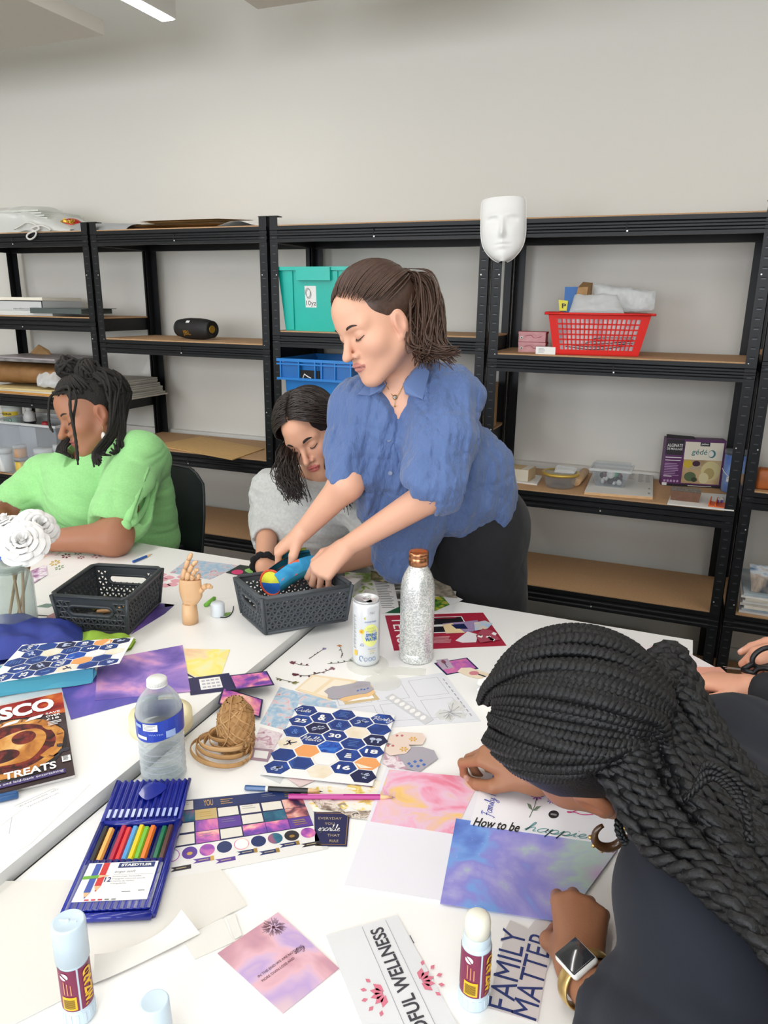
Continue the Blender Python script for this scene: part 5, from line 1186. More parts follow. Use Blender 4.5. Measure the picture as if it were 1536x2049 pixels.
m_sunset=ramp_mat('sunset_print',[(.35,'f0c8a8'),(.5,'f4d8b8'),(.65,'eab4c8')],10,3,.5)
lsheet([(20,1150),(64,1128),(108,1106),(60,1098)],zl+.0006,m_sunset,'sunset_card','peach pink card behind the paper roses')
lsheet([(30,1110),(110,1112),(140,1092),(60,1082)],zl+.0012,ramp_mat('pale_pink_print',[(.35,'f4e4e6'),(.6,'eccad2'),(.7,'c86c7c')],30,4,.6),'butterfly_sheet','pale pink sheet right behind the paper roses')
mb,o=blob([(104,1090),(118,1097),(130,1094),(136,1086),(122,1084),(112,1082)],zl+.002,mat('leaf_dark','5c7c4c',.6));solo(mb,'leaf_cutout','small green and red cutout at the edge near the green sleeve','cutout',o)
lsheet([(62,1170),(95,1150),(92,1130),(62,1142)],zl+.0018,ramp_mat('iris_print',[(.4,'f2eef2'),(.55,'c8a4c8'),(.66,'7c3c6c')],40,4,.8),'iris_cutout','violet flower print seen beside the jar rim')
lsheet([(75,1250),(118,1246),(112,1210),(70,1195)],zl,m_wp,'paper_sheet','white sheet between the jar and the left basket',extra=lambda mb,fn:(rect(mb,fn,0,.1,1,.14,m_dk),rect(mb,fn,0,.3,1,.34,m_dk)))
lsheet([(84,1248),(122,1245),(118,1222),(96,1232)],zl+.0006,mat('dusty_pink','b88a90',.5),'pink_card','dusty pink card corner under the left basket')
mb,o=blob([(72,1214),(92,1208),(112,1209),(96,1216)],zl+.0008,mat('leaf_sage','7c9488',.6));solo(mb,'leaf_cutout','sage leaf cutout between the jar and the left basket','cutout',o)
m_purp=ramp_mat('purple_print',[(.35,'3f3468'),(.5,'5c4890'),(.65,'7a5cae')],9,5,1,.4)
lsheet([(262,1270),(330,1228),(350,1210),(310,1206)],zl,m_purp,'purple_sheet','dark purple sheet sticking out under the left basket')
m_lime=mat('lime_tissue','93b83c',.6)
mb,o=blob([(94,1264),(122,1262),(118,1246),(112,1254)],zl+.0004,m_lime);solo(mb,'tissue_scrap','lime tissue corner left of the basket foot','tissue paper',o)
m_neb2=ramp_mat('nebula_violet',[(.36,'6454a4'),(.44,'8068bc'),(.49,'a080c8'),(.53,'c494d0'),(.565,'e0a4c8'),(.60,'c0b4e0'),(.66,'a8d4e0')],9,10,.5,.4,stars=(240,.03),seed=2.7)
m_neb3=ramp_mat('nebula_indigo',[(.3,'4c4ca0'),(.5,'6a5cb8'),(.62,'9070c8'),(.72,'b080c8')],8,7,1.3,.4,stars=(260,.03),seed=9.7)
mb,fn,o=sheet([(142,1440),(320,1392),(300,1340),(118,1360)],zl+.0004,m_neb3);solo(mb,'nebula_paper','indigo nebula paper lying under the lighter nebula sheet','paper',o)
mb,fn,o=sheet([(190,1402),(381,1384),(365,1291),(196,1322)],zl+.0012,m_neb2,.0005);solo(mb,'nebula_paper','violet and pink nebula paper left of the water bottle','paper',o)
m_wcy=ramp_mat('watercolour_yellow',[(.30,'f0c8a0'),(.42,'f4e0b0'),(.5,'f4e67a'),(.58,'f2ecb0'),(.66,'e4ecd8'),(.74,'bfe0de')],9,6,1.3,.5,seed=5.5)
mb,fn,o=sheet([(376,1352),(440,1358),(460,1300),(368,1298)],zl+.0002,m_wcy);solo(mb,'watercolour_paper','pale yellow watercolour paper beside the nebula sheet','paper',o)
m_tnavy=mat('navy_tissue','2b3a8c',.65);m_tteal=mat('teal_tissue','4aa0b8',.6)
mb=MB()
def tis(P,h0,amp,seed,fr=45):
 P=[np.array(p)for p in P];r=random.Random(seed);ph=[(r.uniform(0,6),r.uniform(0,6),r.uniform(.5,1.6))for _ in range(6)]
 def g(u,v):
  p=(P[0]*(1-u)+P[1]*u)*(1-v)+(P[3]*(1-u)+P[2]*u)*v
  n=sum(abs(math.sin(fr*c*(p[0]*math.cos(a)+p[1]*math.sin(a))+b))for a,b,c in ph)/6
  e=min(1,6*min(u,1-u),6*min(v,1-v))
  return p+V(0,0,h0*(.4+.6*e)+amp*n*e)
 return g
zt2=EL+.0012
Pn=[atz(-90,1345,zt2),atz(168,1300,zt2),atz(165,1262,zt2),atz(-60,1240,zt2)]
mb.grid(tis(Pn,.022,.022,3),34,24,m_tnavy);mb.grid(lambda u,v:tis(Pn,.0,.0,3)(u,1-v),4,4,m_tnavy)
solo(mb,'tissue_paper','crumpled navy tissue paper at the left edge under the hexagon sheet','tissue paper',np.mean(Pn,axis=0))
Pg=[atz(150,1345,zt2),atz(262,1300,zt2),atz(272,1283,zt2),atz(165,1268,zt2)]
mb=MB();mb.grid(tis(Pg,.012,.014,8,60),26,18,m_lime);mb.grid(lambda u,v:tis(Pg,0,0,8)(u,1-v),4,4,m_lime)
solo(mb,'tissue_paper','crumpled lime tissue paper peeking out right of the hexagon sheet','tissue paper',np.mean(Pg,axis=0))
Pt=[atz(-70,1404,zt2),atz(186,1366,zt2),atz(190,1342,zt2),atz(-70,1370,zt2)]
tt=.030
mb=MB().hexa([p for p in Pt],[p+V(0,.004,tt)for p in Pt],m_tteal)
mb2=MB()
def tfold(u,v):
 p=Pt[0]*(1-u)+Pt[1]*u;return p+V(.0,-.004+.012*math.sin(v*3),.002+tt*v)+V(0,-.004,0)*math.sin(9*u+4*v)
mb.grid(tfold,24,6,m_tteal)
solo(mb,'tissue_bundle','folded teal tissue bundle propping the hexagon sheet at the left edge','tissue paper',np.mean(Pt,axis=0))
zh=EL+.048
Ph=[(238,1322),(268,1276),(45,1291),(-30,1366)]
P=[atz(x,y,zh)for x,y in Ph]
P=[P[0]+V(0,0,-.006),P[1]+V(0,0,.0),P[2],P[3]+V(0,0,-.004)]
mb=MB().prism(P,.0008,m_wp);fn=(lambda f:(lambda a,b,h=0.0:f(a,b,h)+V(0,0,.0010)))(quadfn(P,.0));hexsheet(mb,fn)
solo(mb,'hexagon_sticker_sheet','second navy hexagon sticker sheet, tilted on tissue at the left edge','sticker sheet',np.mean(P,axis=0))
mb,fn,o=sheet([(-60,1760),(60,1690),(180,1570),(-60,1600)],EL,m_wp)
def fx(a,b):p0=atz(36,1617,EL);pu=atz(118,1580,EL)-p0;pv=nrm(np.cross((0,0,1),pu))*np.linalg.norm(pu);return p0+pu*a+pv*b+V(0,0,.0007)
mb.text('RELATIONSHIPS   SELF',fx,(0,.0,1.0,.045),m_gl2);mb.text('FAITH/SPIRITUAL',fx,(.18,-.16,.95,-.115),m_gl2);mb.text('JOY',fx,(-.35,-.12,-.22,-.08),m_gl2)
for a,b in(((-.5,-.8),(-.05,.12)),((-.05,.12),(.9,.12)),((.9,.12),(.95,.05))):ribbon(mb,lambda x,y,h=0:fx(x,y),[a,b],.0006,m_gl2)
solo(mb,'worksheet','white worksheet with faint capitals under the magazine','paper',o)
mb,o=blob([(-60,1700),(-60,1640),(35,1612),(44,1620)],EL+.0006,m_wp);solo(mb,'paper_sheet','white sheet corner at the left edge over the worksheet','paper',o)
zm=EL+.0006
px=[(-70,1608),(150,1556),(124,1391),(-70,1431)]
P=[atz(x,y,zm)for x,y in px]
t=thing('magazine','food magazine with a latticed pie on its cover at the left edge','magazine',P[0]);th=.008
MB().hexa([p-P[0]for p in P],[p-P[0]+V(0,0,th)for p in P],mat('page_edges','d8d4d0',.6,bump=(400,.2,(1,1,30)))).build('page_block',t)
P=[atz(x,y,zm+th)-P[0]for x,y in[(-70,1606),(150,1551),(124,1386),(-70,1429)]]
m_cover=ramp_mat('cover_dark',[(.35,'2a1c1e'),(.5,'3a2a2c'),(.62,'4c3c40'),(.72,'6c2a24')],6,5,.8,.25,coat=.3)
mb=MB().hexa(P,[p+V(0,0,.0006)for p in P],m_cover);f=quadfn(P,.0009);Fz=lambda h:(lambda a,b:f(a,b,h))
m_crust=ramp_mat('pie_crust',[(.3,'8c4c1c'),(.45,'c07a30'),(.55,'d89a4c'),(.68,'ecc07c')],22,6,.7,.3);m_fill=ramp_mat('pie_filling',[(.35,'2c1214'),(.5,'5c1c1e'),(.6,'8c3024'),(.7,'3c1a1c')],45,6,.8,.25)
m_redsp=ramp_mat('cover_red',[(.35,'7c1c18'),(.5,'a82c1c'),(.6,'d0642c'),(.7,'e89a44')],9,5,1,.25);m_crd=mat('crust_shadow','7a4420',.35)  # m_crd: darker marks printed around the crust rim
mb.poly([f(.35,.8,.0001),f(1,.72,.0001),f(1,1,.0001),f(.35,1,.0001)],m_redsp)
disc(mb,f,.42,.42,.56,.345,mat('pie_plate','1c1a1e',.3),40,.0002)
n=44
mb.poly([f(.41+(.545+.012*math.sin(9*a))*math.cos(a),.44+(.325+.008*math.sin(9*a+1))*math.sin(a),.0004)for a in np.linspace(0,6.283,n)[:-1]],m_crust)
disc(mb,f,.41,.44,.46,.265,m_fill,36,.0006)
def pastry(pts,h=.0009):
 c=bez([(a,b,0)for a,b in pts+pts[:2]],40)[:-6];mb.poly([f(a,b,h)for a,b,_ in c],m_crust)
pastry([(.22,.52),(.45,.60),(.68,.60),(.78,.50),(.72,.36),(.58,.26),(.35,.26),(.15,.30),(.05,.42)])
disc(mb,f,.56,.52,.12,.075,m_fill,24,.0012);disc(mb,f,.34,.36,.17,.07,m_fill,24,.0012);pastry([(-.02,.60),(.12,.66),(.30,.67),(.20,.58),(.02,.52)]);pastry([(.75,.62),(.86,.60),(.90,.54),(.80,.55)]);pastry([(.70,.28),(.82,.34),(.90,.30),(.80,.24)])
for k in range(16):
 a=6.283*k/16+.1;mb.poly([f(.41+r_*math.cos(a+d),.44+r_*.6*math.sin(a+d),.0011)for r_,d in((.48,-.02),(.54,-.01),(.54,.01),(.48,.02))],m_crd)
mb.text('TESCO',Fz(.0012),(.02,.79,.90,.955),m_wp,bold=.05)
for u in(.1,.34,.58):mb.poly([f(u,.705,.0012),f(u+.17,.72,.0012),f(u+.20,.755,.0012),f(u+.06,.745,.0012)],m_wp)
for k,s_ in enumerate(('SAVE','OVER','£18')):mb.text(s_,Fz(.0014),(.80,.735-.038*k,.95-.02*(k==2),.76-.038*k),m_wp,bold=.02)
lines(mb,f,.81,.95,.63,.018,3,.008,m_wp,2,.0014)
mb.text('& TREATS',Fz(.0014),(.22,.105,.84,.18),m_wp,bold=.03)
rect(mb,f,.05,.04,.92,.085,mat('strip_violet','3c2c6c',.4),.0010);mb.text('halloween and laid-back entertaining',Fz(.0014),(.1,.05,.90,.08),m_wp)
rect(mb,f,.90,.15,.985,.21,m_wp,.0012);lines(mb,f,.91,.975,.2,.012,4,.006,m_black,4,.0014)
for k in range(7):disc(mb,f,.80+.05*(k%4),.25+.03*(k//2),.035,.022,mat('fig_dark','2e2c38',.4),10,.0003+.0001*k)
mb.build('cover',t)
m_bpen=mat('pen_blue','24568c',.3,coat=.3)
def rod(a,b,r,m,mb=None,seg=12):return(mb or MB()).lathe([(0,0),(r*.7,0),(r,.001),(r,np.linalg.norm(b-a)-.001),(r*.7,np.linalg.norm(b-a)),(0,np.linalg.norm(b-a))],m,a,seg,axis=b-a)
a=atz(-60,1612,EL+.0058);b=atz(37,1590,EL+.0058);t=thing('pen','blue pen cut off by the left edge below the magazine','pen',a);rod(a-a,b-a,.0052,m_bpen).build('barrel',t);MB().box(tuple((b-a)*.7+V(0,0,.0062)),(.035,.004,.002),m_bpen,rz=math.atan2(b[1]-a[1],b[0]-a[0])).build('clip',t)
m_wood=mat('pencil_wood','e0b98c',.6);
def pencil(a,b,r,m,tipm,name,lab,cat='pencil',group=None,endm=None,band=None):
 """six-sided pencil from blunt end a to tip b"""
 t=thing(name,lab,cat,a,0,group);L=np.linalg.norm(b-a);d=(b-a)/L;c=.024;e0=.035 if endm else 0
 MB().lathe([(0,e0),(r,e0),(r,L-c),(0,L-c)],m,(0,0,0),6,axis=d,smooth=False).build('barrel',t)
 MB().lathe([(r*.98,L-c-.0004),(r*.35,L-.006),(0,L-.006)],m_wood,(0,0,0),12,axis=d).build('sharpened_wood',t)
 MB().lathe([(r*.36,L-.0065),(0,L)],tipm,(0,0,0),10,axis=d).build('lead_tip',t)
 if endm:
  MB().lathe([(0,0),(r*.9,0),(r,.002),(r,e0),(0,e0)],endm,(0,0,0),6,axis=d,smooth=False).build('dipped_end',t);MB().lathe([(r*1.02,e0-.002),(r*1.03,e0),(r*1.02,e0+.002)],band,(0,0,0),12,axis=d).build('band',t)
 return t,d,L
pencil(atz(266,1124,EL+.004),atz(305,1108,EL+.004),.0036,mat('pencil_blue','2a5ca8',.35),m_dk,'pencil','blue pencil lying near the table edge behind the left basket')
pencil(atz(490,1576,ER+.0045),atz(647,1584,ER+.0045),.0042,mat('pencil_black','1d1c1f',.4),m_dk,'pencil','black pencil with a blue dipped end lying below the hexagon sheet',endm=m_bpen,band=m_wp)
t,d,L=pencil(atz(577,1594,ER+.0052),atz(792,1595,ER+.0052),.0042,mat('pencil_magenta','b32a86',.35),mat('lead_mauve','8c6c7c',.5),'pencil','magenta coloured pencil pointing right below the hexagon sheet')
n=nrm(np.cross(d,(0,0,1)));MB().add([d*.03+n*.0015*s+V(0,0,.0039)for s in(-1,1)]+[d*.085+n*.0015*s+V(0,0,.0039)for s in(1,-1)],[(0,1,2,3)],mat('print_pinkpale','d878b4',.4)).build('printed_panel',t)
m_bkt=mat('charcoal_plastic','33373a',.42,spec=.4);m_bkt2=mat('slate_plastic','454a4f',.45,spec=.4)
def weave_wall(mb,f,W,H,m,cell,slot=None,t=.003,k=.50,y0=.010,y1=.012):
 """wall with rows of triangular openings; f(x, z, depth) with x along and z up, depth outwards"""
 hh=cell*.866;rows=max(1,int(round((H-y0-y1)/hh)));hh=(H-y0-y1)/rows
 n=int(W//(cell/2))-1;x_off=(W-(n+1)*cell/2)/2
 def face(pts):mb.add([f(x,z,0)for x,z in pts]+[f(x,z,-t)for x,z in pts],[tuple(range(len(pts))),tuple(range(2*len(pts)-1,len(pts)-1,-1))],m)
 face([(0,0),(W,0),(W,y0),(0,y0)]);face([(0,H-y1),(W,H-y1),(W,H),(0,H)])
 for r in range(rows):
  z0=y0+r*hh;z1=z0+hh
  up0=(r%2==0)
  for i in range(n):
   xl=x_off+i*cell/2;up=(i%2==0)==up0
   T=[(xl,z0),(xl+cell,z0),(xl+cell/2,z1)]if up else[(xl,z1),(xl+cell/2,z0),(xl+cell,z1)]
   c=(sum(p[0]for p in T)/3,sum(p[1]for p in T)/3)
   if slot:
    dx=abs(c[0]-slot[0]);dz=abs(c[1]-slot[1]);q=max(0,dx-(slot[2]-slot[3]))
    if q*q+dz*dz<slot[3]**2:continue
   if slot and(max(0,abs(c[0]-slot[0])-(slot[2]-slot[3])))**2+(c[1]-slot[1])**2<(slot[3]+.007)**2:
    face(T);continue
   S=[(c[0]+(p[0]-c[0])*k,c[1]+(p[1]-c[1])*k)for p in T]
   vs=[f(*p,0)for p in T]+[f(*p,.0008)for p in S]+[f(*p,-t)for p in S]+[f(*p,-t)for p in T]
   fs=[]
   for a in range(3):
    b=(a+1)%3;fs+=[(a,b,3+b,3+a),(3+a,3+b,6+b,6+a),(6+a,6+b,9+b,9+a)]
   mb.add(vs,fs,m)
  ends=((0,x_off,up0),(W-x_off,W,(n%2==0)!=up0))
  mb2=[(0,z0),(x_off+(0 if up0 else cell/2),z0),(x_off+(cell/2 if up0 else 0),z1),(0,z1)];face(mb2)
  lastup=((n-1)%2==0)==up0;xe=x_off+(n+1)*cell/2
  face([(xe-(0 if lastup else cell/2),z0),(W,z0),(W,z1),(xe-(cell/2 if lastup else 0),z1)])
 if slot:
  pts=[]
  for a in np.linspace(0,2*PI,40):pts.append(f(slot[0]+(slot[2]-slot[3])*(1 if math.cos(a)>0 else-1)+slot[3]*math.cos(a),slot[1]+slot[3]*math.sin(a),.0))
  mb.tube(pts,.0042,m,8)
def woven_basket(O,ex,ey,H,lab,m,slots,cell=.0145,flare=.010,k=.58):
 """O foot corner, ex / ey foot edge vectors"""
 t=thing('storage_basket',lab,'basket',O);Lx,Ly=np.linalg.norm(ex),np.linalg.norm(ey);ux,uy=ex/Lx,ey/Ly
 def P(x,y,z):
  g=flare*z/H;return ux*(Lx/2+(x-Lx/2)*(1+2*g/Lx))+uy*(Ly/2+(y-Ly/2)*(1+2*g/Ly))+V(0,0,z)
 sides=[('x',Lx,lambda x,z,d:P(x,-d,z)),('x',Lx,lambda x,z,d:P(Lx-x,Ly+d,z)),('y',Ly,lambda x,z,d:P(Lx+d,x,z)),('y',Ly,lambda x,z,d:P(-d,Ly-x,z))]
 for i,(ax,W,f)in enumerate(sides):
  sl=(W/2,H*.62,W*.30,.0115)if ax==slots else None
  mb=MB();weave_wall(mb,f,W,H,m,cell,sl,k=k);mb.build('woven_wall',t)
 MB().hexa([P(0,0,0),P(Lx,0,0),P(Lx,Ly,0),P(0,Ly,0)],[P(0,0,.003),P(Lx,0,.003),P(Lx,Ly,.003),P(0,Ly,.003)],m).build('base',t)
 mb=MB();c=[P(0,0,H),P(Lx,0,H),P(Lx,Ly,H),P(0,Ly,H)];pts=[]
 for i in range(4):
  p,q=c[i],c[(i+1)%4];d=nrm(q-p);pts+=[p+d*.012,q-d*.012]
 mb.tube(pts+[pts[0],pts[1]],.0062,m,8,flat=.7,up=(0,0,1));mb.build('rim',t)
 mb=MB();cs=[P(0,0,0),P(Lx,0,0),P(Lx,Ly,0),P(0,Ly,0)]
 for i in range(4):mb.tube([cs[i]+V(0,0,.004),c[i]],.0045,m,8)
 pts=[]
 for i in range(4):
  p,q=cs[i],cs[(i+1)%4];d=nrm(q-p);pts+=[p+d*.008,q-d*.008]
 mb.tube([p+V(0,0,.004)for p in pts+[pts[0],pts[1]]],.004,m,8);mb.build('corner_edges',t)
 return t,P,Lx,Ly
FL,FR,BR_=atz(124,1262,EL+.0008),atz(256,1271,EL+.0008),atz(319,1208,EL+.0008)
Hb_=pxh(FR,0,1196)
t,BP,bLx,bLy=woven_basket(FL,FR-FL,BR_-FR,Hb_,'charcoal woven plastic basket on the left holding crayons',m_bkt,'x')
def binn(x,y,z):return FL+BP(x*bLx,y*bLy,z)
m_cray=[mat('crayon_yellow','d8bc3c',.5),mat('crayon_tan','c89a6c',.5),mat('crayon_olive','6c6a3c',.5),mat('marker_black','1c1c1e',.4)]
def crayon(a,b,r,m,lab,name='crayon',tip=True):
 t=thing(name,lab,name,a,0,'crayons and markers in the left basket' if 'left basket' in lab else None);L=np.linalg.norm(b-a);d=nrm(b-a)
 MB().lathe([(0,0),(r,0),(r,L*.86),(0,L*.86)],m,(0,0,0),12,axis=d).build('wrapped_body',t)
 MB().lathe([(r*.8,L*.85),(r*.7,L*.88),(r*.3,L),(0,L)],m,(0,0,0),12,axis=d).build('tip',t);return t
crayon(binn(.30,.40,.030),binn(.72,.62,.040),.0055,m_cray[0],'yellow crayon lying on top in the left basket')
crayon(binn(.36,.34,.022),binn(.80,.52,.026),.006,m_cray[1],'tan crayon under the yellow one in the left basket')
crayon(binn(.20,.50,.012),binn(.34,.66,.040),.005,m_cray[2],'olive crayon standing out in the left basket')
crayon(binn(.28,.10,.034),binn(.60,.14,.032),.008,m_cray[3],'thick black marker seen through the front handle of the left basket','marker')
mb=MB();a=binn(.62,.08,.03);mb.tube([a,a+(FR-FL)*.26],.008,mat('silver_foil','b8bcc0',.3,metal=.6),10);solo(mb,'foil_tube','silver tube seen through the front handle of the left basket','tube',a)
mb=MB();a=binn(.1,.15,.012);mb.tube([a,a+(FR-FL)*.3+V(0,0,.02)],.006,m_cray[1],10);mb.tube([binn(.2,.2,.01),binn(.9,.3,.012)],.006,m_cray[3],10);solo(mb,'marker_pair','dark markers crossing at the bottom of the left basket','markers',a)
A_,B_,C_=atz(531,1271,EL+.0005),atz(692,1243,EL+.0005),atz(484,1229,EL+.0005)
Hb2=pxh(A_,0,1194)
t,BP2,b2x,b2y=woven_basket(A_,B_-A_,C_-A_,Hb2,'charcoal woven plastic basket the standing woman reaches into',m_bkt2,'y',k=.52)
def bin2(x,y,z):return A_+BP2(x*b2x,y*b2y,z)
m_hand=mat('manikin_wood','dcb489',.45,noise=(25,'cfa274',.6),coat=.1);m_joint=mat('wood_joint','b98e60',.5)
p=atz(381,1245,EL+.0005);t=thing('wooden_hand','jointed wooden artist hand standing between the two baskets','wooden hand',p)
ht=pxh(p,0,1108);S_=ht/.175
right=nrm(_R*V(1,1,0));bk_=nrm(np.cross((0,0,1),right))
def hl(x,y,z):return(right*x+bk_*y+V(0,0,z))*S_
MB().lathe([(0,0),(.0185,0),(.0185,.02),(.0165,.046),(0,.046)],m_hand,(0,0,0),24).build('wrist_base',t)
MB().ball(hl(0,0,.047),.012,m_joint).build('wrist_joint',t)
mb=MB()
def palm(u,v):
 z=.048+.062*v;w_=.016+.011*math.sin(min(1,v*1.1)*PI*.62);d_=.011+.003*math.sin(v*PI);a=2*PI*u;x0=.002+.004*v
 return hl(x0+w_*math.cos(a)+.006*max(0,math.cos(a))*math.exp(-((v-.3)/.25)**2),d_*math.sin(a),z)
mb.grid(palm,28,14,m_hand);mb.add([palm(k/28,1)for k in range(28)],[tuple(range(28))],m_hand);mb.add([palm(k/28,0)for k in range(28)][::-1],[tuple(range(28))],m_hand)
mb.build('palm',t)
def segs(pts,r,nm='finger'):
 mb=MB()
 for a,b in zip(pts[:-1],pts[1:]):
  a,b=np.array(a),np.array(b);d=nrm(b-a)*.0012;mb.tube([hl(*(a+d)),hl(*(a*.7+b*.3)),hl(*(a*.3+b*.7)),hl(*(b-d))],[r*.82*S_,r*S_,r*S_,r*.8*S_],m_hand,12);mb.ball(hl(*a),r*.8*S_,m_joint,10,8);r*=.94
 mb.ball(hl(*pts[-1]),r*.8*S_,m_hand,10,8);mb.build(nm,t)
segs([(-.012,.0,.112),(-.004,.0,.138),(.005,.0,.160),(.012,.0,.173)],.0064)
segs([(-.001,-.005,.112),(.006,-.007,.132),(.016,-.008,.150),(.025,-.008,.158)],.0062)
segs([(.010,-.002,.110),(.016,-.010,.126),(.024,-.016,.140),(.030,-.020,.142)],.0058)
segs([(.020,.006,.106),(.026,-.004,.120),(.031,-.014,.128),(.032,-.022,.124)],.0054)
segs([(.026,.0,.078),(.036,-.004,.090),(.046,-.006,.098),(.056,-.006,.094)],.0072,'thumb')
MB().text('MANNEQUIN',lambda u,v:hl(u,-.0128-.0025,v),(-.003,.058,.010,.060),m_joint).build('stamp',t)
a=atz(411,1211,EL+.005);b=atz(431,1195,EL+.005);crayon(a,b,.0052,mat('crayon_lime','7cc444',.45),'short lime crayon lying beside the wooden hand')
p=atz(436,1231,EL+.0002);hc=pxh(p,0,1206);mb=MB().lathe([(0,0),(.0155,0),(.0165,.002),(.0165,hc-.003),(.0145,hc),(0,hc)],mat('glue_cap_white','dfe6ec',.4),p,28)
solo(mb,'bottle_cap','white glue stick cap standing right of the wooden hand','cap',p)  # loose glue stick cap, not from a bottle
p0=atz(430,1234,EL+.0008)
t=thing('leaf_cutout','curved leaf sprig cutout in front of the white cap','cutout',p0)
MB().tube(bez([atz(x,y,EL+.0008)-p0 for x,y in((428,1228),(440,1235),(456,1234),(465,1224),(467,1213))],16),.0011,m_dk,6).build('stem',t)
MB().prism([atz(x,y,EL+.0014)-p0 for x,y in((446,1231),(452,1226),(462,1225),(460,1229),(452,1233))],.0004,mat('leaf_fresh','7ca84c',.6)).build('leaf',t)
m_glass=glassy('jar_glass','eef2f0',.03,.03,None,.5)
pj=atz(36,1262,EL+.0005);Rj=38.5/FPX*float((pj-CAM)@_fw);Hj=pxh(pj,0,1128)
t=thing('glass_jar','tall clear glass jar holding paper roses at the left edge','jar',pj)
pr=[(0,.004),(Rj*.86,.004),(Rj*.98,.012),(Rj,.03),(Rj,Hj*.74),(Rj*.93,Hj*.84),(Rj*.78,Hj*.89),(Rj*.78,Hj)]
MB().lathe([(0,0),(Rj*.9,0),(Rj,.010)]+[(r+.0015,z)for r,z in pr[3:]]+[(r-.001,z)for r,z in pr[::-1]],m_glass,(0,0,0),40).build('jar_body',t)
mb=MB()
for k in range(3):mb.lathe([(Rj*.785,Hj*(.90+.03*k)),(Rj*.82,Hj*(.91+.03*k)),(Rj*.785,Hj*(.92+.03*k))],m_glass,(0,0,0),36)
mb.lathe([(Rj*.76,Hj-.001),(Rj*.79,Hj+.002),(Rj*.81,Hj-.002)],m_glass,(0,0,0),36);mb.build('screw_rim',t)
m_rose=mat('paper_rose_white','f2f1ef',.7,sss=.03);m_stick=mat('kraft_stem','b08c60',.75)
def rose(c,R_,foot,lab,seed,tilt):
 t=thing('paper_rose',lab,'paper flower',foot,0,'white paper roses in the jar');c=c-foot;r=random.Random(seed);ax=nrm(tilt);tx=nrm(np.cross(ax,(0,1,.1)));ty=np.cross(ax,tx)
 k=0
 for ring,(n,r0,r1,lift)in enumerate(((3,.04,.20,.46),(4,.10,.40,.44),(5,.18,.66,.36),(6,.28,.92,.20),(6,.34,1.10,-.02))):
  for i in range(n):
   a0=2*PI*i/n+ring*.5+r.uniform(-.15,.15);sp=2*PI/n*.72;mb=MB()
   def pf(u,v,off=0.0):
    a=a0+(u-.5)*2*sp*.95;e=1-abs(2*u-1)**4*.28;rr=r0+(r1-r0)*v*e
    z=-.35+(lift+.35)*(v**.6)+.05*math.sin(7*u+a0)*v;curl_=-.20*max(0,v-.7)/.3*(ring>0)
    return c+R_*((tx*math.cos(a)+ty*math.sin(a))*(rr+.06*max(0,v-.75))+ax*(z+curl_))+ax*off
   mb.grid(pf,8,6,m_rose);mb.grid(lambda u,v:pf(1-u,v,-.0006),8,6,m_rose);mb.build('petal',t)
 mb=MB();mb.ball(c+ax*R_*-.02,R_*.16,m_rose,10,8);mb.build('bud',t)
 MB().tube(bez([V(0,0,0),c*.5+V(.0,0,0),c-ax*R_*.3],10),.0032,m_stick,7).build('stem',t)
Dj=float((pj-CAM)@_fw);jt=pj+V(0,0,.004)
toc=nrm((CAM-pj)*V(1,1,0))
rose(atd(44,1083,Dj-.035),.052,jt+V(.012,.006,0),'frontmost white paper rose above the jar',1,toc*.8+V(0,0,.75))
rose(atd(78,1050,Dj+.03),.046,jt+V(-.020,.012,0),'white paper rose behind on the right above the jar',2,toc*.5+V(.4,.2,.8))
rose(atd(10,1048,Dj+.02),.046,jt+V(.024,-.006,0),'white paper rose behind on the left above the jar',3,toc*.3+V(-.3,.1,.9))
rose(atd(50,1040,Dj+.09),.040,jt+V(-.008,-.022,0),'hindmost white paper rose above the jar',4,V(0,.2,1))
mb=MB();mb.rbox((0,0,.012),(.05,.03,.022),mat('blue_object','2f5cb8',.4),.006);o=solo(mb,'eraser','blue block on the table behind the paper roses','eraser',(0,0,0));q_=atz(12,1122,EL+.0005);o.location=tuple(q_)
p=atz(323,1452,EL+.0005);m_tape=mat('masking_tape','eadfb4',.6);Dt=float((p-CAM)@_fw);Rt=61/FPX*Dt
t=thing('tape_roll','cream roll of masking tape lying behind the water bottle','tape',p)
MB().lathe([(Rt*.62,0),(Rt,0),(Rt,.026),(Rt*.62,.026),(Rt*.62,0)],m_tape,(0,0,0),48).build('tape_layers',t)
MB().lathe([(Rt*.58,.001),(Rt*.62,.001),(Rt*.62,.025),(Rt*.58,.025),(Rt*.58,.001)],mat('tape_core','e6e4dc',.6),(0,0,0),48).build('core',t)
pw=atz(329,1556,ER);Dw=float((pw-CAM)@_fw);Rw=44.5/FPX*Dw;Hw=pxh(pw,0,1356)
t=thing('water_bottle','clear plastic water bottle with a blue band beside the pencil case','bottle',pw)
m_pet=glassy('pet_plastic','e6eaec',.05,.05,None,.75);m_water=glassy('water','e4e9eb',.02,.02,'f6f8f8',.5)
prof=[(0,.006),(Rw*.5,.002),(Rw*.85,0),(Rw*.95,.008)]
zb_=[.10,.16,.22,.28,.34,.40,.46]
for k,q in enumerate(zb_):prof+=[(Rw*.985,Hw*(q-.045)),(Rw*.99,Hw*(q-.03)),(Rw*(.90 if k<5 else .95),Hw*(q-.012)),(Rw*(.90 if k<5 else .95),Hw*(q-.005))]
prof+=[(Rw,Hw*.50),(Rw,Hw*.70),(Rw*.97,Hw*.74),(Rw*.86,Hw*.80),(Rw*.62,Hw*.87),(Rw*.40,Hw*.915),(Rw*.33,Hw*.93),(Rw*.33,Hw*.95)]
MB().lathe(prof,m_pet,(0,0,0),48).build('bottle_body',t)
wl_=Hw*.76
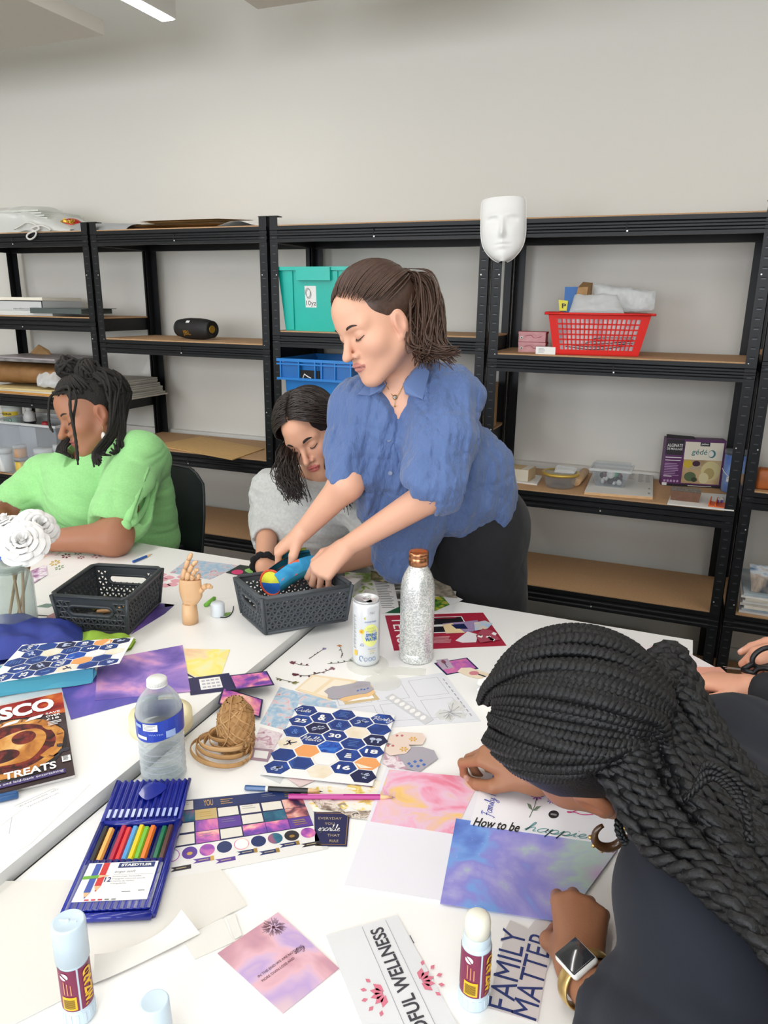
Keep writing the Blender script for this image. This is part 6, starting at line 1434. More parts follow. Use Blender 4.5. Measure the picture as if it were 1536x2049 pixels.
MB().lathe([(0,.008)]+[(r*.97,max(z,.008))for r,z in prof[2:]if z<wl_]+[(Rw*.93,wl_),(0,wl_)],m_water,(0,0,0),48).build('water',t)
m_capw=mat('cap_frosted','e4e4e0',.35,sss=.05)
mb=MB().lathe([(0,Hw),(Rw*.37,Hw),(Rw*.42,Hw*.992),(Rw*.42,Hw*.945),(0,Hw*.945)][::-1],m_capw,(0,0,0),36)
for k in range(40):a=2*PI*k/40;mb.box((Rw*.42*math.cos(a),Rw*.42*math.sin(a),Hw*.967),(.0012,.0012,Hw*.04),m_capw,rz=a)
mb.lathe([(Rw*.43,Hw*.935),(Rw*.45,Hw*.938),(Rw*.45,Hw*.943),(Rw*.42,Hw*.945)],m_capw,(0,0,0),36);mb.build('cap',t)
def cyls(R_,phi):
 def f(u,v,off=.0):a=phi+u;return V(math.cos(a)*(R_+off),math.sin(a)*(R_+off),v)
 return f
phiw=math.atan2(CAM[1]-pw[1],CAM[0]-pw[0]);fb_=cyls(Rw,phiw)
m_lblue=mat('label_blue','1c3fae',.35,coat=.3);mb=MB()
n=40
for i in range(n):
 a0,a1=-PI+2*PI*i/n,-PI+2*PI*(i+1)/n
 lo=lambda a:Hw*(.505+.018*math.sin(2*a));hi=lambda a:Hw*(.69+.02*math.sin(a*1.5))
 mb.add([fb_(a0,lo(a0),.001),fb_(a1,lo(a1),.001),fb_(a1,hi(a1),.001),fb_(a0,hi(a0),.001)],[(0,1,2,3)],m_lblue,True)
def lab_patch(a0,a1,v0,v1,m,off=.0016):
 for i in range(5):
  b0,b1=a0+(a1-a0)*i/5,a0+(a1-a0)*(i+1)/5;mb.add([fb_(b0,v0,off),fb_(b1,v0,off),fb_(b1,v1,off),fb_(b0,v1,off)],[(0,1,2,3)],m,True)
lab_patch(-.75,-.12,Hw*.60,Hw*.665,m_label);lab_patch(-1.2,-.85,Hw*.62,Hw*.65,mat('label_pale','9cb4e0',.4));lab_patch(.2,.62,Hw*.525,Hw*.59,mat('label_pale','9cb4e0',.4));lab_patch(-1.1,-.6,Hw*.515,Hw*.545,m_label)
for k in range(4):lab_patch(-.70,-.2-.1*(k%2),Hw*(.652-.013*k),Hw*(.656-.013*k),m_grey,.002)
mb.text('WATER',lambda u,v:fb_(u,v,.002),(-.5,Hw*.56,.1,Hw*.575),mat('label_pale','9cb4e0',.4));mb.build('label_band',t)
p=atz(474,1497,ER);Dt=float((p-CAM)@_fw);s=Dt/FPX
m_twine=mat('paper_twine','b48a58',.65,noise=(60,'9c7444',.5));m_twd=mat('twine_light','c49a68',.6)
t=thing('twine_ball','brown paper ribbon ball with loose loops left of the hexagon sheet','twine',p)
Hk=pxh(p,0,1400);Rk=36*s
def spool(u,v):
 a=2*PI*u;z=Hk*v;r=Rk*(.90+.12*math.sin(PI*min(1,v*1.15))-.42*max(0,v-.72)/.28-.02);r+=.0009*math.sin(14*a+30*v)+.0009*math.sin(-14*a+30*v)
 return V(r*math.cos(a),r*math.sin(a),z)
mb=MB().grid(spool,90,40,m_twine);top=[spool(k/40,1)for k in range(40)]
mb.lathe([(np.linalg.norm(spool(0,1)[:2]),Hk),(Rk*.34,Hk-.004),(Rk*.30,Hk-.03),(0,Hk-.03)],m_twine,(0,0,0),40)
for k in range(26):
 ph=k*.9;sl=.6+.5*((k*7)%5)/5
 def wp_(q,ph=ph,sl=sl,k=k):
  v=.5+.42*math.sin(q*sl+ph);pt=spool((q/6.283+k*.11)%1.0,v);return pt*V(1.02,1.02,1)
 mb.tube([wp_(q)for q in np.linspace(0,3.4,22)],.0019,m_twd if k%3 else m_twine,4,flat=.35)
mb.build('wound_ball',t)
mb=MB();r=random.Random(3)
for k in range(7):
 R0_=Rk*(1.08+.10*k);zc=.003+.0035*(6-k)+.003*r.random();tl=.007*r.uniform(.3,1);ph=r.uniform(0,6)
 mb.tube([V(R0_*math.cos(a)+.004*math.cos(ph)-.010,R0_*.82*math.sin(a)-.006-.004*k,max(.004,zc+tl*(1+math.sin(a+ph))))for a in np.linspace(0,6.1,40)],.0042,m_twd if k%2 else m_twine,6,flat=.25,up=(1,0,0))
mb.tube(bez([V(-Rk*.2,Rk*.2,Hk+.002),V(.0,-Rk*.3,Hk+.003),V(Rk*.2,-Rk*.85,Hk*.75),V(Rk*.1,-Rk*1.02,Hk*.4),V(-Rk*.4,-Rk*1.05,Hk*.12)],24),.0042,m_twd,6,flat=.25,up=(1,0,0))
mb.build('loose_loops',t)
pc=atz(732,1323,ER);Dc=float((pc-CAM)@_fw);Rc=27.2/FPX*Dc;Hc=pxh(pc,0,1196)
t=thing('drink_can','slim white spring water can with a yellow lemon print','can',pc)
m_can=mat('can_white','dfe3e6',.3,metal=.25,coat=.3);m_alu=mat('aluminium','d2d4d6',.35,metal=.6)
MB().lathe([(Rc*.80,.0),(Rc*.86,.001),(Rc,.009),(Rc,Hc-.012),(Rc*.93,Hc-.005)],m_can,(0,0,0),40).build('can_body',t)
mb=MB().lathe([(Rc*.93,Hc-.0052),(Rc*.92,Hc-.001),(Rc*.90,Hc),(Rc*.87,Hc-.001),(Rc*.85,Hc-.0040),(0,Hc-.0040)],m_alu,(0,0,0),40)
mb.lathe([(Rc*.80,.0),(Rc*.7,.003),(0,.005)],m_alu,(0,0,0),30);mb.build('can_top',t)
mb=MB().tube([V(.009*math.cos(a)*.8,.009*math.sin(a),Hc-.0028)for a in np.linspace(0,6.28,20)],.0012,m_alu,6);mb.box((0,0,Hc-.0033),(.006,.012,.001),m_alu);mb.build('ring_pull',t)
mb=MB();mb.lathe([(0,Hc-.0036),(.0065,Hc-.0036)],m_slot,(.009,-.006,0),20);mb.build('opening',t)
phic=math.atan2(CAM[1]-pc[1],CAM[0]-pc[0]);fc=cyls(Rc,phic);mb=MB()
m_lem=mat('lemon_print','e4e88c',.4);m_cb=mat('can_blue','3a6cae',.4);m_sun=mat('sun_yellow','e8c03c',.4);m_olv=mat('can_olive','b4b84c',.4)
def cpoly(pts,m,off):mb.add([fc(a,v,off)for a,v in pts],[tuple(range(len(pts)))],m)
def cdisc(u,v,ru,rv,m,off=.0006,n=24):
 for k in range(n):
  a0,a1=2*PI*k/n,2*PI*(k+1)/n;cpoly([(u,v),(u+ru*math.cos(a0),v+rv*math.sin(a0)),(u+ru*math.cos(a1),v+rv*math.sin(a1))],m,off)
cdisc(.35,Hc*.50,.62,Hc*.17,m_lem)
for k in range(12):a=k*PI/6;cpoly([(-.33+.13*math.cos(a-.2),Hc*.56+.004*math.sin(a-.2)),(-.33+.20*math.cos(a),Hc*.56+.0062*math.sin(a)),(-.33+.13*math.cos(a+.2),Hc*.56+.004*math.sin(a+.2))],m_sun,.001)
cdisc(-.33,Hc*.56,.15,.0045,m_sun,.0010);cdisc(-.33,Hc*.56,.07,.0022,mat('sun_orange','c88a2c',.4),.0013)
FC=lambda u,v:fc(u,v,.0014)
for s_,u0,u1,v in(('LIGHTLY',.10,.62,.60),('SPARKLING',.02,.72,.555)):mb.text(s_,FC,(u0,Hc*v,u1,Hc*(v+.028)),m_olv)
mb.text('SPRING',FC,(-.02,Hc*.485,.82,Hc*.535),m_cb,bold=.03);mb.text('WATER',FC,(-.06,Hc*.415,.84,Hc*.475),m_cb,bold=.04)
mb.text('M&S',FC,(.25,Hc*.83,.6,Hc*.865),m_gl2);mb.text('UNSWEETENED',FC,(-.12,Hc*.70,.75,Hc*.725),m_cb)
mb.text('WITH A HINT OF',FC,(.12,Hc*.285,.72,Hc*.30),m_cb);mb.text('LEMON',FC,(.22,Hc*.25,.65,Hc*.272),m_sun);mb.text('& LIME',FC,(.26,Hc*.215,.6,Hc*.237),m_olv)
cpoly([(-.18,Hc*.77),(-.05,Hc*.79),(-.06,Hc*.74)],m_olv,.001)
for u in(-.02,.3,.6):mb.tube([fc(u+.12*math.cos(a),Hc*.13+.004*math.sin(a),.0008)for a in np.linspace(0,6.28,16)],.0004,m_cb,4)
mb.tube([fc(-.35+.13*math.cos(a),Hc*.14+.006*math.sin(a),.0008)for a in np.linspace(0,5,14)],.0006,m_cb,4)
mb.tube([fc(-.45+.01,Hc*.34),fc(-.36,Hc*.37,.0006),fc(-.22,Hc*.37,.0006),fc(-.16,Hc*.34,.0006),fc(-.44,Hc*.34,.0006)],.0004,m_cb,4)
cpoly([(-.95,Hc*.17),(-.68,Hc*.17),(-.68,Hc*.25),(-.95,Hc*.25)],m_sun,.0008)
for k in range(26):cpoly([(-1.05,Hc*(.28+.02*k)),(-.78-.08*(k%3),Hc*(.28+.02*k)),(-.78-.08*(k%3),Hc*(.288+.02*k)),(-1.05,Hc*(.288+.02*k))],m_grey,.0006)
mb.build('printed_label',t)
pb=atz(832,1316,ER);Db_=float((pb-CAM)@_fw);Rb=33.5/FPX*Db_;HB=pxh(pb,0,1100)
t=thing('steel_bottle','silver glitter steel bottle with a copper lid standing on the table','bottle',pb)
def glitter():
 m=bpy.data.materials.new('silver_glitter');m.use_nodes=True;nt=m.node_tree;b=nt.nodes['Principled BSDF'];L=nt.links
 b.inputs['Metallic'].default_value=.6;b.inputs['Roughness'].default_value=.32
 tc=nt.nodes.new('ShaderNodeTexCoord');vo=nt.nodes.new('ShaderNodeTexVoronoi');vo.inputs['Scale'].default_value=420
 L.new(tc.outputs['Object'],vo.inputs['Vector'])
 r=nt.nodes.new('ShaderNodeValToRGB');e=r.color_ramp.elements;e[0].color=lin('c2c6c4');e[1].color=lin('f4f6f4');e[0].position=.2;e[1].position=.8
 sx=nt.nodes.new('ShaderNodeSeparateColor');L.new(vo.outputs['Color'],sx.inputs[0]);L.new(sx.outputs[0],r.inputs['Fac']);L.new(r.outputs['Color'],b.inputs['Base Color'])
 bp=nt.nodes.new('ShaderNodeBump');bp.inputs['Strength'].default_value=.35;bp.inputs['Distance'].default_value=.002;L.new(sx.outputs[1],bp.inputs['Height']);L.new(bp.outputs['Normal'],b.inputs['Normal'])
 return m
m_gli=glitter();m_cop=mat('copper','c48a64',.28,metal=1.0,bump=(60,.05,(1,1,.02)))
MB().lathe([(Rb*.9,0),(Rb*.97,.001),(Rb,.004),(Rb,HB*.085),(Rb*.985,HB*.088),(Rb,HB*.092),(Rb,HB*.62),(Rb*.985,HB*.68),(Rb*.92,HB*.735),(Rb*.80,HB*.785),(Rb*.66,HB*.825),(Rb*.56,HB*.85),(Rb*.53,HB*.88)],m_gli,(0,0,0),56).build('bottle_body',t)
mb=MB().lathe([(Rb*.5,HB*.868),(Rb*.575,HB*.87),(Rb*.575,HB*.935),(Rb*.56,HB*.938),(Rb*.575,HB*.942),(Rb*.56,HB*.948),(Rb*.575,HB*.953),(Rb*.575,HB*.975),(Rb*.54,HB*.985),(Rb*.5,HB*.983),(0,HB*.98)],m_cop,(0,0,0),48)
mb.box((0,0,HB*.983),(Rb*.9,.006,.004),m_cop,rz=.7);mb.build('lid',t)
m_glue=mat('glue_case','c9dbe8',.35,coat=.2);m_maroon=mat('maroon_label','7c2148',.4);m_lyel=mat('label_yellow','e8b81c',.4);m_gwax=mat('glue_wax','ece9da',.45,sss=.15)
def glue(base,topy,w_px,lab,cap,rot):
 D=float((base-CAM)@_fw);R_=w_px/2/FPX*D;H=pxh(base,0,topy);t=thing('glue_stick',lab,'glue stick',base,0)
 zl0,zl1=(.17,.60)if cap else(.17,.66)
 mb=MB().lathe([(0,0),(R_*1.02,0),(R_*1.04,.002),(R_*1.02,H*.145),(R_*.96,H*.15),(0,H*.15)],m_glue,(0,0,0),40)
 for k in range(14):a=2*PI*k/14;mb.box((R_*1.03*math.cos(a),R_*1.03*math.sin(a),H*.07),(.0012,R_*.22,H*.11),m_glue,rz=a)
 mb.build('twist_base',t)
 MB().lathe([(R_*.98,H*.15),(R_,H*.155),(R_,H*(zl1+.02)),(R_*.94,H*(zl1+.035)),(R_*.9,H*(zl1+.04))],m_glue,(0,0,0),40).build('tube',t)
 f=cyls(R_,math.atan2(CAM[1]-base[1],CAM[0]-base[0])+rot);mb=MB()
 def panel(a0,a1,v0,v1,m,off):
  n=10
  for i in range(n):
   b0,b1=a0+(a1-a0)*i/n,a0+(a1-a0)*(i+1)/n;mb.add([f(b0,v0,off),f(b1,v0,off),f(b1,v1,off),f(b0,v1,off)],[(0,1,2,3)],m,True)
 for a0,a1 in((-1.75,-.06),(.06,1.75),(1.87,4.41)):panel(a0,a1,H*zl0,H*zl1,m_maroon,.0005)
 h=H*(zl1-zl0);z0=H*zl0
 panel(-1.15,-.2,z0+h*.04,z0+h*.36,m_lyel,.0009)
 for k in range(9):panel(-1.05,-.32,z0+h*(.09+.025*k),z0+h*(.10+.025*k),m_black,.0013)
 mb.add([f(-.85+.28*math.cos(a),z0+h*.86+R_*.28*math.sin(a),.0010)for a in np.linspace(0,6.283,20)[:-1]],[tuple(range(19))],m_wp);mb.tube([f(-.85-.2,z0+h*.86+R_*.2,.0016),f(-.85+.2,z0+h*.86-R_*.2,.0016)],.0005,m_maroon,4)
 for k in range(3):panel(-.95+.22*k,-.88+.22*k,z0+h*.42,z0+h*(.74-.04*k),mat('label_orange','c88a5c',.4),.0010)
 mb.text('CE',lambda a,b:f(-.95-.0+b*.3-.15,z0+h*(.41+a*.0),.0012),(0,0,1,1),m_lyel)if False else None
 mb.text('WiZARD',lambda a,b:f(.98-b*.66,z0+h*(.05+.88*a),.0012),(0,0,1,1),m_lyel,bold=.05)
 mb.build('printed_label',t)
 if cap:
  mb=MB().lathe([(R_*1.0,H*(zl1+.03)),(R_*1.10,H*(zl1+.03)),(R_*1.10,H*.965),(R_*1.06,H*.99),(R_*.98,H),(R_*.9,H*.996),(0,H*.994)],m_glue,(0,0,0),44);mb.box((0,0,H*.995),(R_*1.2,.002,.0015),m_glue,rz=.3);mb.ball((0,0,H*.995),.0025,m_glue,10,6);mb.build('cap',t)
 else:
  MB().lathe([(R_*.9,H*(zl1+.03)),(R_*.92,H*(zl1+.04)),(R_*.92,H*(zl1+.13)),(R_*.86,H*(zl1+.135))],m_glue,(0,0,0),40).build('neck',t)
  MB().lathe([(R_*.86,H*(zl1+.12)),(R_*.86,H*.92),(R_*.80,H*.965),(R_*.6,H*.99),(R_*.3,H*.998),(0,H)],m_gwax,(0,0,0),36).build('glue_wax',t)
 return t
glue(atz(160,2028,ER+.0024),1842,58,'capped glue stick standing on the ivory card at the lower left',True,.12)
glue(atz(947,2000,ER),1828,58,'uncapped glue stick with white wax showing beside the lettered cutout',False,.42)
p=atz(318,2100,ER);D=float((p-CAM)@_fw);R_=28/FPX*D;H=pxh(p,0,2002)
t=thing('glue_stick','pale blue glue stick cap tip cut off by the bottom edge','glue stick',p)
MB().lathe([(0,0),(R_,0),(R_,H*.45),(0,H*.45)],m_maroon,(0,0,0),32).build('tube',t)
MB().lathe([(R_*1.05,H*.42),(R_*1.08,H*.43),(R_*1.0,H*.97),(R_*.92,H),(R_*.85,H*.995),(0,H*.993)],m_glue,(0,0,0),40).build('cap',t)
m_case=mat('case_blue','12228a',.22,coat=.4);m_cased=mat('case_blue_deep','0d176a',.3)
zc=ER+.0030
c4=[atz(126,1846,zc),atz(304,1838,zc),atz(312,1653,zc),atz(160,1668,zc)]
O=c4[0];ex=nrm((c4[1]-c4[0])*V(1,1,0));Wc=np.linalg.norm(c4[1]-c4[0]);ey=nrm(np.cross((0,0,1),ex));Lc=float((c4[2]-c4[1])@ey)
t=thing('pencil_case','open dark blue plastic pencil case with a hinged ribbed lid','pencil case',O)
def cl(x,y,z):return ex*x*Wc+ey*y*Lc+V(0,0,z)
mb=MB().hexa([cl(0,0,0),cl(1,0,0),cl(1,1,0),cl(0,1,0)],[cl(0,0,.003),cl(1,0,.003),cl(1,1,.003),cl(0,1,.003)],m_cased)
for a,b in(((0,0),(1,0)),((1,0),(1,1)),((1,1),(0,1)),((0,1),(0,0))):mb.tube([cl(*a,.006),cl((a[0]+b[0])/2,(a[1]+b[1])/2,.006),cl(*b,.006)],.006,m_case,8)
for k in range(13):mb.tube([cl(.04+.92*k/12,.03,.0045),cl(.04+.92*k/12,.97,.0045)],.0022,m_case,6)
mb.build('tray',t)
pcs=['1c1c1c','f4b45c',None,'b8183c','dc2a2a','4a9cdc','f4cc10','6cbc34','f07a1c',None,'0e6c44','553428']
plab=['black','peach','','crimson','red','sky blue','yellow','light green','orange','','dark green','brown']
for k in range(12):
 if pcs[k]is None:continue
 x=.06+.88*k/11 if k<10 else .06+.88*(k-.6)/11
 x=.075+.85*k/11
 a=O+cl(x,.93-.012*((k*5)%3),.0092);b=O+cl(x,.10,.0092)
 pencil(a,b,.0046,mat('pencil_colour_%d'%k,pcs[k],.35,coat=.2),m_dk,'coloured_pencil','%s coloured pencil in the open blue pencil case'%plab[k],'pencil','coloured pencils in the blue case')
mb=MB();zt3=.0150
for k in range(12):mb.tube([cl(.075+.85*k/11,.52,.0125),cl(.075+.85*k/11,.02,.0125)],.0046,m_case,8,flat=.6)
mb.hexa([cl(.02,.02,.0138),cl(.98,.02,.0138),cl(.98,.47,.0138),cl(.02,.47,.0138)],[cl(.02,.02,.0148),cl(.98,.02,.0148),cl(.98,.47,.0148),cl(.02,.47,.0148)],m_clear)
mb.build('pencil_sleeve',t)
lb=quadfn([cl(.06,.09,.0152),cl(.92,.09,.0152),cl(.92,.48,.0152),cl(.08,.48,.0152)],.0003);mb=MB();rect(mb,lb,0,0,1,1,m_wp);LF=lambda h:(lambda a,b:lb(a,b,h))
rect(mb,lb,.44,.84,.96,.98,m_fm,.0002);mb.text('STAEDTLER',LF(.0005),(.48,.875,.92,.945),m_wp,bold=.04);mb.text('ergo soft',LF(.0003),(.42,.69,.72,.77),m_gl2,shear=.3);rect(mb,lb,.42,.655,.98,.66,m_gl2,.0003)
mb.text('12',LF(.0003),(.32,.48,.41,.60),m_fm,bold=.02)
for k,s_ in enumerate(('Dreieckige Farbstifte','Triangular coloured pencils','Crayons de couleur','triangulaires')):mb.text(s_,LF(.0003),(.42,.585-.06*k,.42+(.40,.46,.33,.22)[k],.625-.06*k),m_grey)
for k in range(5):rect(mb,lb,.16+.09*k,.015,.22+.09*k,.05,mat('print_red','c83c4c',.5)if k<3 else m_grey,.0003)
rect(mb,lb,.62,.2,.74,.22,m_grey,.0003);rect(mb,lb,.84,.22,.93,.24,m_grey,.0003)
def ppic(u,v0,v1,w_,c_):
 mb.poly([lb(u-w_,v1,.0004),lb(u-w_,v0+.16,.0004),lb(u+w_,v0+.16,.0004),lb(u+w_,v1,.0004)][::1],mat('pp_'+c_,c_,.4));mb.poly([lb(u-w_,v0+.16,.0004),lb(u,v0,.0004),lb(u+w_,v0+.16,.0004)],m_wood);mb.poly([lb(u-w_*.3,v0+.05,.0006),lb(u,v0,.0006),lb(u+w_*.3,v0+.05,.0006)],mat('pp_'+c_,c_,.4))
ppic(.15,.06,.97,.045,'3c54a8');ppic(.26,.22,.99,.045,'cc2c2c')
mb.poly([lb(.0,.56,.0006),lb(.22,.58,.0006),lb(.22,.66,.0006),lb(.0,.64,.0006)],mat('pp_green','6cac34',.4));mb.poly([lb(.22,.58,.0006),lb(.38,.64,.0006),lb(.22,.66,.0006)],m_wood)
mb.build('paper_label',t)
hl0=[cl(0,1.0,.010),cl(1,1.0,.010)];la=O+cl(0,1,.01);
target_l=(170,1578);target_r=(315,1561)
best=None
for k in range(5,90):
 a=math.radians(k);q=O+cl(0,1,.010)+ey*.085*math.cos(a)+V(0,0,.085*math.sin(a));d=q-CAM;y=1024.5-FPX*(d@_U)/(d@_fw)
 if best is None or abs(y-target_l[1])<best[0]:best=(abs(y-target_l[1]),a)
la_=best[1];ld_=ey*math.cos(la_)+V(0,0,math.sin(la_));ln_=nrm(np.cross(ex,ld_))
LL=.085
def lidf(u,v,off=0.0):return cl(0,1,.010)+ex*Wc*(-.01+1.02*u)+ld_*LL*v+ln_*(.0022*math.sin(2*PI*12*u)+off)
mb=MB();mb.grid(lambda u,v:lidf(u,v,.0),96,4,m_case);mb.grid(lambda u,v:lidf(1-u,v,-.002),96,4,m_case)
for u in(0,1):mb.tube([lidf(u,0),lidf(u,.5),lidf(u,1)],.003,m_case,6)
mb.build('lid',t)
mb=MB();c=[(.36,.62),(.40,.82),(.50,.90),(.66,.86),(.72,.74),(.66,.60),(.56,.48),(.48,.46)];cc=bez([(a,b,0)for a,b in c+c[:2]],40)[:-5]
P=[cl(0,1,.010)+ex*Wc*a+ld_*LL*b+ln_*.0026 for a,b,_ in cc];mb.prism(P,.0012,m_case,ln_);mb.build('thumb_recess',t)
mb=MB()
for k in range(12):
 u=.06+.88*k/11;P=[lidf(u-.018,.04,.0034),lidf(u+.018,.04,.0034),lidf(u+.018,.24,.0034),lidf(u-.018,.24,.0034)];P=[cl(0,1,.010)+ex*Wc*(-.01+1.02*a)+ld_*LL*b+ln_*.0034 for a,b in((u-.018,.05),(u+.018,.05),(u+.018,.24),(u-.018,.24))];mb.prism(P,.0006,mat('window_milky','a8b4dc',.2),ln_)
mb.build('hinge_windows',t)
def pc_cone(a,b,ra,rb,k=.02,op=1):
 a=np.array(a,float);b=np.array(b,float);ab=b-a;L2=max(1e-9,ab@ab);r=max(ra,rb)
 def f(P):
  q=P-a;t=np.clip((q@ab)/L2,0,1);return np.linalg.norm(q-t[:,None]*ab,axis=1)-(ra+(rb-ra)*t)
 return f,np.minimum(a,b)-r,np.maximum(a,b)+r,k,op
def pc_ell(c,r,R=None,k=.02,op=1):
 c=np.array(c,float);r=np.array(r,float);R=np.eye(3)if R is None else np.array(R);m=r.max()
 def f(P):
  q=(P-c)@R.T;a=np.linalg.norm(q/r,axis=1);b=np.linalg.norm(q/(r*r),axis=1);return a*(a-1)/np.maximum(b,1e-6)
 return f,c-m,c+m,k,op
def sdf_mesh(name,prims,vox,m,parent,warp=None,paint=None,lo_cut=None):
 lo=np.min([p[1]for p in prims if p[4]>0],0)-4*vox;hi=np.max([p[2]for p in prims if p[4]>0],0)+4*vox
 nb=8;B=nb*vox;n=np.ceil((hi-lo)/B).astype(int)
 def ev(P,bc,rad,per):
  d=np.full(len(P),1.0)
  for f,a,b,k,op in prims:
   mgn=rad+k+2*vox
   w=np.all((bc>a-mgn)&(bc<b+mgn),axis=1)
   if not w.any():continue
   idx=np.repeat(w,per);x=f(P[idx]);y=d[idx]
   if op>0:h=np.maximum(k-np.abs(x-y),0)/max(k,1e-6);d[idx]=np.minimum(x,y)-h*h*k*.25
   else:h=np.maximum(k-np.abs(-x-y),0)/max(k,1e-6);d[idx]=np.maximum(-x,y)+h*h*k*.25
  if warp is not None:d=d+warp(P)
  return d
 I=np.stack(np.meshgrid(*[np.arange(q)for q in n],indexing='ij'),-1).reshape(-1,3)
 bc=lo+(I+.5)*B;act=np.abs(ev(bc,bc,B,1))<B*1.25;I=I[act];bc=bc[act]
 g=np.stack(np.meshgrid(*[np.arange(nb+1)]*3,indexing='ij'),-1).reshape(-1,3)
 C3=(I[:,None]*nb+g[None]);P=(lo+C3*vox).reshape(-1,3)
 D=ev(P,bc,B*.9,len(g)).reshape(-1,nb+1,nb+1,nb+1)
 corn=[(i,j,k)for i in(0,1)for j in(0,1)for k in(0,1)]
 S=np.stack([D[:,i:nb+i,j:nb+j,k:nb+k]for i,j,k in corn],-1)
 cross=(S.min(-1)<0)&(S.max(-1)>=0);bi,ci,cj,ck=np.nonzero(cross);S=S[bi,ci,cj,ck]
 cell=I[bi]*nb+np.stack([ci,cj,ck],1);acc=np.zeros((len(S),3));cnt=np.zeros(len(S));cv=np.array(corn,float)
 for a in range(8):
  for b in range(a+1,8):
   if np.abs(cv[a]-cv[b]).sum()==1:
    w=(S[:,a]<0)!=(S[:,b]<0);t=S[w,a]/(S[w,a]-S[w,b]);acc[w]+=cv[a]+(cv[b]-cv[a])*t[:,None];cnt[w]+=1
 vert=lo+(cell+acc/cnt[:,None])*vox
 N=(n*nb+2).astype(np.int64);key=(cell[:,0].astype(np.int64)*N[1]+cell[:,1])*N[2]+cell[:,2]
 o=np.argsort(key);ks=key[o];F=[]
 for ax in range(3):
  e=[0,0,0];e[ax]=1;b_=corn.index(tuple(e));w=np.nonzero((S[:,0]<0)!=(S[:,b_]<0))[0]
  u,v=[(1,2),(2,0),(0,1)][ax];q=[]
  for du,dv in((0,0),(-1,0),(-1,-1),(0,-1)):
   c=cell[w].astype(np.int64).copy();c[:,u]+=du;c[:,v]+=dv;kk=(c[:,0]*N[1]+c[:,1])*N[2]+c[:,2]
   p=np.clip(np.searchsorted(ks,kk),0,len(ks)-1);q.append(np.where(ks[p]==kk,o[p],-1))
  q=np.stack(q,1);ok=(q>=0).all(1);q=q[ok];s=S[w,0][ok]<0
  F.append(np.where(s[:,None],q,q[:,::-1]))
 F=np.concatenate(F)
 me=bpy.data.meshes.new(name);org=np.array(parent.location)if parent is not None else np.zeros(3)
 me.vertices.add(len(vert));me.vertices.foreach_set('co',(vert-org).ravel());me.loops.add(F.size);me.loops.foreach_set('vertex_index',F.ravel().astype(np.int32))
 me.polygons.add(len(F));me.polygons.foreach_set('loop_start',np.arange(0,F.size,4,dtype=np.int32));me.polygons.foreach_set('loop_total',np.full(len(F),4,dtype=np.int32))
 me.polygons.foreach_set('use_smooth',np.ones(len(F),bool));me.update(calc_edges=True);me.materials.append(m)
 if paint is not None:
  ca=me.color_attributes.new('tint','FLOAT_COLOR','POINT');c4=np.ones((len(vert),4));c4[:,:3]=paint(vert);ca.data.foreach_set('color',c4.ravel())
 ob=bpy.data.objects.new(name,me);COL.objects.link(ob)
 if parent is not None:ob.parent=parent
 return ob
def skin_mat(name,rough=.5):
 m=mat(name,'c08a6a',rough,sss=.08,bump=(420,.06));nt=m.node_tree
 a=nt.nodes.new('ShaderNodeAttribute');a.attribute_name='tint';nt.links.new(a.outputs['Color'],nt.nodes['Principled BSDF'].inputs['Base Color']);return m
def folds(fr,amp,seed,dirs=None):
 r=np.random.RandomState(seed);ws=[]
 for i in range(7):
  d=r.normal(size=3)if dirs is None else np.array(dirs[i%len(dirs)])+r.normal(size=3)*.25
  ws.append((nrm(d)*fr*r.uniform(.6,1.7),nrm(r.normal(size=3))*fr*.5,r.uniform(0,6,2)))
 def f(P):
  s=0
  for w,q,ph in ws:s=s+(1-2*np.abs(np.sin(P@w+ph[0]+1.3*np.sin(P@q+ph[1]))))**3
  return amp*s/3.0
 return f
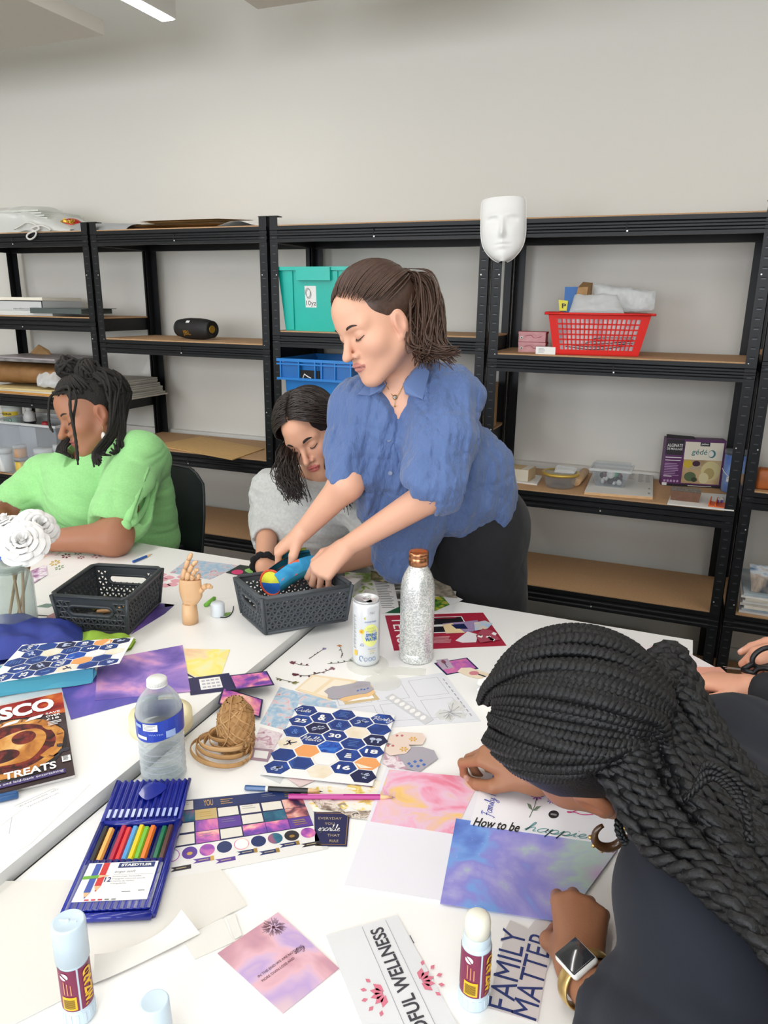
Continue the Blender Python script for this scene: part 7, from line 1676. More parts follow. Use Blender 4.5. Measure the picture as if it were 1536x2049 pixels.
class Head:
 def __init__(s,c,F,U,sc=1.0):
  s.c=np.array(c,float);s.F=nrm(F);s.U=nrm(np.array(U)-s.F*(np.array(U)@s.F));s.L=np.cross(s.U,s.F);s.s=sc;s.R=np.array([s.L,s.F,s.U])
 def __call__(s,x,y,z):return s.c+s.s*(s.L*x+s.F*y+s.U*z)
 def prims(s,nose=1.0,jaw=1.0):
  H,S,R=s,s.s,s.R;E=lambda c,r,k=.02,op=1:pc_ell(H(*c),np.array(r)*S,R,k*S,op);K=lambda a,b,ra,rb,k=.02,op=1:pc_cone(H(*a),H(*b),ra*S,rb*S,k*S,op)
  o=[E((0,-.014,.036),(.073,.096,.088)),E((0,.020,-.028),(.060,.068,.080),.03),K((0,.060,.055),(0,.060,.045),.030,.03,.04)]
  for q in(-1,1):
   o+=[K((q*.050*jaw,-.002,-.052),(q*.012,.066,-.097),.020,.017,.03),E((q*.036,.050,-.026),(.026,.026,.024),.025),K((q*.010,.0785,.024),(q*.042,.064,.024),.0085,.008,.02)]
  o+=[E((0,.073,-.099),(.017,.015,.014),.015),E((0,.070,-.062),(.026,.022,.024),.02)]
  for q in(-1,1):o+=[E((q*.031,.097,.006),(.018,.018,.012),.012,-1),E((q*.031,.0695,.0055),(.0155,.0135,.0125),.004)]
  o+=[K((0,.080,.018),(0,.104+.02*(nose-1),-.027),.0062,.0085*nose,.010),E((0,.106+.02*(nose-1),-.032),(.0092*nose,.011*nose,.0085*nose),.006)]
  for q in(-1,1):o+=[E((q*.0115*nose,.091,-.035),(.0072*nose,.009,.0068*nose),.006)]
  o+=[E((-.0,.0915,-.0575),(.021,.0075,.0050),.005),E((0,.0895,-.0670),(.018,.008,.0062),.005),K((-.018,.0955,-.0620),(.018,.0955,-.0620),.0012,.0012,.003,-1)]
  for q in(-1,1):o+=[E((q*.074,-.010,-.008),(.0085,.019,.031),.005),E((q*.085,-.004,-.006),(.0085,.0115,.020),.004,-1),E((q*.073,-.002,-.036),(.006,.008,.009),.005)]
  return o
 def local(s,P):return((P-s.c)@s.R.T)/s.s
 def paint(s,P,skin,lip,blush,line='5a2a24'):
  q=s.local(P);c=np.tile(np.array(lin(skin)[:3]),(len(P),1));L=np.array(lin(lip)[:3]);Bc=np.array(lin(blush)[:3])
  def mixc(w,col):c[:]=c*(1-w[:,None])+col*w[:,None]
  g=lambda cx,cy,cz,sx,sy,sz:np.exp(-((q[:,0]-cx)/sx)**2-((q[:,1]-cy)/sy)**2-((q[:,2]-cz)/sz)**2)
  for sg in(-1,1):mixc(.45*g(sg*.042,.06,-.028,.02,.03,.018),Bc);mixc(.5*g(sg*.078,-.005,-.01,.012,.03,.04),Bc)
  mixc(.35*g(0,.105,-.03,.014,.012,.012),Bc)
  w=((q[:,0]/.0225)**2+((q[:,2]+.0622)/.0115)**2<1)&(q[:,1]>.075);mixc(w*.9,L)
  mixc(((np.abs(q[:,2]+.0620-.0016*np.cos(q[:,0]*180))<.0012)&(np.abs(q[:,0])<.021)&(q[:,1]>.07))*.75,np.array(lin(line)[:3]))  # dark line in the tint stands for shade in the mouth slit
  for sg in(-1,1):mixc(((np.abs(q[:,0]-sg*.0105)<.004)&(np.abs(q[:,2]+.0405)<.002)&(q[:,1]>.085))*.7,np.array(lin(line)[:3]))  # nostril openings darkened in the tint
  return c
 def face_parts(s,t,col,browr=.0032,lashr=.0011,org=None):
  m=mat('brow_'+col,col,.7);org=np.array(t.location)
  for q in(-1,1):
   P=[s(q*x,y,z)-org for x,y,z in((.011,.0925,.0225),(.022,.0925,.0275),(.034,.0865,.0295),(.047,.0745,.0245))];MB().tube(bez(P,12),[browr*S*s.s for S in(.7,1,1.1,1.1,1.1,1,1,.9,.8,.6,.5,.3)],m,6,flat=.45,up=tuple(s.F)).build('eyebrow',t)
   P=[s(q*x,y,z)-org for x,y,z in((.0175,.0775,.0015),(.024,.0825,-.0025),(.031,.0838,-.0042),(.038,.0810,-.0028),(.0455,.0735,.0012))];mb=MB().tube(bez(P,14),lashr*s.s,m,6)
   for k in range(9):
    x=.020+.003*k;p=bez(P,14)[2+k];d=s.F*.0035-s.U*.004+s.L*q*.0012*(k-4)/4;mb.tube([p,p+d*.6,p+d],[.0005,.0004,.0002],m,4)
   mb.build('eyelashes',t)
FL_=((.042,.026,.020),(.046,.030,.021),(.043,.027,.020),(.034,.021,.018))
def hand(w,d,n,thumb,curls,spread=(.10,.02,-.06,-.16),s=1.0,tdir=None,wrist_r=.026,k=.0035):
 """w wrist, d towards the knuckles, n out of the back of the hand, thumb = +1/-1 side along d x n; curls per finger (three joints)"""
 w=np.array(w,float);d=nrm(d);n=nrm(np.array(n)-d*(np.array(n)@d));sd=np.cross(d,n)*thumb;o=[];tips=[]
 for i in range(4):
  off=(.027,.0095,-.0085,-.025)[i];kn=w+s*(d*(.088,.092,.087,.078)[i]+sd*off+n*(.0,.003,.001,-.004)[i])
  o.append(pc_cone(w+s*(sd*off*.45+d*.012),kn,.0155*s,.0105*s,.014*s))
  f=nrm(d+sd*spread[i]);a=0;p=kn;r=(.0092,.0095,.0090,.0080)[i]*s
  for j in range(3):
   a+=curls[i][j];q=p+s*FL_[i][j]*(f*math.cos(a)-n*math.sin(a));o.append(pc_cone(p,q,r,r*.88,k*s));p=q;r*=.88
  tips.append((p,nrm(f*math.cos(a)-n*math.sin(a)),nrm(n*math.cos(a)+f*math.sin(a))))
 td=tdir or((.75,.65,-.25),(.35,.9,-.35),(.1,.95,-.35));p=w+s*(d*.020+sd*.018-n*.004);r=.0135*s
 for j in range(3):
  v=nrm(sd*td[j][0]+d*td[j][1]+n*td[j][2]);q=p+s*(.044,.034,.026)[j]*v;o.append(pc_cone(p,q,r,r*.84,(.012,.004,.004)[j]*s));p=q;r*=.84
 tips.append((p,v,nrm(sd*.5+n*.8)))
 return o,tips
def nail_paint(P,c,tips,col):
 cc=np.array(lin(col)[:3])
 for p,v,nn in tips:
  q=P-(p+nn*.006+v*.001);w=(np.linalg.norm(q-np.outer(q@v,v)*.35,axis=1)<.0058)&(q@nn>-.0025);c[w]=c[w]*.35+cc*.65
 return c
def strands(mb,paths,r0,m,seg=5,taper=.35):
 for P in paths:n=len(P);mb.tube(P,[r0*min(1,.3+3*i/(n-1))*(1-(1-taper)*max(0,(i/(n-1)-.6)/.4))for i in range(n)],m,seg)
 return mb
def around(H,a,el,lift=0.0):
 """point on the skull: a = azimuth from the face (left positive), el = elevation, radians"""
 q=V(math.sin(a)*math.cos(el),math.cos(a)*math.cos(el),math.sin(el));r=np.array((.0775,.102,.093))+lift;return H(q[0]*r[0],-.014+q[1]*r[1],.036+q[2]*r[2])
def slerp_path(H,a0,e0,a1,e1,n,lift=0.0,bulge=.004):
 def dv(a,e):return V(math.sin(a)*math.cos(e),math.cos(a)*math.cos(e),math.sin(e))
 u,v=dv(a0,e0),dv(a1,e1);w=math.acos(max(-1,min(1,u@v)));out=[]
 for t in np.linspace(0,1,n):
  q=(u*math.sin((1-t)*w)+v*math.sin(t*w))/math.sin(w);L_=lift+bulge*math.sin(PI*t);r=np.array((.0775,.102,.093))+L_;out.append(H(q[0]*r[0],-.014+q[1]*r[1],.036+q[2]*r[2]))
 return out
toCam=-_fw
def dirc(r,u,f):return nrm(_R*r+_U*u+toCam*f)
def JY(x,y,Y):return aty(x,y,Y)
Fa=dirc(-.70,-.50,.46);earA=atd(803,646,1.60)
HA=Head((0,0,0),Fa,nrm(_U*1.0+_R*.10),.98);cA=earA-HA(.076,-.01,-.01);HA=Head(cA,Fa,_U+_R*.10,.98)
tA=thing('person','standing woman in a blue shirt leaning over the table with both hands in the basket','person',(2.02,-.78,0))
shL,shR,chest,hip=JY(912,800,-1.06),JY(705,815,-1.10),JY(815,850,-1.02),JY(955,1045,-.83)
elL,elR=JY(872,985,-1.20),JY(693,968,-1.20)
neckA=JY(812,775,-1.05)
wL,wR=JY(692,1095,-1.215),JY(610,1060,-1.20)
SK_A='dfab90'
bodyA=HA.prims(1.12)+[pc_cone(HA(0,-.03,-.045),neckA,.050,.055,.03),pc_cone(neckA,chest,.055,.10,.05),pc_cone(shL,shR,.05,.05,.04),pc_cone(chest,hip,.10,.075,.08),pc_cone(shL,elL,.042,.038,.03),pc_cone(elL,wL,.039,.0235,.02),pc_cone(shR,elR,.042,.038,.03),pc_cone(elR,wR,.039,.0235,.02)]
hL,tipsL=hand(wL,JY(655,1130,-1.24)-wL,dirc(.25,.75,.55),1,((.55,.75,.5),(.75,.8,.5),(.85,.8,.5),(.9,.8,.5)),s=.98,tdir=((.55,.7,-.2),(.15,.95,-.2),(-.05,.95,-.25)))
hR,tipsR=hand(wR,JY(567,1092,-1.20)-wR,dirc(-.15,.85,.5),-1,((.75,.65,.35),(.75,.7,.4),(.85,.75,.5),(.9,.8,.5)),s=.98,tdir=((.6,.65,-.4),(.3,.75,-.6),(.1,.8,-.6)))
bodyA+=hL+hR
m_skin=skin_mat('skin')
def ptA(P):return nail_paint(P,HA.paint(P,SK_A,'c07c74','d69a86'),tipsL+tipsR,'e8c0b0')
sdf_mesh('body',bodyA,.0024,m_skin,tA,paint=ptA)
HA.face_parts(tA,'33251f',.0026)
def surf_hit(px,py,prims,D0=.5,D1=2.6,warp=None):
 """nearest point of the blended shape along the sight line"""
 Ds=np.arange(D0,D1,.004);P=CAM+np.outer(Ds,ray(px,py)/FPX);d=np.full(len(P),1.0)
 for f,a,b,k,op in prims:
  x=f(P)
  if op>0:h=np.maximum(k-np.abs(x-d),0)/max(k,1e-6);d=np.minimum(x,d)-h*h*k*.25
  else:h=np.maximum(k-np.abs(-x-d),0)/max(k,1e-6);d=np.maximum(-x,d)+h*h*k*.25
 i=np.nonzero(d<0)[0]
 return P[i[0]]if len(i)else None
def lay(pts,prims,off=.004):
 out=[]
 for x,y in pts:
  p=surf_hit(x,y,prims)
  if p is None:p=out[-1]if out else atd(x,y,1.5)
  else:p=p-nrm(p-CAM)*off
  out.append(p)
 return out
m_shirt=mat('shirt_blue','566fa0',.75,sheen=.2,noise=(9,'4a6394',.5),bump=(34,.9,(1,1,.45)))
J=JY
shirt=[pc_cone(J(800,772,-1.05),J(908,790,-1.03),.052,.056,.05),pc_cone(J(800,775,-1.06),J(715,812,-1.10),.052,.052,.05),pc_cone(J(820,840,-1.02),J(900,960,-.90),.122,.128,.08),pc_cone(J(900,960,-.90),J(945,998,-.84),.128,.108,.08),pc_cone(J(750,850,-1.10),J(790,990,-1.06),.066,.08,.07),pc_cone(J(790,980,-1.06),J(800,1120,-1.03),.085,.062,.06),pc_cone(J(845,1000,-1.00),J(838,1110,-1.00),.07,.034,.05),pc_cone(J(955,940,-.88),J(965,1008,-.835),.076,.070,.06),pc_cone(shL-V(.012,0,.005),J(885,880,-1.12),.066,.074,.035),pc_cone(J(885,880,-1.12),J(864,965,-1.19),.074,.072,.025),pc_cone(shR+V(.015,0,0),J(702,890,-1.14),.054,.056,.035),pc_cone(J(702,890,-1.14),J(696,950,-1.18),.056,.052,.025)]
def cutcone(a,b,r0,r1):return pc_cone(a,b,r0,r1,.006,-1)
dl=nrm(wL-elL);dr=nrm(wR-elR)
shirt+=[cutcone(J(861,985,-1.205),J(861,985,-1.205)+dl*.14,.052,.085),cutcone(J(692,972,-1.195),J(692,972,-1.195)+dr*.14,.046,.075)]
nf=HA
shirt+=[cutcone(neckA+V(0,0,.03),HA(0,-.02,-.02),.050,.062),cutcone(HA(0,.03,-.12),J(786,790,-1.16),.04,.036)]
shirt.append(cutcone(J(783,765,-1.17),surf_hit(801,862,shirt)-_fw*.012,.045,.013));fA1=folds(26,.0085,4,[(1,.35,.1),(.9,.4,-.2),(.5,0,.6)]);
sdf_mesh('shirt',shirt,.0038,m_shirt,tA,warp=fA1)
oA=np.array(tA.location)
for pts,D_ in((((760,752),(742,760),(716,790),(740,793),(762,782),(772,768)),1.575),(((822,745),(842,728),(858,745),(845,800),(812,787),(808,770)),1.50)):
 D_=min(float((q-CAM)@_fw)for q in lay(pts,shirt,.004)if q is not None);P=[atd(x,y,D_+(.022 if y<768 else 0))-oA for x,y in pts];MB().prism(P,.010,mat('shirt_collar','637cae',.75,sheen=.2),toCam).tube(P+[P[0]],.0028,mat('shirt_seam','6a82b0',.8),6).build('collar',tA)
mb=MB().tube([p-oA for p in lay([(768,800),(778,850),(788,900),(797,950),(803,1005)],shirt,.002)],.0075,m_shirt,8,flat=.5,up=tuple(toCam));mb.build('button_placket',tA)
m_btn=mat('button_blue','6c7896',.3)
for x,y in((778,880),(781,947)):
 p=lay([(x,y)],shirt,.008)[0]-oA;mb=MB().lathe([(0,0),(.0052,0),(.0058,.001),(.0052,.002),(.003,.0016),(0,.0016)],m_btn,p,18,axis=toCam);mb.build('button',tA)
P=[p-oA for p in lay([(812,895),(845,905),(840,955),(826,965),(810,955)],shirt,.006)];MB().prism(P,.003,m_shirt,toCam).build('pocket',tA)
m_chain=mat('gold_chain','c8a260',.25,metal=.9)
skA=[p for p in bodyA[:46]]
pp=lay([(764,757),(775,775),(790,795),(803,778),(812,757)],bodyA,.004);MB().tube([p-oA for p in bez(pp,24)],.0008,m_chain,5).build('necklace_chain',tA)
p=pp[2]-oA;MB().lathe([(0,0),(.0055,0),(.0055,.0015),(0,.0015)],m_chain,p,18,axis=toCam).lathe([(0,.001),(.0035,.0018),(0,.002)],m_wp,p,14,axis=toCam).lathe([(0,.002),(.0014,.0024),(0,.0026)],m_black,p,10,axis=toCam).tube([p,p-_U*.018],.0006,m_chain,5).ball(p-_U*.02,.0025,m_chain,8,6).build('pendant',tA)
m_trs=mat('trousers_black','14151a',.85,sheen=.1)
trs=[pc_cone(J(930,1000,-.85),J(950,1050,-.82),.10,.11,.05),pc_cone(J(940,1030,-.83),J(965,1045,-.80),.118,.116,.06),pc_cone(J(930,1060,-.84),V(1.98,-.80,.12),.105,.085,.05),pc_cone(J(970,1060,-.80),V(2.14,-.72,.12),.110,.085,.05)]
fT=folds(22,.004,12,[(1,.3,.3)]);sdf_mesh('trousers',trs,.0065,m_trs,tA,warp=fT)
m_shoe=mat('shoe_black','1a1a1c',.5)
for x,y in((1.98,-.80),(2.16,-.72)):MB().ball(V(x,y-.05,.035)-oA,(.045,.125,.04),m_shoe,16,10).build('shoe',tA)
m_hairA=mat('hair_brown','3e2c23',.45,noise=(140,'5a4032',.6));r=random.Random(21)
hair=[]
tie=around(HA,PI*.985,.30,.012)
cap=[pc_ell(HA(0,-.024,.043),np.array((.079,.099,.090))*.98,HA.R,.01)]
Hc_=lambda x,y,z:HA(x,y,z)
cap+=[pc_ell(HA(0,.098,-.010),np.array((.066,.070,.082))*.98,HA.R,.012,-1),pc_ell(HA(0,.03,-.085),np.array((.11,.085,.075))*.98,HA.R,.012,-1)]
for q in(-1,1):cap.append(pc_ell(HA(q*.085,.0,-.018),np.array((.03,.028,.036))*.98,HA.R,.008,-1))
sdf_mesh('hair_cap',cap,.003,m_hairA,tA)
for i in range(420):
 a0=r.uniform(-1.42,1.42);e0=.60+.10*math.cos(a0*2)-.30*abs(a0)+abs(r.gauss(0,.3))-.03
 if abs(a0)>1.15:e0=max(e0,.10)
 hair.append([p-oA for p in slerp_path(HA,a0,min(1.45,e0),PI*(1 if a0>=0 else-1)*.985,.30,14,.005+r.uniform(-.001,.003),.006)])
for i in range(120):
 a0=r.choice((-1,1))*r.uniform(1.9,PI);hair.append([p-oA for p in slerp_path(HA,a0,r.uniform(-.75,-.2),PI*(1 if a0>0 else-1)*.985,.30,10,.005,.004)])
pt_=tie
for i in range(230):
 j=V(*[r.gauss(0,1)for _ in range(3)]);w=r.random()
 ends=[pt_+j*.006,atd(846,580,1.66)+j*.013,atd(856,640,1.64)+j*.018,atd(842+26*w,690,1.61)+j*.015,atd(r.choice((838,850,866,905))+6*j[0],722+10*j[1]-(18 if w>.8 else 0),1.58+.01*j[2])]
 if w>.72:ends[-1]=atd(912+5*j[0],703+6*j[1],1.57+.01*j[2]);ends[-2]=atd(868+8*w,694,1.60)+j*.01
 hair.append([p-oA+nrm(j)*.003*math.sin(9*k_/22+i)for k_,p in enumerate(bez(ends,22))])
mb=strands(MB(),hair,.0021,m_hairA);mb.build('hair',tA)
MB().tube([tie-oA+V(math.cos(a)*.016,0,math.sin(a)*.016)for a in np.linspace(0,6.28,20)],.005,m_hairA,8).build('hair_tie',tA)
def person(lab,loc):return thing('person',lab,'person',loc)
tB=person('seated woman in a grey top with long dark hair looking down behind the basket',(1.53,-.80,0));oB=np.array(tB.location)
HB_=Head(atd(624,870,2.14),dirc(-.22,-.60,.77),_U+_R*-.28,.97)
bR,bL,bN,bC,bP=J(548,985,-.80),J(705,985,-.80),J(640,965,-.80),J(625,1040,-.80),V(1.54,-.72,.50)
eR_,eL_=V(1.375,-.83,.83),J(765,1100,-.90);wRb,wLb=atz(528,1135,.785),atz(672,1132,.79)
body=HB_.prims(1.05)+[pc_cone(HB_(0,-.03,-.045),bN,.048,.05,.03),pc_cone(bN,bC,.05,.10,.05),pc_cone(bR,bL,.05,.05,.04),pc_cone(bC,bP,.10,.12,.05),pc_cone(bR,eR_,.042,.037,.03),pc_cone(eR_,wRb,.037,.024,.02),pc_cone(bL,eL_,.042,.037,.03),pc_cone(eL_,wLb,.037,.024,.02)]
for s_ in(-1,1):body+=[pc_cone(bP,bP+V(.10*s_,-.34,.0),.085,.065,.03),pc_cone(bP+V(.10*s_,-.34,0),bP+V(.10*s_,-.32,-.44),.06,.045,.02)]
h1,t1=hand(wRb,atz(572,1126,.78)-wRb,(0,0,1),1,((.4,.5,.3),)*4,s=.95);h2,t2=hand(wLb,atz(630,1138,.79)-wLb,(0,.2,1),-1,((.5,.6,.3),)*4,s=.95)
sdf_mesh('body',body+h1+h2,.003,m_skin,tB,paint=lambda P:nail_paint(P,HB_.paint(P,'d6a083','bf5f5c','d08070'),t1+t2,'e0b8a8'))
HB_.face_parts(tB,'1d1614',.0036)
m_gry=mat('top_grey','bfc0bd',.9,sheen=.2,noise=(120,'a9aaa8',.6),bump=(300,.1))
top_=[pc_cone(J(640,985,-.80),bC,.075,.13,.05),pc_cone(bR,bL,.068,.068,.05),pc_cone(bC,bP+V(0,0,.05),.135,.14,.06),pc_cone(bR,eR_,.064,.056,.03),pc_cone(eR_,eR_+(wRb-eR_)*.36,.056,.048,.02),pc_cone(bL,eL_,.06,.056,.03),pc_cone(eL_,eL_+(wLb-eL_)*.12,.054,.05,.02)]
top_+=[cutcone(bN+V(0,-.01,.03),HB_(0,-.01,-.05),.062,.07),cutcone(eR_+(wRb-eR_)*.5,wRb,.042,.05),cutcone(eL_+(wLb-eL_)*.26,wLb,.044,.06)]
fB=folds(45,.0045,31,[(.3,.2,1)]);sdf_mesh('top',top_,.0045,m_gry,tB,warp=fB)
m_dnm=mat('trousers_dark','23252c',.85);sdf_mesh('trousers',[pc_cone(bP+V(-.06,0,0),bP+V(.06,0,0),.13,.13,.05)]+[pc_cone(bP+V(.09*s_,0,0),bP+V(.10*s_,-.34,0),.105,.085,.04)for s_ in(-1,1)]+[pc_cone(bP+V(.10*s_,-.34,0),bP+V(.10*s_,-.32,-.43),.08,.06,.03)for s_ in(-1,1)],.009,m_dnm,tB)
m_scr=mat('scrunchie_black','151316',.9,bump=(200,.5));dB=nrm(wRb-eR_);qB=nrm(np.cross(dB,(0,0,1)));zB=np.cross(dB,qB);pB_=wRb-dB*.015
MB().tube([pB_+(qB*math.cos(a)+zB*math.sin(a))*(.031+.003*math.sin(9*a))-oB for a in np.linspace(0,6.283,50)],.0085,m_scr,8).build('scrunchie',tB)
m_hairB=mat('hair_dark','1f1714',.38,noise=(140,'34261f',.6));r=random.Random(8)
def hair_cap(H,sc,m,t,zc=-.014,zr=.084):
 c=[pc_ell(H(0,-.020,.040),np.array((.080,.103,.091))*sc,H.R,.01),pc_ell(H(0,.100,zc),np.array((.064+(zr-.084),.070,zr))*sc,H.R,.012,-1),pc_ell(H(0,.03,-.09),np.array((.11,.085,.075))*sc,H.R,.012,-1)]
 c+=[pc_ell(H(q*.085,.0,-.018),np.array((.03,.028,.036))*sc,H.R,.008,-1)for q in(-1,1)]
 if zr>.09:c+=[pc_ell(H(q*.066,.052,.012),np.array((.032,.052,.046))*sc,H.R,.012,-1)for q in(-1,1)]
 return sdf_mesh('hair_cap',c,.0035,m,t)
hair_cap(HB_,.97,m_hairB,tB);hs=[]
for i in range(430):
 q=r.choice((-1,1));e0=r.uniform(.62,2.3);a_=.03*q
 P=slerp_path(HB_,a_ if e0<1.57 else PI-a_,e0 if e0<1.57 else PI-e0,q*r.uniform(1.35,2.2),r.uniform(-.35,-.1),10,.006+r.uniform(0,.005),.010)
 j=V(*[r.gauss(0,1)for _ in range(3)]);w=r.random();ph=r.uniform(0,6)
 tx=(r.uniform(555,592),r.uniform(562,600))if q<0 else(r.uniform(655,690),r.uniform(660,700))
 if q<0:ex_=[atd(566+18*w,915,2.08)+j*.010,atd(tx[0],955,2.05)+j*.010,atd(tx[1]+8,r.uniform(975,1005),2.03)+j*.008]
 else:ex_=[atd(657+10*w,915,2.10)+j*.008,atd(668+14*w,960,2.06)+j*.008,atd(tx[1],r.uniform(975,1020),2.04)+j*.008]
 c=bez(P+ex_,30);hs.append([p-oB+(_R*math.sin(7*k/30*3+ph)*.004*max(0,k-12)/18)for k,p in enumerate(c)])
strands(MB(),hs,.0022,m_hairB).build('hair',tB)
tC=person('seated woman in a light green top with twisted locs at the left',(.70,-.80,0));oC=np.array(tC.location)
Fc=dirc(-.74,-.42,.50);HC=Head((0,0,0),Fc,_U+_R*.06,1.04);HC=Head(atd(205,828,2.37)-HC(.076,-.01,-.01),Fc,_U+_R*.06,1.04)
cLs,cRs,cN,cC_=J(278,915,-.80),J(95,960,-.84),J(200,905,-.80),J(195,985,-.80);cP=V(.70,-.72,.50)
ceL,ceR=atz(228,1076,.812),J(12,1035,-.95);cwL,cwR=atz(88,1082,.80),atz(-75,1060,.80)
SKC='a26e52'
body=HC.prims(1.25,1.05)+[pc_cone(HC(0,-.03,-.045),cN,.055,.06,.03),pc_cone(cN,cC_,.06,.12,.05),pc_cone(cLs,cRs,.055,.055,.04),pc_cone(cC_,cP,.13,.15,.05),pc_cone(cLs,ceL,.056,.05,.03),pc_cone(ceL,cwL,.05,.030,.03),pc_cone(cRs,ceR,.054,.048,.03),pc_cone(ceR,cwR,.046,.028,.02)]
for s_ in(-1,1):body+=[pc_cone(cP,cP+V(.11*s_,-.34,0),.095,.07,.03),pc_cone(cP+V(.11*s_,-.34,0),cP+V(.11*s_,-.32,-.44),.065,.05,.02)]
h1,t1c=hand(cwL,atz(20,1085,.79)-cwL,(0,0,1),-1,((.4,.5,.3),)*4);h2,t2c=hand(cwR,atz(-150,1070,.79)-cwR,(0,0,1),1,((.4,.5,.3),)*4)
def ptC(P):
 c=HC.paint(P,SKC,'9a5450','a86248');return nail_paint(P,c,t1c+t2c,'c89880')
sdf_mesh('body',body+h1+h2,.003,m_skin,tC,paint=ptC);HC.face_parts(tC,'2a1c18',.0028)
m_grn=mat('top_green','98d68c',.85,sheen=.1,noise=(150,'8ac880',.5),bump=(260,.06))
top_=[pc_cone(J(205,925,-.80),cC_,.075,.15,.05),pc_cone(cLs,cRs,.078,.075,.05),pc_cone(cC_,cP,.165,.18,.06),pc_cone(J(290,930,-.78),J(300,1080,-.76),.075,.10,.05),pc_cone(cLs,cLs+(ceL-cLs)*.74,.082,.088,.04),pc_cone(cRs,J(40,995,-.92),.075,.07,.04),cutcone(cN+V(-.01,-.03,.03),HC(0,.0,-.05),.075,.085),cutcone(cN+V(-.02,-.10,.01),cN+V(-.03,-.13,-.03),.03,.008),cutcone(ceL+(cwL-ceL)*.12,atz(110,1085,.80),.064,.085),cutcone(J(20,1015,-.95),J(-60,1050,-1.0),.056,.07),cutcone(cLs+(ceL-cLs)*.34+_R*.085+toCam*.02,cLs+(ceL-cLs)*.72+_R*.075+toCam*.03,.010,.034)]
fC=folds(22,.007,41,[(.4,.1,.9)]);sdf_mesh('top',top_,.0048,m_grn,tC,warp=fC)
kp=lay([(250,1052)],top_,.02)[0]
mb=MB().ball(kp-oC,(.020,.016,.016),m_grn,16,10)
for pts in(((250,1052),(254,1070),(262,1092)),((252,1050),(246,1075),(250,1090)),((250,1050),(272,1040),(292,1010),(300,965)),((250,1050),(262,1020),(280,975),(296,935))):
 P=[kp]+[(lay([p],top_,.008)[0])for p in pts[1:]];mb.tube([p-oC for p in bez(P,14)],[.010,.011,.012,.012,.011,.010,.010,.009,.009,.008,.008,.007,.007,.006],m_grn,8,flat=.45,up=tuple(toCam))
mb.build('sleeve_knot',tC)
MB().box((0,.1,.5),(.3,.25,.2),m_dnm).build('trousers',tC)
m_loc=mat('locs_black','17130f',.75,bump=(160,.6));m_locg=mat('hair_grey_roots','4c4640',.8,bump=(200,.5))
hair_cap(HC,1.04,m_loc,tC,.0,.096)
MB().grid(lambda u,v:np.array(slerp_path(HC,.15+1.0*u,.62-.25*u+.14*v,.16+1.0*u,.80-.25*u+.14*v,2,.002)[0])-oC,12,4,m_locg).build('grey_hairline',tC)
r=random.Random(5);ls=[]
def loc(P,rr=.0052,n=26):
 c=bez(P,n);return MBL.tube([p-oC for p in c],[rr*(1+.13*math.sin(3.1*k+rr*9e3))*(.6 if k>n-3 else 1)for k in range(n)],m_loc,7)
MBL=MB()
for i in range(90):
 a0=r.uniform(-1.6,1.6);b_=r.choice((-.35,.35));loc(slerp_path(HC,a0,.55-.18*abs(a0)+r.uniform(0,.35),PI*.5*np.sign(b_)if abs(a0)>9 else a0*.3+b_*.2,1.30,8,.004,.006),.0038,14)
for cx,cy,dd in((137,735,.0),(176,742,-.02)):
 cb=atd(cx,cy,2.40+dd)
 MBL.ball(cb-oC,.030,m_loc,14,10)
 for i in range(22):
  ax=nrm(V(*[r.gauss(0,1)for _ in range(3)]));u_=nrm(np.cross(ax,(.3,.2,1)));v_=np.cross(ax,u_);R_=r.uniform(.026,.037);loc([cb+ax*.010*math.sin(k)+(u_*math.cos(k*.55)+v_*math.sin(k*.55))*R_ for k in range(10)],.0058,24)
for i in range(44):
 w=r.random();q=1 if i<34 else-1
 P=slerp_path(HC,q*r.uniform(1.75,2.9),r.uniform(.3,1.1),q*r.uniform(1.75,2.8),r.uniform(-.25,.0),6,.010+.012*r.random(),.004)
 if q>0:x1=212+34*w;P+=[atd(x1+4,865,2.33+.06*w),atd(205+42*w-(18 if w<.5 else 0),905,2.30+.06*w),atd(192+50*w+r.uniform(-6,6),(935-55*w)+r.uniform(-8,8),2.27+.08*w)]
 else:P+=[atd(118+20*w,890,2.42),atd(125+22*w,905+10*w,2.40),atd(122+24*w,905+12*w,2.39)]
 loc(P)
loc([HC(.02,.075,.10),atd(137,775,2.27),atd(141,820,2.25),atd(150,870,2.25),atd(154,900,2.25),atd(156,930,2.26)],.0048);loc([HC(.0,.08,.10),atd(150,790,2.28),atd(147,840,2.26),atd(152,885,2.26),atd(155,915,2.26)],.0042)
loc([HC(-.04,.06,.10),atd(99,800,2.40),atd(98,845,2.39),atd(106,865,2.38)],.0045)
MBL.build('locs',tC)
m_gold2=mat('earring_gold','d0b070',.3,metal=.8);pe=HC(.078,.004,-.045)-oC+toCam*.006
mb=MB().tube([pe,pe-V(0,0,.018)],.0012,m_gold2,6);mb.ball(pe-V(0,0,.034),(.0085,.006,.014),mat('pearl','e6e0d8',.25),14,10);mb.build('earring',tC)
m_ch=mat('chair_plastic','1e2327',.4);m_chl=mat('chair_leg','2c2e30',.4,metal=.4)
t=thing('chair','black plastic shell chair behind the woman in green','chair',(.72,-.62,0),0,'black plastic chairs')
def cb_(u,v,o=0.0):x=(u-.5)*2;w=.235*(1-.16*max(0,v-.6)**1.0-.10*max(0,v-.85));return V(x*w,.06+.05*v-.07*x*x*(1-.3*v)+o,.50+.385*v-.05*max(0,abs(x)-.75)*4*(v>.7)*(v-.7)*3)
mb=MB();mb.grid(cb_,16,14,m_ch);mb.grid(lambda u,v:cb_(1-u,v,.008),16,14,m_ch)
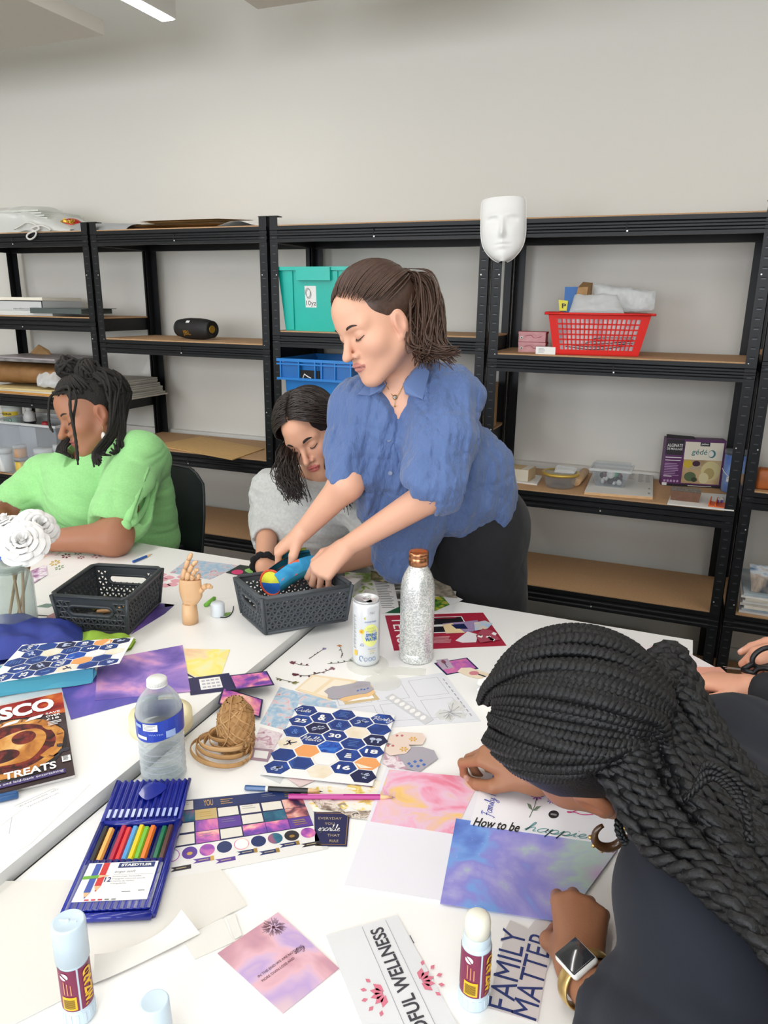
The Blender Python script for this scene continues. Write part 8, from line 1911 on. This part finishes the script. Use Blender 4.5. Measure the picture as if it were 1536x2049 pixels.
mb.tube([cb_(0,k/12,.004)for k in range(13)]+[cb_(k/12,1,.004)for k in range(1,13)]+[cb_(1,1-k/12,.004)for k in range(1,13)],.006,m_ch,8);mb.build('backrest',t)
MB().rbox((0,-.12,.445),(.43,.40,.03),m_ch,.014).build('seat',t)
for sx in(-1,1):
 for sy in(-1,1):MB().tube([V(sx*.17,-.12+sy*.14,.43),V(sx*.21,-.12+sy*.20,.0)],.012,m_chl,8).build('leg',t)
dup(t,(1.54,-.62,0),None,'black plastic chair under the woman in the grey top')
dup(t,(2.93,-1.85,0),-PI/2,'black plastic chair under the woman with braids');dup(t,(3.12,-1.12,0),-PI/2,'black plastic chair off the right edge under the person with scissors')
tD=person('woman with long black braids in a navy sweatshirt writing on the paper',(2.92,-1.85,0));oD=np.array(tD.location)
Ld=nrm((.08,-.84,-.54));Fd=nrm(np.array((-.74,.12,-.64))-Ld*(np.array((-.74,.12,-.64))@Ld));Ud=np.cross(Fd,Ld)
earD=atd(1190,1612,.86);HD=Head((0,0,0),Fd,Ud);HD=Head(earD-HD(.076,-.01,-.01),Fd,Ud)
dL,dR=atd(1408,1778,.765),atd(1480,1508,1.05);dN=(dL+dR)/2+V(-.03,-.03,.0);dC=(dL+dR)/2+V(.14,-.02,-.12);dP=V(2.94,-1.85,.52)
deL=atd(1385,2190,.66);dwL=atz(1160,1946,.772);deR=atz(1330,1480,.80);dwR=atz(1072,1560,.775)
SKD='9c6a4c'
body=HD.prims(1.1)+[pc_cone(HD(0,-.03,-.045),dN,.050,.040,.03),pc_cone(dN,dC,.05,.09,.05),pc_cone(dL,dR,.04,.04,.04),pc_cone(dC,dP,.09,.12,.05),pc_cone(dL,deL,.045,.04,.03),pc_cone(deL,dwL,.038,.025,.02),pc_cone(dR,deR,.045,.04,.03),pc_cone(deR,dwR,.040,.025,.02)]
for s_ in(-1,1):body+=[pc_cone(dP,dP+V(-.36,.11*s_,0),.09,.065,.03),pc_cone(dP+V(-.36,.11*s_,0),dP+V(-.34,.11*s_,-.46),.06,.045,.02)]
hLd,tLd=hand(dwL,atz(1160,1850,.785)-dwL,V(-.1,-.25,1),-1,((.8,1.6,1.2),(.85,1.6,1.2),(.9,1.6,1.2),(.95,1.6,1.2)),(.16,.04,-.09,-.22),s=.93,tdir=((.5,.7,-.5),(-.2,.8,-.6),(-.5,.6,-.5)))
pen_t=atz(984,1562,ZR+.004);pen_d=nrm(atd(1020,1478,1.20)-pen_t)
hRd,tRd=hand(dwR,atz(1000,1515,.79)-dwR,V(-.25,-.15,1),-1,((.75,1.1,.6),(1.0,1.2,.6),(1.15,1.3,.7),(1.2,1.35,.7)),s=.95,tdir=((.55,.75,-.4),(.0,.85,-.6),(-.35,.8,-.6)))
sdf_mesh('body',body+hLd+hRd,.0026,m_skin,tD,paint=lambda P:nail_paint(P,HD.paint(P,SKD,'8a4a48','9c5c44'),tLd+tRd,'c8a090'));HD.face_parts(tD,'1c1412',.003)
m_nvy=mat('sweatshirt_navy','131823',.9,sheen=.04,bump=(500,.06))
sw=[pc_cone(dN+V(.03,0,-.03),dC,.068,.13,.05),pc_cone(dL,dR,.066,.066,.06),pc_cone(dC,dP,.135,.16,.07),pc_cone(dL,deL,.070,.074,.05),pc_cone(deL,deL+(dwL-deL)*.50,.075,.056,.03),pc_cone(dR,deR,.08,.065,.04),pc_cone(deR,deR+(dwR-deR)*.55,.06,.048,.02),cutcone(dN+V(-.04,-.01,.01),HD(0,-.02,-.03),.044,.06),cutcone(deL+(dwL-deL)*.68,dwL,.04,.06),cutcone(deR+(dwR-deR)*.72,dwR,.036,.05)]
fD=folds(12,.007,51,[(.3,.8,.5)]);sdf_mesh('sweatshirt',sw,.0055,m_nvy,tD,warp=fD)
sdf_mesh('trousers',[pc_cone(dP,dP+V(-.36,.11*s_,0),.12,.09,.04)for s_ in(-1,1)]+[pc_cone(dP+V(-.36,.11*s_,0),dP+V(-.34,.11*s_,-.45),.085,.065,.03)for s_ in(-1,1)],.01,m_dnm,tD)
m_brd=mat('braid_black','0b0c0e',.48,spec=.4,bump=(300,.3));mbB=MB();r=random.Random(77)
hair_cap(HD,1.03,m_brd,tD)
def braid(P,rad=.0078,pitch=.024):
 P=np.array(P);L=np.linalg.norm(np.diff(P,axis=0),axis=1).sum();n=int(L/pitch*9)+4;c=bez(P,n);T=np.gradient(c,axis=0);T/=np.linalg.norm(T,axis=1)[:,None]
 N=nrm(np.cross(T[0],(0.2,.1,1)));fr_=[]
 for k in range(n):N=nrm(N-T[k]*(N@T[k]));fr_.append((N,np.cross(T[k],N)))
 for j in range(3):
  path=[]
  for k in range(n):
   th=2*PI*(k/9.0+j/3.0);path.append(c[k]+fr_[k][0]*rad*.62*math.sin(th)+fr_[k][1]*rad*.38*math.sin(2*th)-oD)
  mbB.tube(path,[rad*.56*min(1,.45+3*k/n)for k in range(n)],m_brd,6)
nB=46
for i in range(nB):
 u=(i+.5)/nB;lay_=r.random()
 a0=1.22-2.2*u;e0=.58+.32*math.sin(PI*u)+r.uniform(.0,.5)*(1 if .1<u<.9 else .5)
 a1=2.65-(0.0+1.3*u);P=slerp_path(HD,a0,min(e0,1.4),2.15+1.75*u,.34*(1-u)**2-.10+.10*lay_,7,.008+.014*lay_,.010)
 px=1300+70*(1-u)*0+60*u+r.uniform(-14,14);
 y1=1690-400*u+r.uniform(-16,16);y2=1800-330*u+r.uniform(-22,22);y3=1960-330*u+r.uniform(-30,30)
 D1,D2,D3=.735+.17*u-.02*lay_,.665+.20*u-.02*lay_,.60+.22*u
 for x,y,D in((px,y1,D1),(1430+24*u,y2,D2),(1570,y3,D3),(1680,y3+130,D3+.02)):
  h_=surf_hit(x,y,sw);P.append(atd(x,y,min(D,float((h_-CAM)@_fw)-.012-.012*lay_)if h_ is not None else D))
 braid(P,.0092+.002*r.random(),.029)
braid([atd(1240,1628,.80),atd(1238,1660,.79),atd(1252,1685,.785),atd(1285,1692,.77)],.0045,.016)
for k in range(3):braid([atd(1370+16*k,1600-20*k,.70),atd(1420,1555-12*k,.69),atd(1460+12*k,1580,.685),atd(1500,1640+22*k,.67)],.0042,.014)
mbB.build('braids',tD)
pe=HD(.080,.002,-.050)-oD;m_tort=mat('earring_brown','4a3018',.3,coat=.4)
c0=pe+V(0,0,-.014)+toCam*.006;a1_=nrm(np.cross(toCam,(0,0,1)))
mb=MB().tube([c0+(a1_*math.cos(a)+V(0,0,1)*math.sin(a))*.0165 for a in np.linspace(-4.2,1.1,26)],[.0025+.003*math.sin(PI*k/25)for k in range(26)],m_tort,8)
for k in range(7):a=-3.7+.6*k;mb.ball(c0+(a1_*math.cos(a)+V(0,0,1)*math.sin(a))*.0215,.0028,m_gold2,8,6)
mb.build('hoop_earring',tD)
dw_=nrm(dwL-deL);wc=dwL-dw_*.012;wn=nrm(V(-.35,-.25,1)-dw_*(V(-.35,-.25,1)@dw_));ws_=np.cross(dw_,wn);RW=np.array([ws_,dw_,wn]).T
def wbox(c,s,m,name):
 mb=MB();mb.rbox((0,0,0),s,m,.006,seg=3);mb.v=[tuple(RW@np.array(v)+wc+RW@np.array(c)-oD)for v in mb.v];mb.build(name,tD)
wbox((0,0,.030),(.034,.040,.010),m_lidw,'watch_case');wbox((0,0,.0348),(.030,.036,.0022),mat('watch_glass','26282c',.08,coat=.6),'watch_screen')
MB().tube([wc-oD+(ws_*math.cos(a)*1.12+wn*math.sin(a))*.0285 for a in np.linspace(0,6.283,36)],.009,m_gold2,8,flat=.25,up=tuple(ws_)).build('watch_strap',tD)
t=thing('pen','blue pen held in the writing hand of the woman with braids','pen',pen_t)
MB().lathe([(.0012,.004),(.0040,.016),(.0042,.135),(.003,.138),(0,.138)],mat('pen_cobalt','2a44b8',.3,coat=.3),(0,0,0),14,axis=pen_d).build('barrel',t);MB().lathe([(0,0),(.0012,.004),(.0030,.012),(0,.012)],m_label,(0,0,0),12,axis=pen_d).build('nib',t)
tE=person('person in a dark top at the right edge cutting paper, only the hands in view',(3.12,-1.12,0));oE=np.array(tE.location)
eC,eP=V(3.02,-1.15,.92),V(3.12,-1.12,.50);esL,esR=V(2.98,-1.34,1.02),V(2.98,-.96,1.02);eeL,eeR=V(2.86,-1.36,.80),V(2.90,-1.00,.82)
ewL=atz(1500,1376,.785);ewR=atz(1600,1292,.83);HE=Head(V(2.93,-1.15,1.24),V(-.8,0,-.6),V(-.3,0,1))
body=HE.prims()+[pc_cone(HE(0,-.03,-.045),V(3.0,-1.15,1.06),.05,.055,.03),pc_cone(eC,eP,.12,.13,.05),pc_cone(esL,esR,.05,.05,.04),pc_cone(eC,V(3.0,-1.15,1.06),.11,.06,.05),pc_cone(esL,eeL,.043,.038,.02),pc_cone(eeL,ewL,.037,.025,.02),pc_cone(esR,eeR,.043,.038,.02),pc_cone(eeR,ewR,.037,.025,.02)]
for s_ in(-1,1):body+=[pc_cone(eP,eP+V(-.36,.11*s_,0),.10,.07,.03),pc_cone(eP+V(-.36,.11*s_,0),eP+V(-.34,.11*s_,-.46),.07,.05,.02)]
h1,te1=hand(ewL,atz(1430,1362,.775)-ewL,V(-.1,-.1,1),-1,((.35,.4,.2),(.4,.5,.3),(.5,.5,.3),(.6,.5,.3)),s=.92,tdir=((.75,.6,-.1),(.25,.95,-.15),(.0,1,-.15)))
h2,te2=hand(ewR,atz(1530,1318,.80)-ewR,dirc(.2,.8,.5),1,((.8,1.1,.5),(.9,1.1,.5),(1.0,1.2,.6),(1.0,1.2,.6)),s=.92)
sdf_mesh('body',body+h1+h2,.003,m_skin,tE,paint=lambda P:nail_paint(P,HE.paint(P,'e0a488','c07068','d88a78'),te1+te2,'f0c8bc'));HE.face_parts(tE,'2a1e1a')
sdf_mesh('top',[pc_cone(V(3.01,-1.15,1.0),eC,.10,.15,.05),pc_cone(esL,esR,.075,.075,.05),pc_cone(eC,eP,.16,.17,.05),pc_cone(esL,eeL,.07,.062,.03),pc_cone(eeL,eeL+(ewL-eeL)*.80,.06,.040,.02),pc_cone(esR,eeR,.07,.062,.03),pc_cone(eeR,eeR+(ewR-eeR)*.8,.06,.042,.02)],.007,mat('top_charcoal','25262a',.9),tE)
sdf_mesh('trousers',[pc_cone(eP,eP+V(-.36,.11*s_,0),.12,.09,.04)for s_ in(-1,1)]+[pc_cone(eP+V(-.36,.11*s_,0),eP+V(-.34,.11*s_,-.45),.085,.065,.03)for s_ in(-1,1)],.011,m_dnm,tE)
hair_cap(HE,1.03,m_hairB,tE)
sp_=atz(1484,1340,.795);ta,tb=atz(1446,1334,.782),atz(1450,1338,.790);t=thing('scissors','black handled scissors in the hand at the right edge','scissors',sp_)
m_bl=mat('steel_blade','c4c8cc',.2,metal=.9);m_hd=mat('scissor_black','17171a',.4)
for tip,lp in((ta,(1518,1322,.815)),(tb,(1522,1352,.80))):
 d=tip-sp_;n=nrm(np.cross(d,(0,0,1)))*.0035;MB().prism([-d*.15-n,-d*.15+n,d],.0012,m_bl).build('blade',t)
 e=atz(*lp);u=nrm(e-sp_);w_=nrm(np.cross(u,toCam));L=np.linalg.norm(e-sp_)
 MB().tube([u*0,u*L*.35,u*L*.7],[.005,.0055,.006],m_hd,8).tube([u*(L*.7+.024)+(u*math.cos(a)*.026+w_*math.sin(a)*.017)for a in np.linspace(-PI,PI,30)],.005,m_hd,8).build('handle',t)
tp=[bin2(.25,.30,.085),bin2(.95,.55,.115)];A0=atd(543,1166,1.75);A1=atd(632,1126,1.84);dpp=nrm(A1-A0);side=nrm(np.cross(dpp,(0,0,1)));upv=np.cross(side,dpp);Lp=np.linalg.norm(A1-A0)
enn=nrm(-dpp*.8+toCam*.75);en1=nrm(np.cross(enn,_U));en2=np.cross(en1,enn)
t=thing('pencil_pouch','bright blue cloth pencil pouch with a fish print pulled from the basket','pouch',A0)
m_pou=ramp_mat('pouch_cloth',[(.38,'2a8fc4'),(.54,'38a4d4'),(.57,'e0623c'),(.62,'e0623c'),(.64,'e6dc3c'),(.72,'8cb84c')],24,2,.6,.7);m_pin=mat('pouch_lining','1f7c94',.8);m_zip=mat('pouch_trim','9aa83c',.7);m_ored=mat('pouch_red','d8502c',.7);m_mesh_y=mat('pouch_yellow','d8d83c',.7);m_pb=mat('pouch_blue','1f6cc8',.7)
Rp=.030
def pou(u,v):a=.5+5.3*u;return side*Rp*math.sin(a)*1.1+upv*(Rp*math.cos(a)+.0)+dpp*Lp*v+upv*(.012*math.sin(PI*v))
mb=MB();mb.grid(pou,30,12,m_pou);mb.grid(lambda u,v:pou(1-u,v)*V(1,1,1)-upv*.002,30,12,m_pin);mb.build('cloth_body',t)
mb=MB()
for i in range(24):a0,a1=2*PI*i/24,2*PI*(i+1)/24;q=lambda a,o=0.0:en1*Rp*math.sin(a)+en2*Rp*math.cos(a);mb.add([enn*.006,q(a0),q(a1)],[(0,1,2)],m_mesh_y if math.cos((a0+a1)/2)>-.05 else m_pb)
mb.tube([en1*Rp*math.sin(a)+en2*Rp*math.cos(a)for a in np.linspace(0,6.283,30)],.0028,m_ored,6);mb.build('end_panel',t)
mb=MB()
for pts in([(545,1150),(552,1138),(557,1118),(562,1104),(585,1102),(612,1098)],[(548,1152),(575,1142),(605,1128),(632,1120)]):mb.tube([p-A0 for p in bez([atd(x,y,1.83)for x,y in pts],20)],.0035,m_zip,6)
mb.build('zip_trim',t)
fl=bez([atd(x,y,1.85)for x,y in((556,1140),(562,1108),(590,1102),(618,1100))],16);lo_=bez([atd(x,y,1.85)for x,y in((552,1150),(575,1145),(600,1135),(625,1122))],16)
MB().grid(lambda u,v:fl[int(u*15)]*(1-v)+lo_[int(u*15)]*v-A0+toCam*.004*math.sin(6*u),15,4,m_pin).build('open_flap',t)
mb=MB();fy=bez([atd(x,y,1.80)for x,y in((596,1158),(600,1145),(615,1130),(630,1126),(626,1142),(612,1155))]+[atd(596,1158,1.80)],30)[:-1];mb.prism([p-A0 for p in fy],.0015,mat('fish_yellow','ecd62c',.7),toCam)
for x,y in((612,1148),(622,1138)):mb.ball(atd(x,y,1.797)-A0,(.005,.005,.005),m_zip,10,6)
mb.build('fish_patch',t)
w=bpy.data.worlds.new('world');scene.world=w;w.use_nodes=True
bg=w.node_tree.nodes['Background']
bg.inputs['Color'].default_value=(0.85,0.92,1.0,1);bg.inputs['Strength'].default_value=1.0
for a,b in added_wins:
 ld=bpy.data.lights.new('daylight','AREA');ld.shape='RECTANGLE';ld.size=b-a-.2;ld.size_y=WZ1-WZ0-.2;ld.energy=46;ld.color=(.93,.96,1)  # area fill lamp added inside each invented window
 lo=bpy.data.objects.new('daylight',ld);COL.objects.link(lo);lo.location=((a+b)/2,Y0+.05,(WZ0+WZ1)/2);lo.rotation_euler=(PI/2,0,0)
scene.view_settings.view_transform='Standard';scene.view_settings.look='None';scene.view_settings.gamma=1.0
scene.view_settings.use_curve_mapping=False
scene.view_settings.exposure=0.58
scene.cycles.use_denoising=True
scene.cycles.max_bounces=10;scene.cycles.transparent_max_bounces=24
scene.cycles.caustics_reflective=False;scene.cycles.caustics_refractive=False
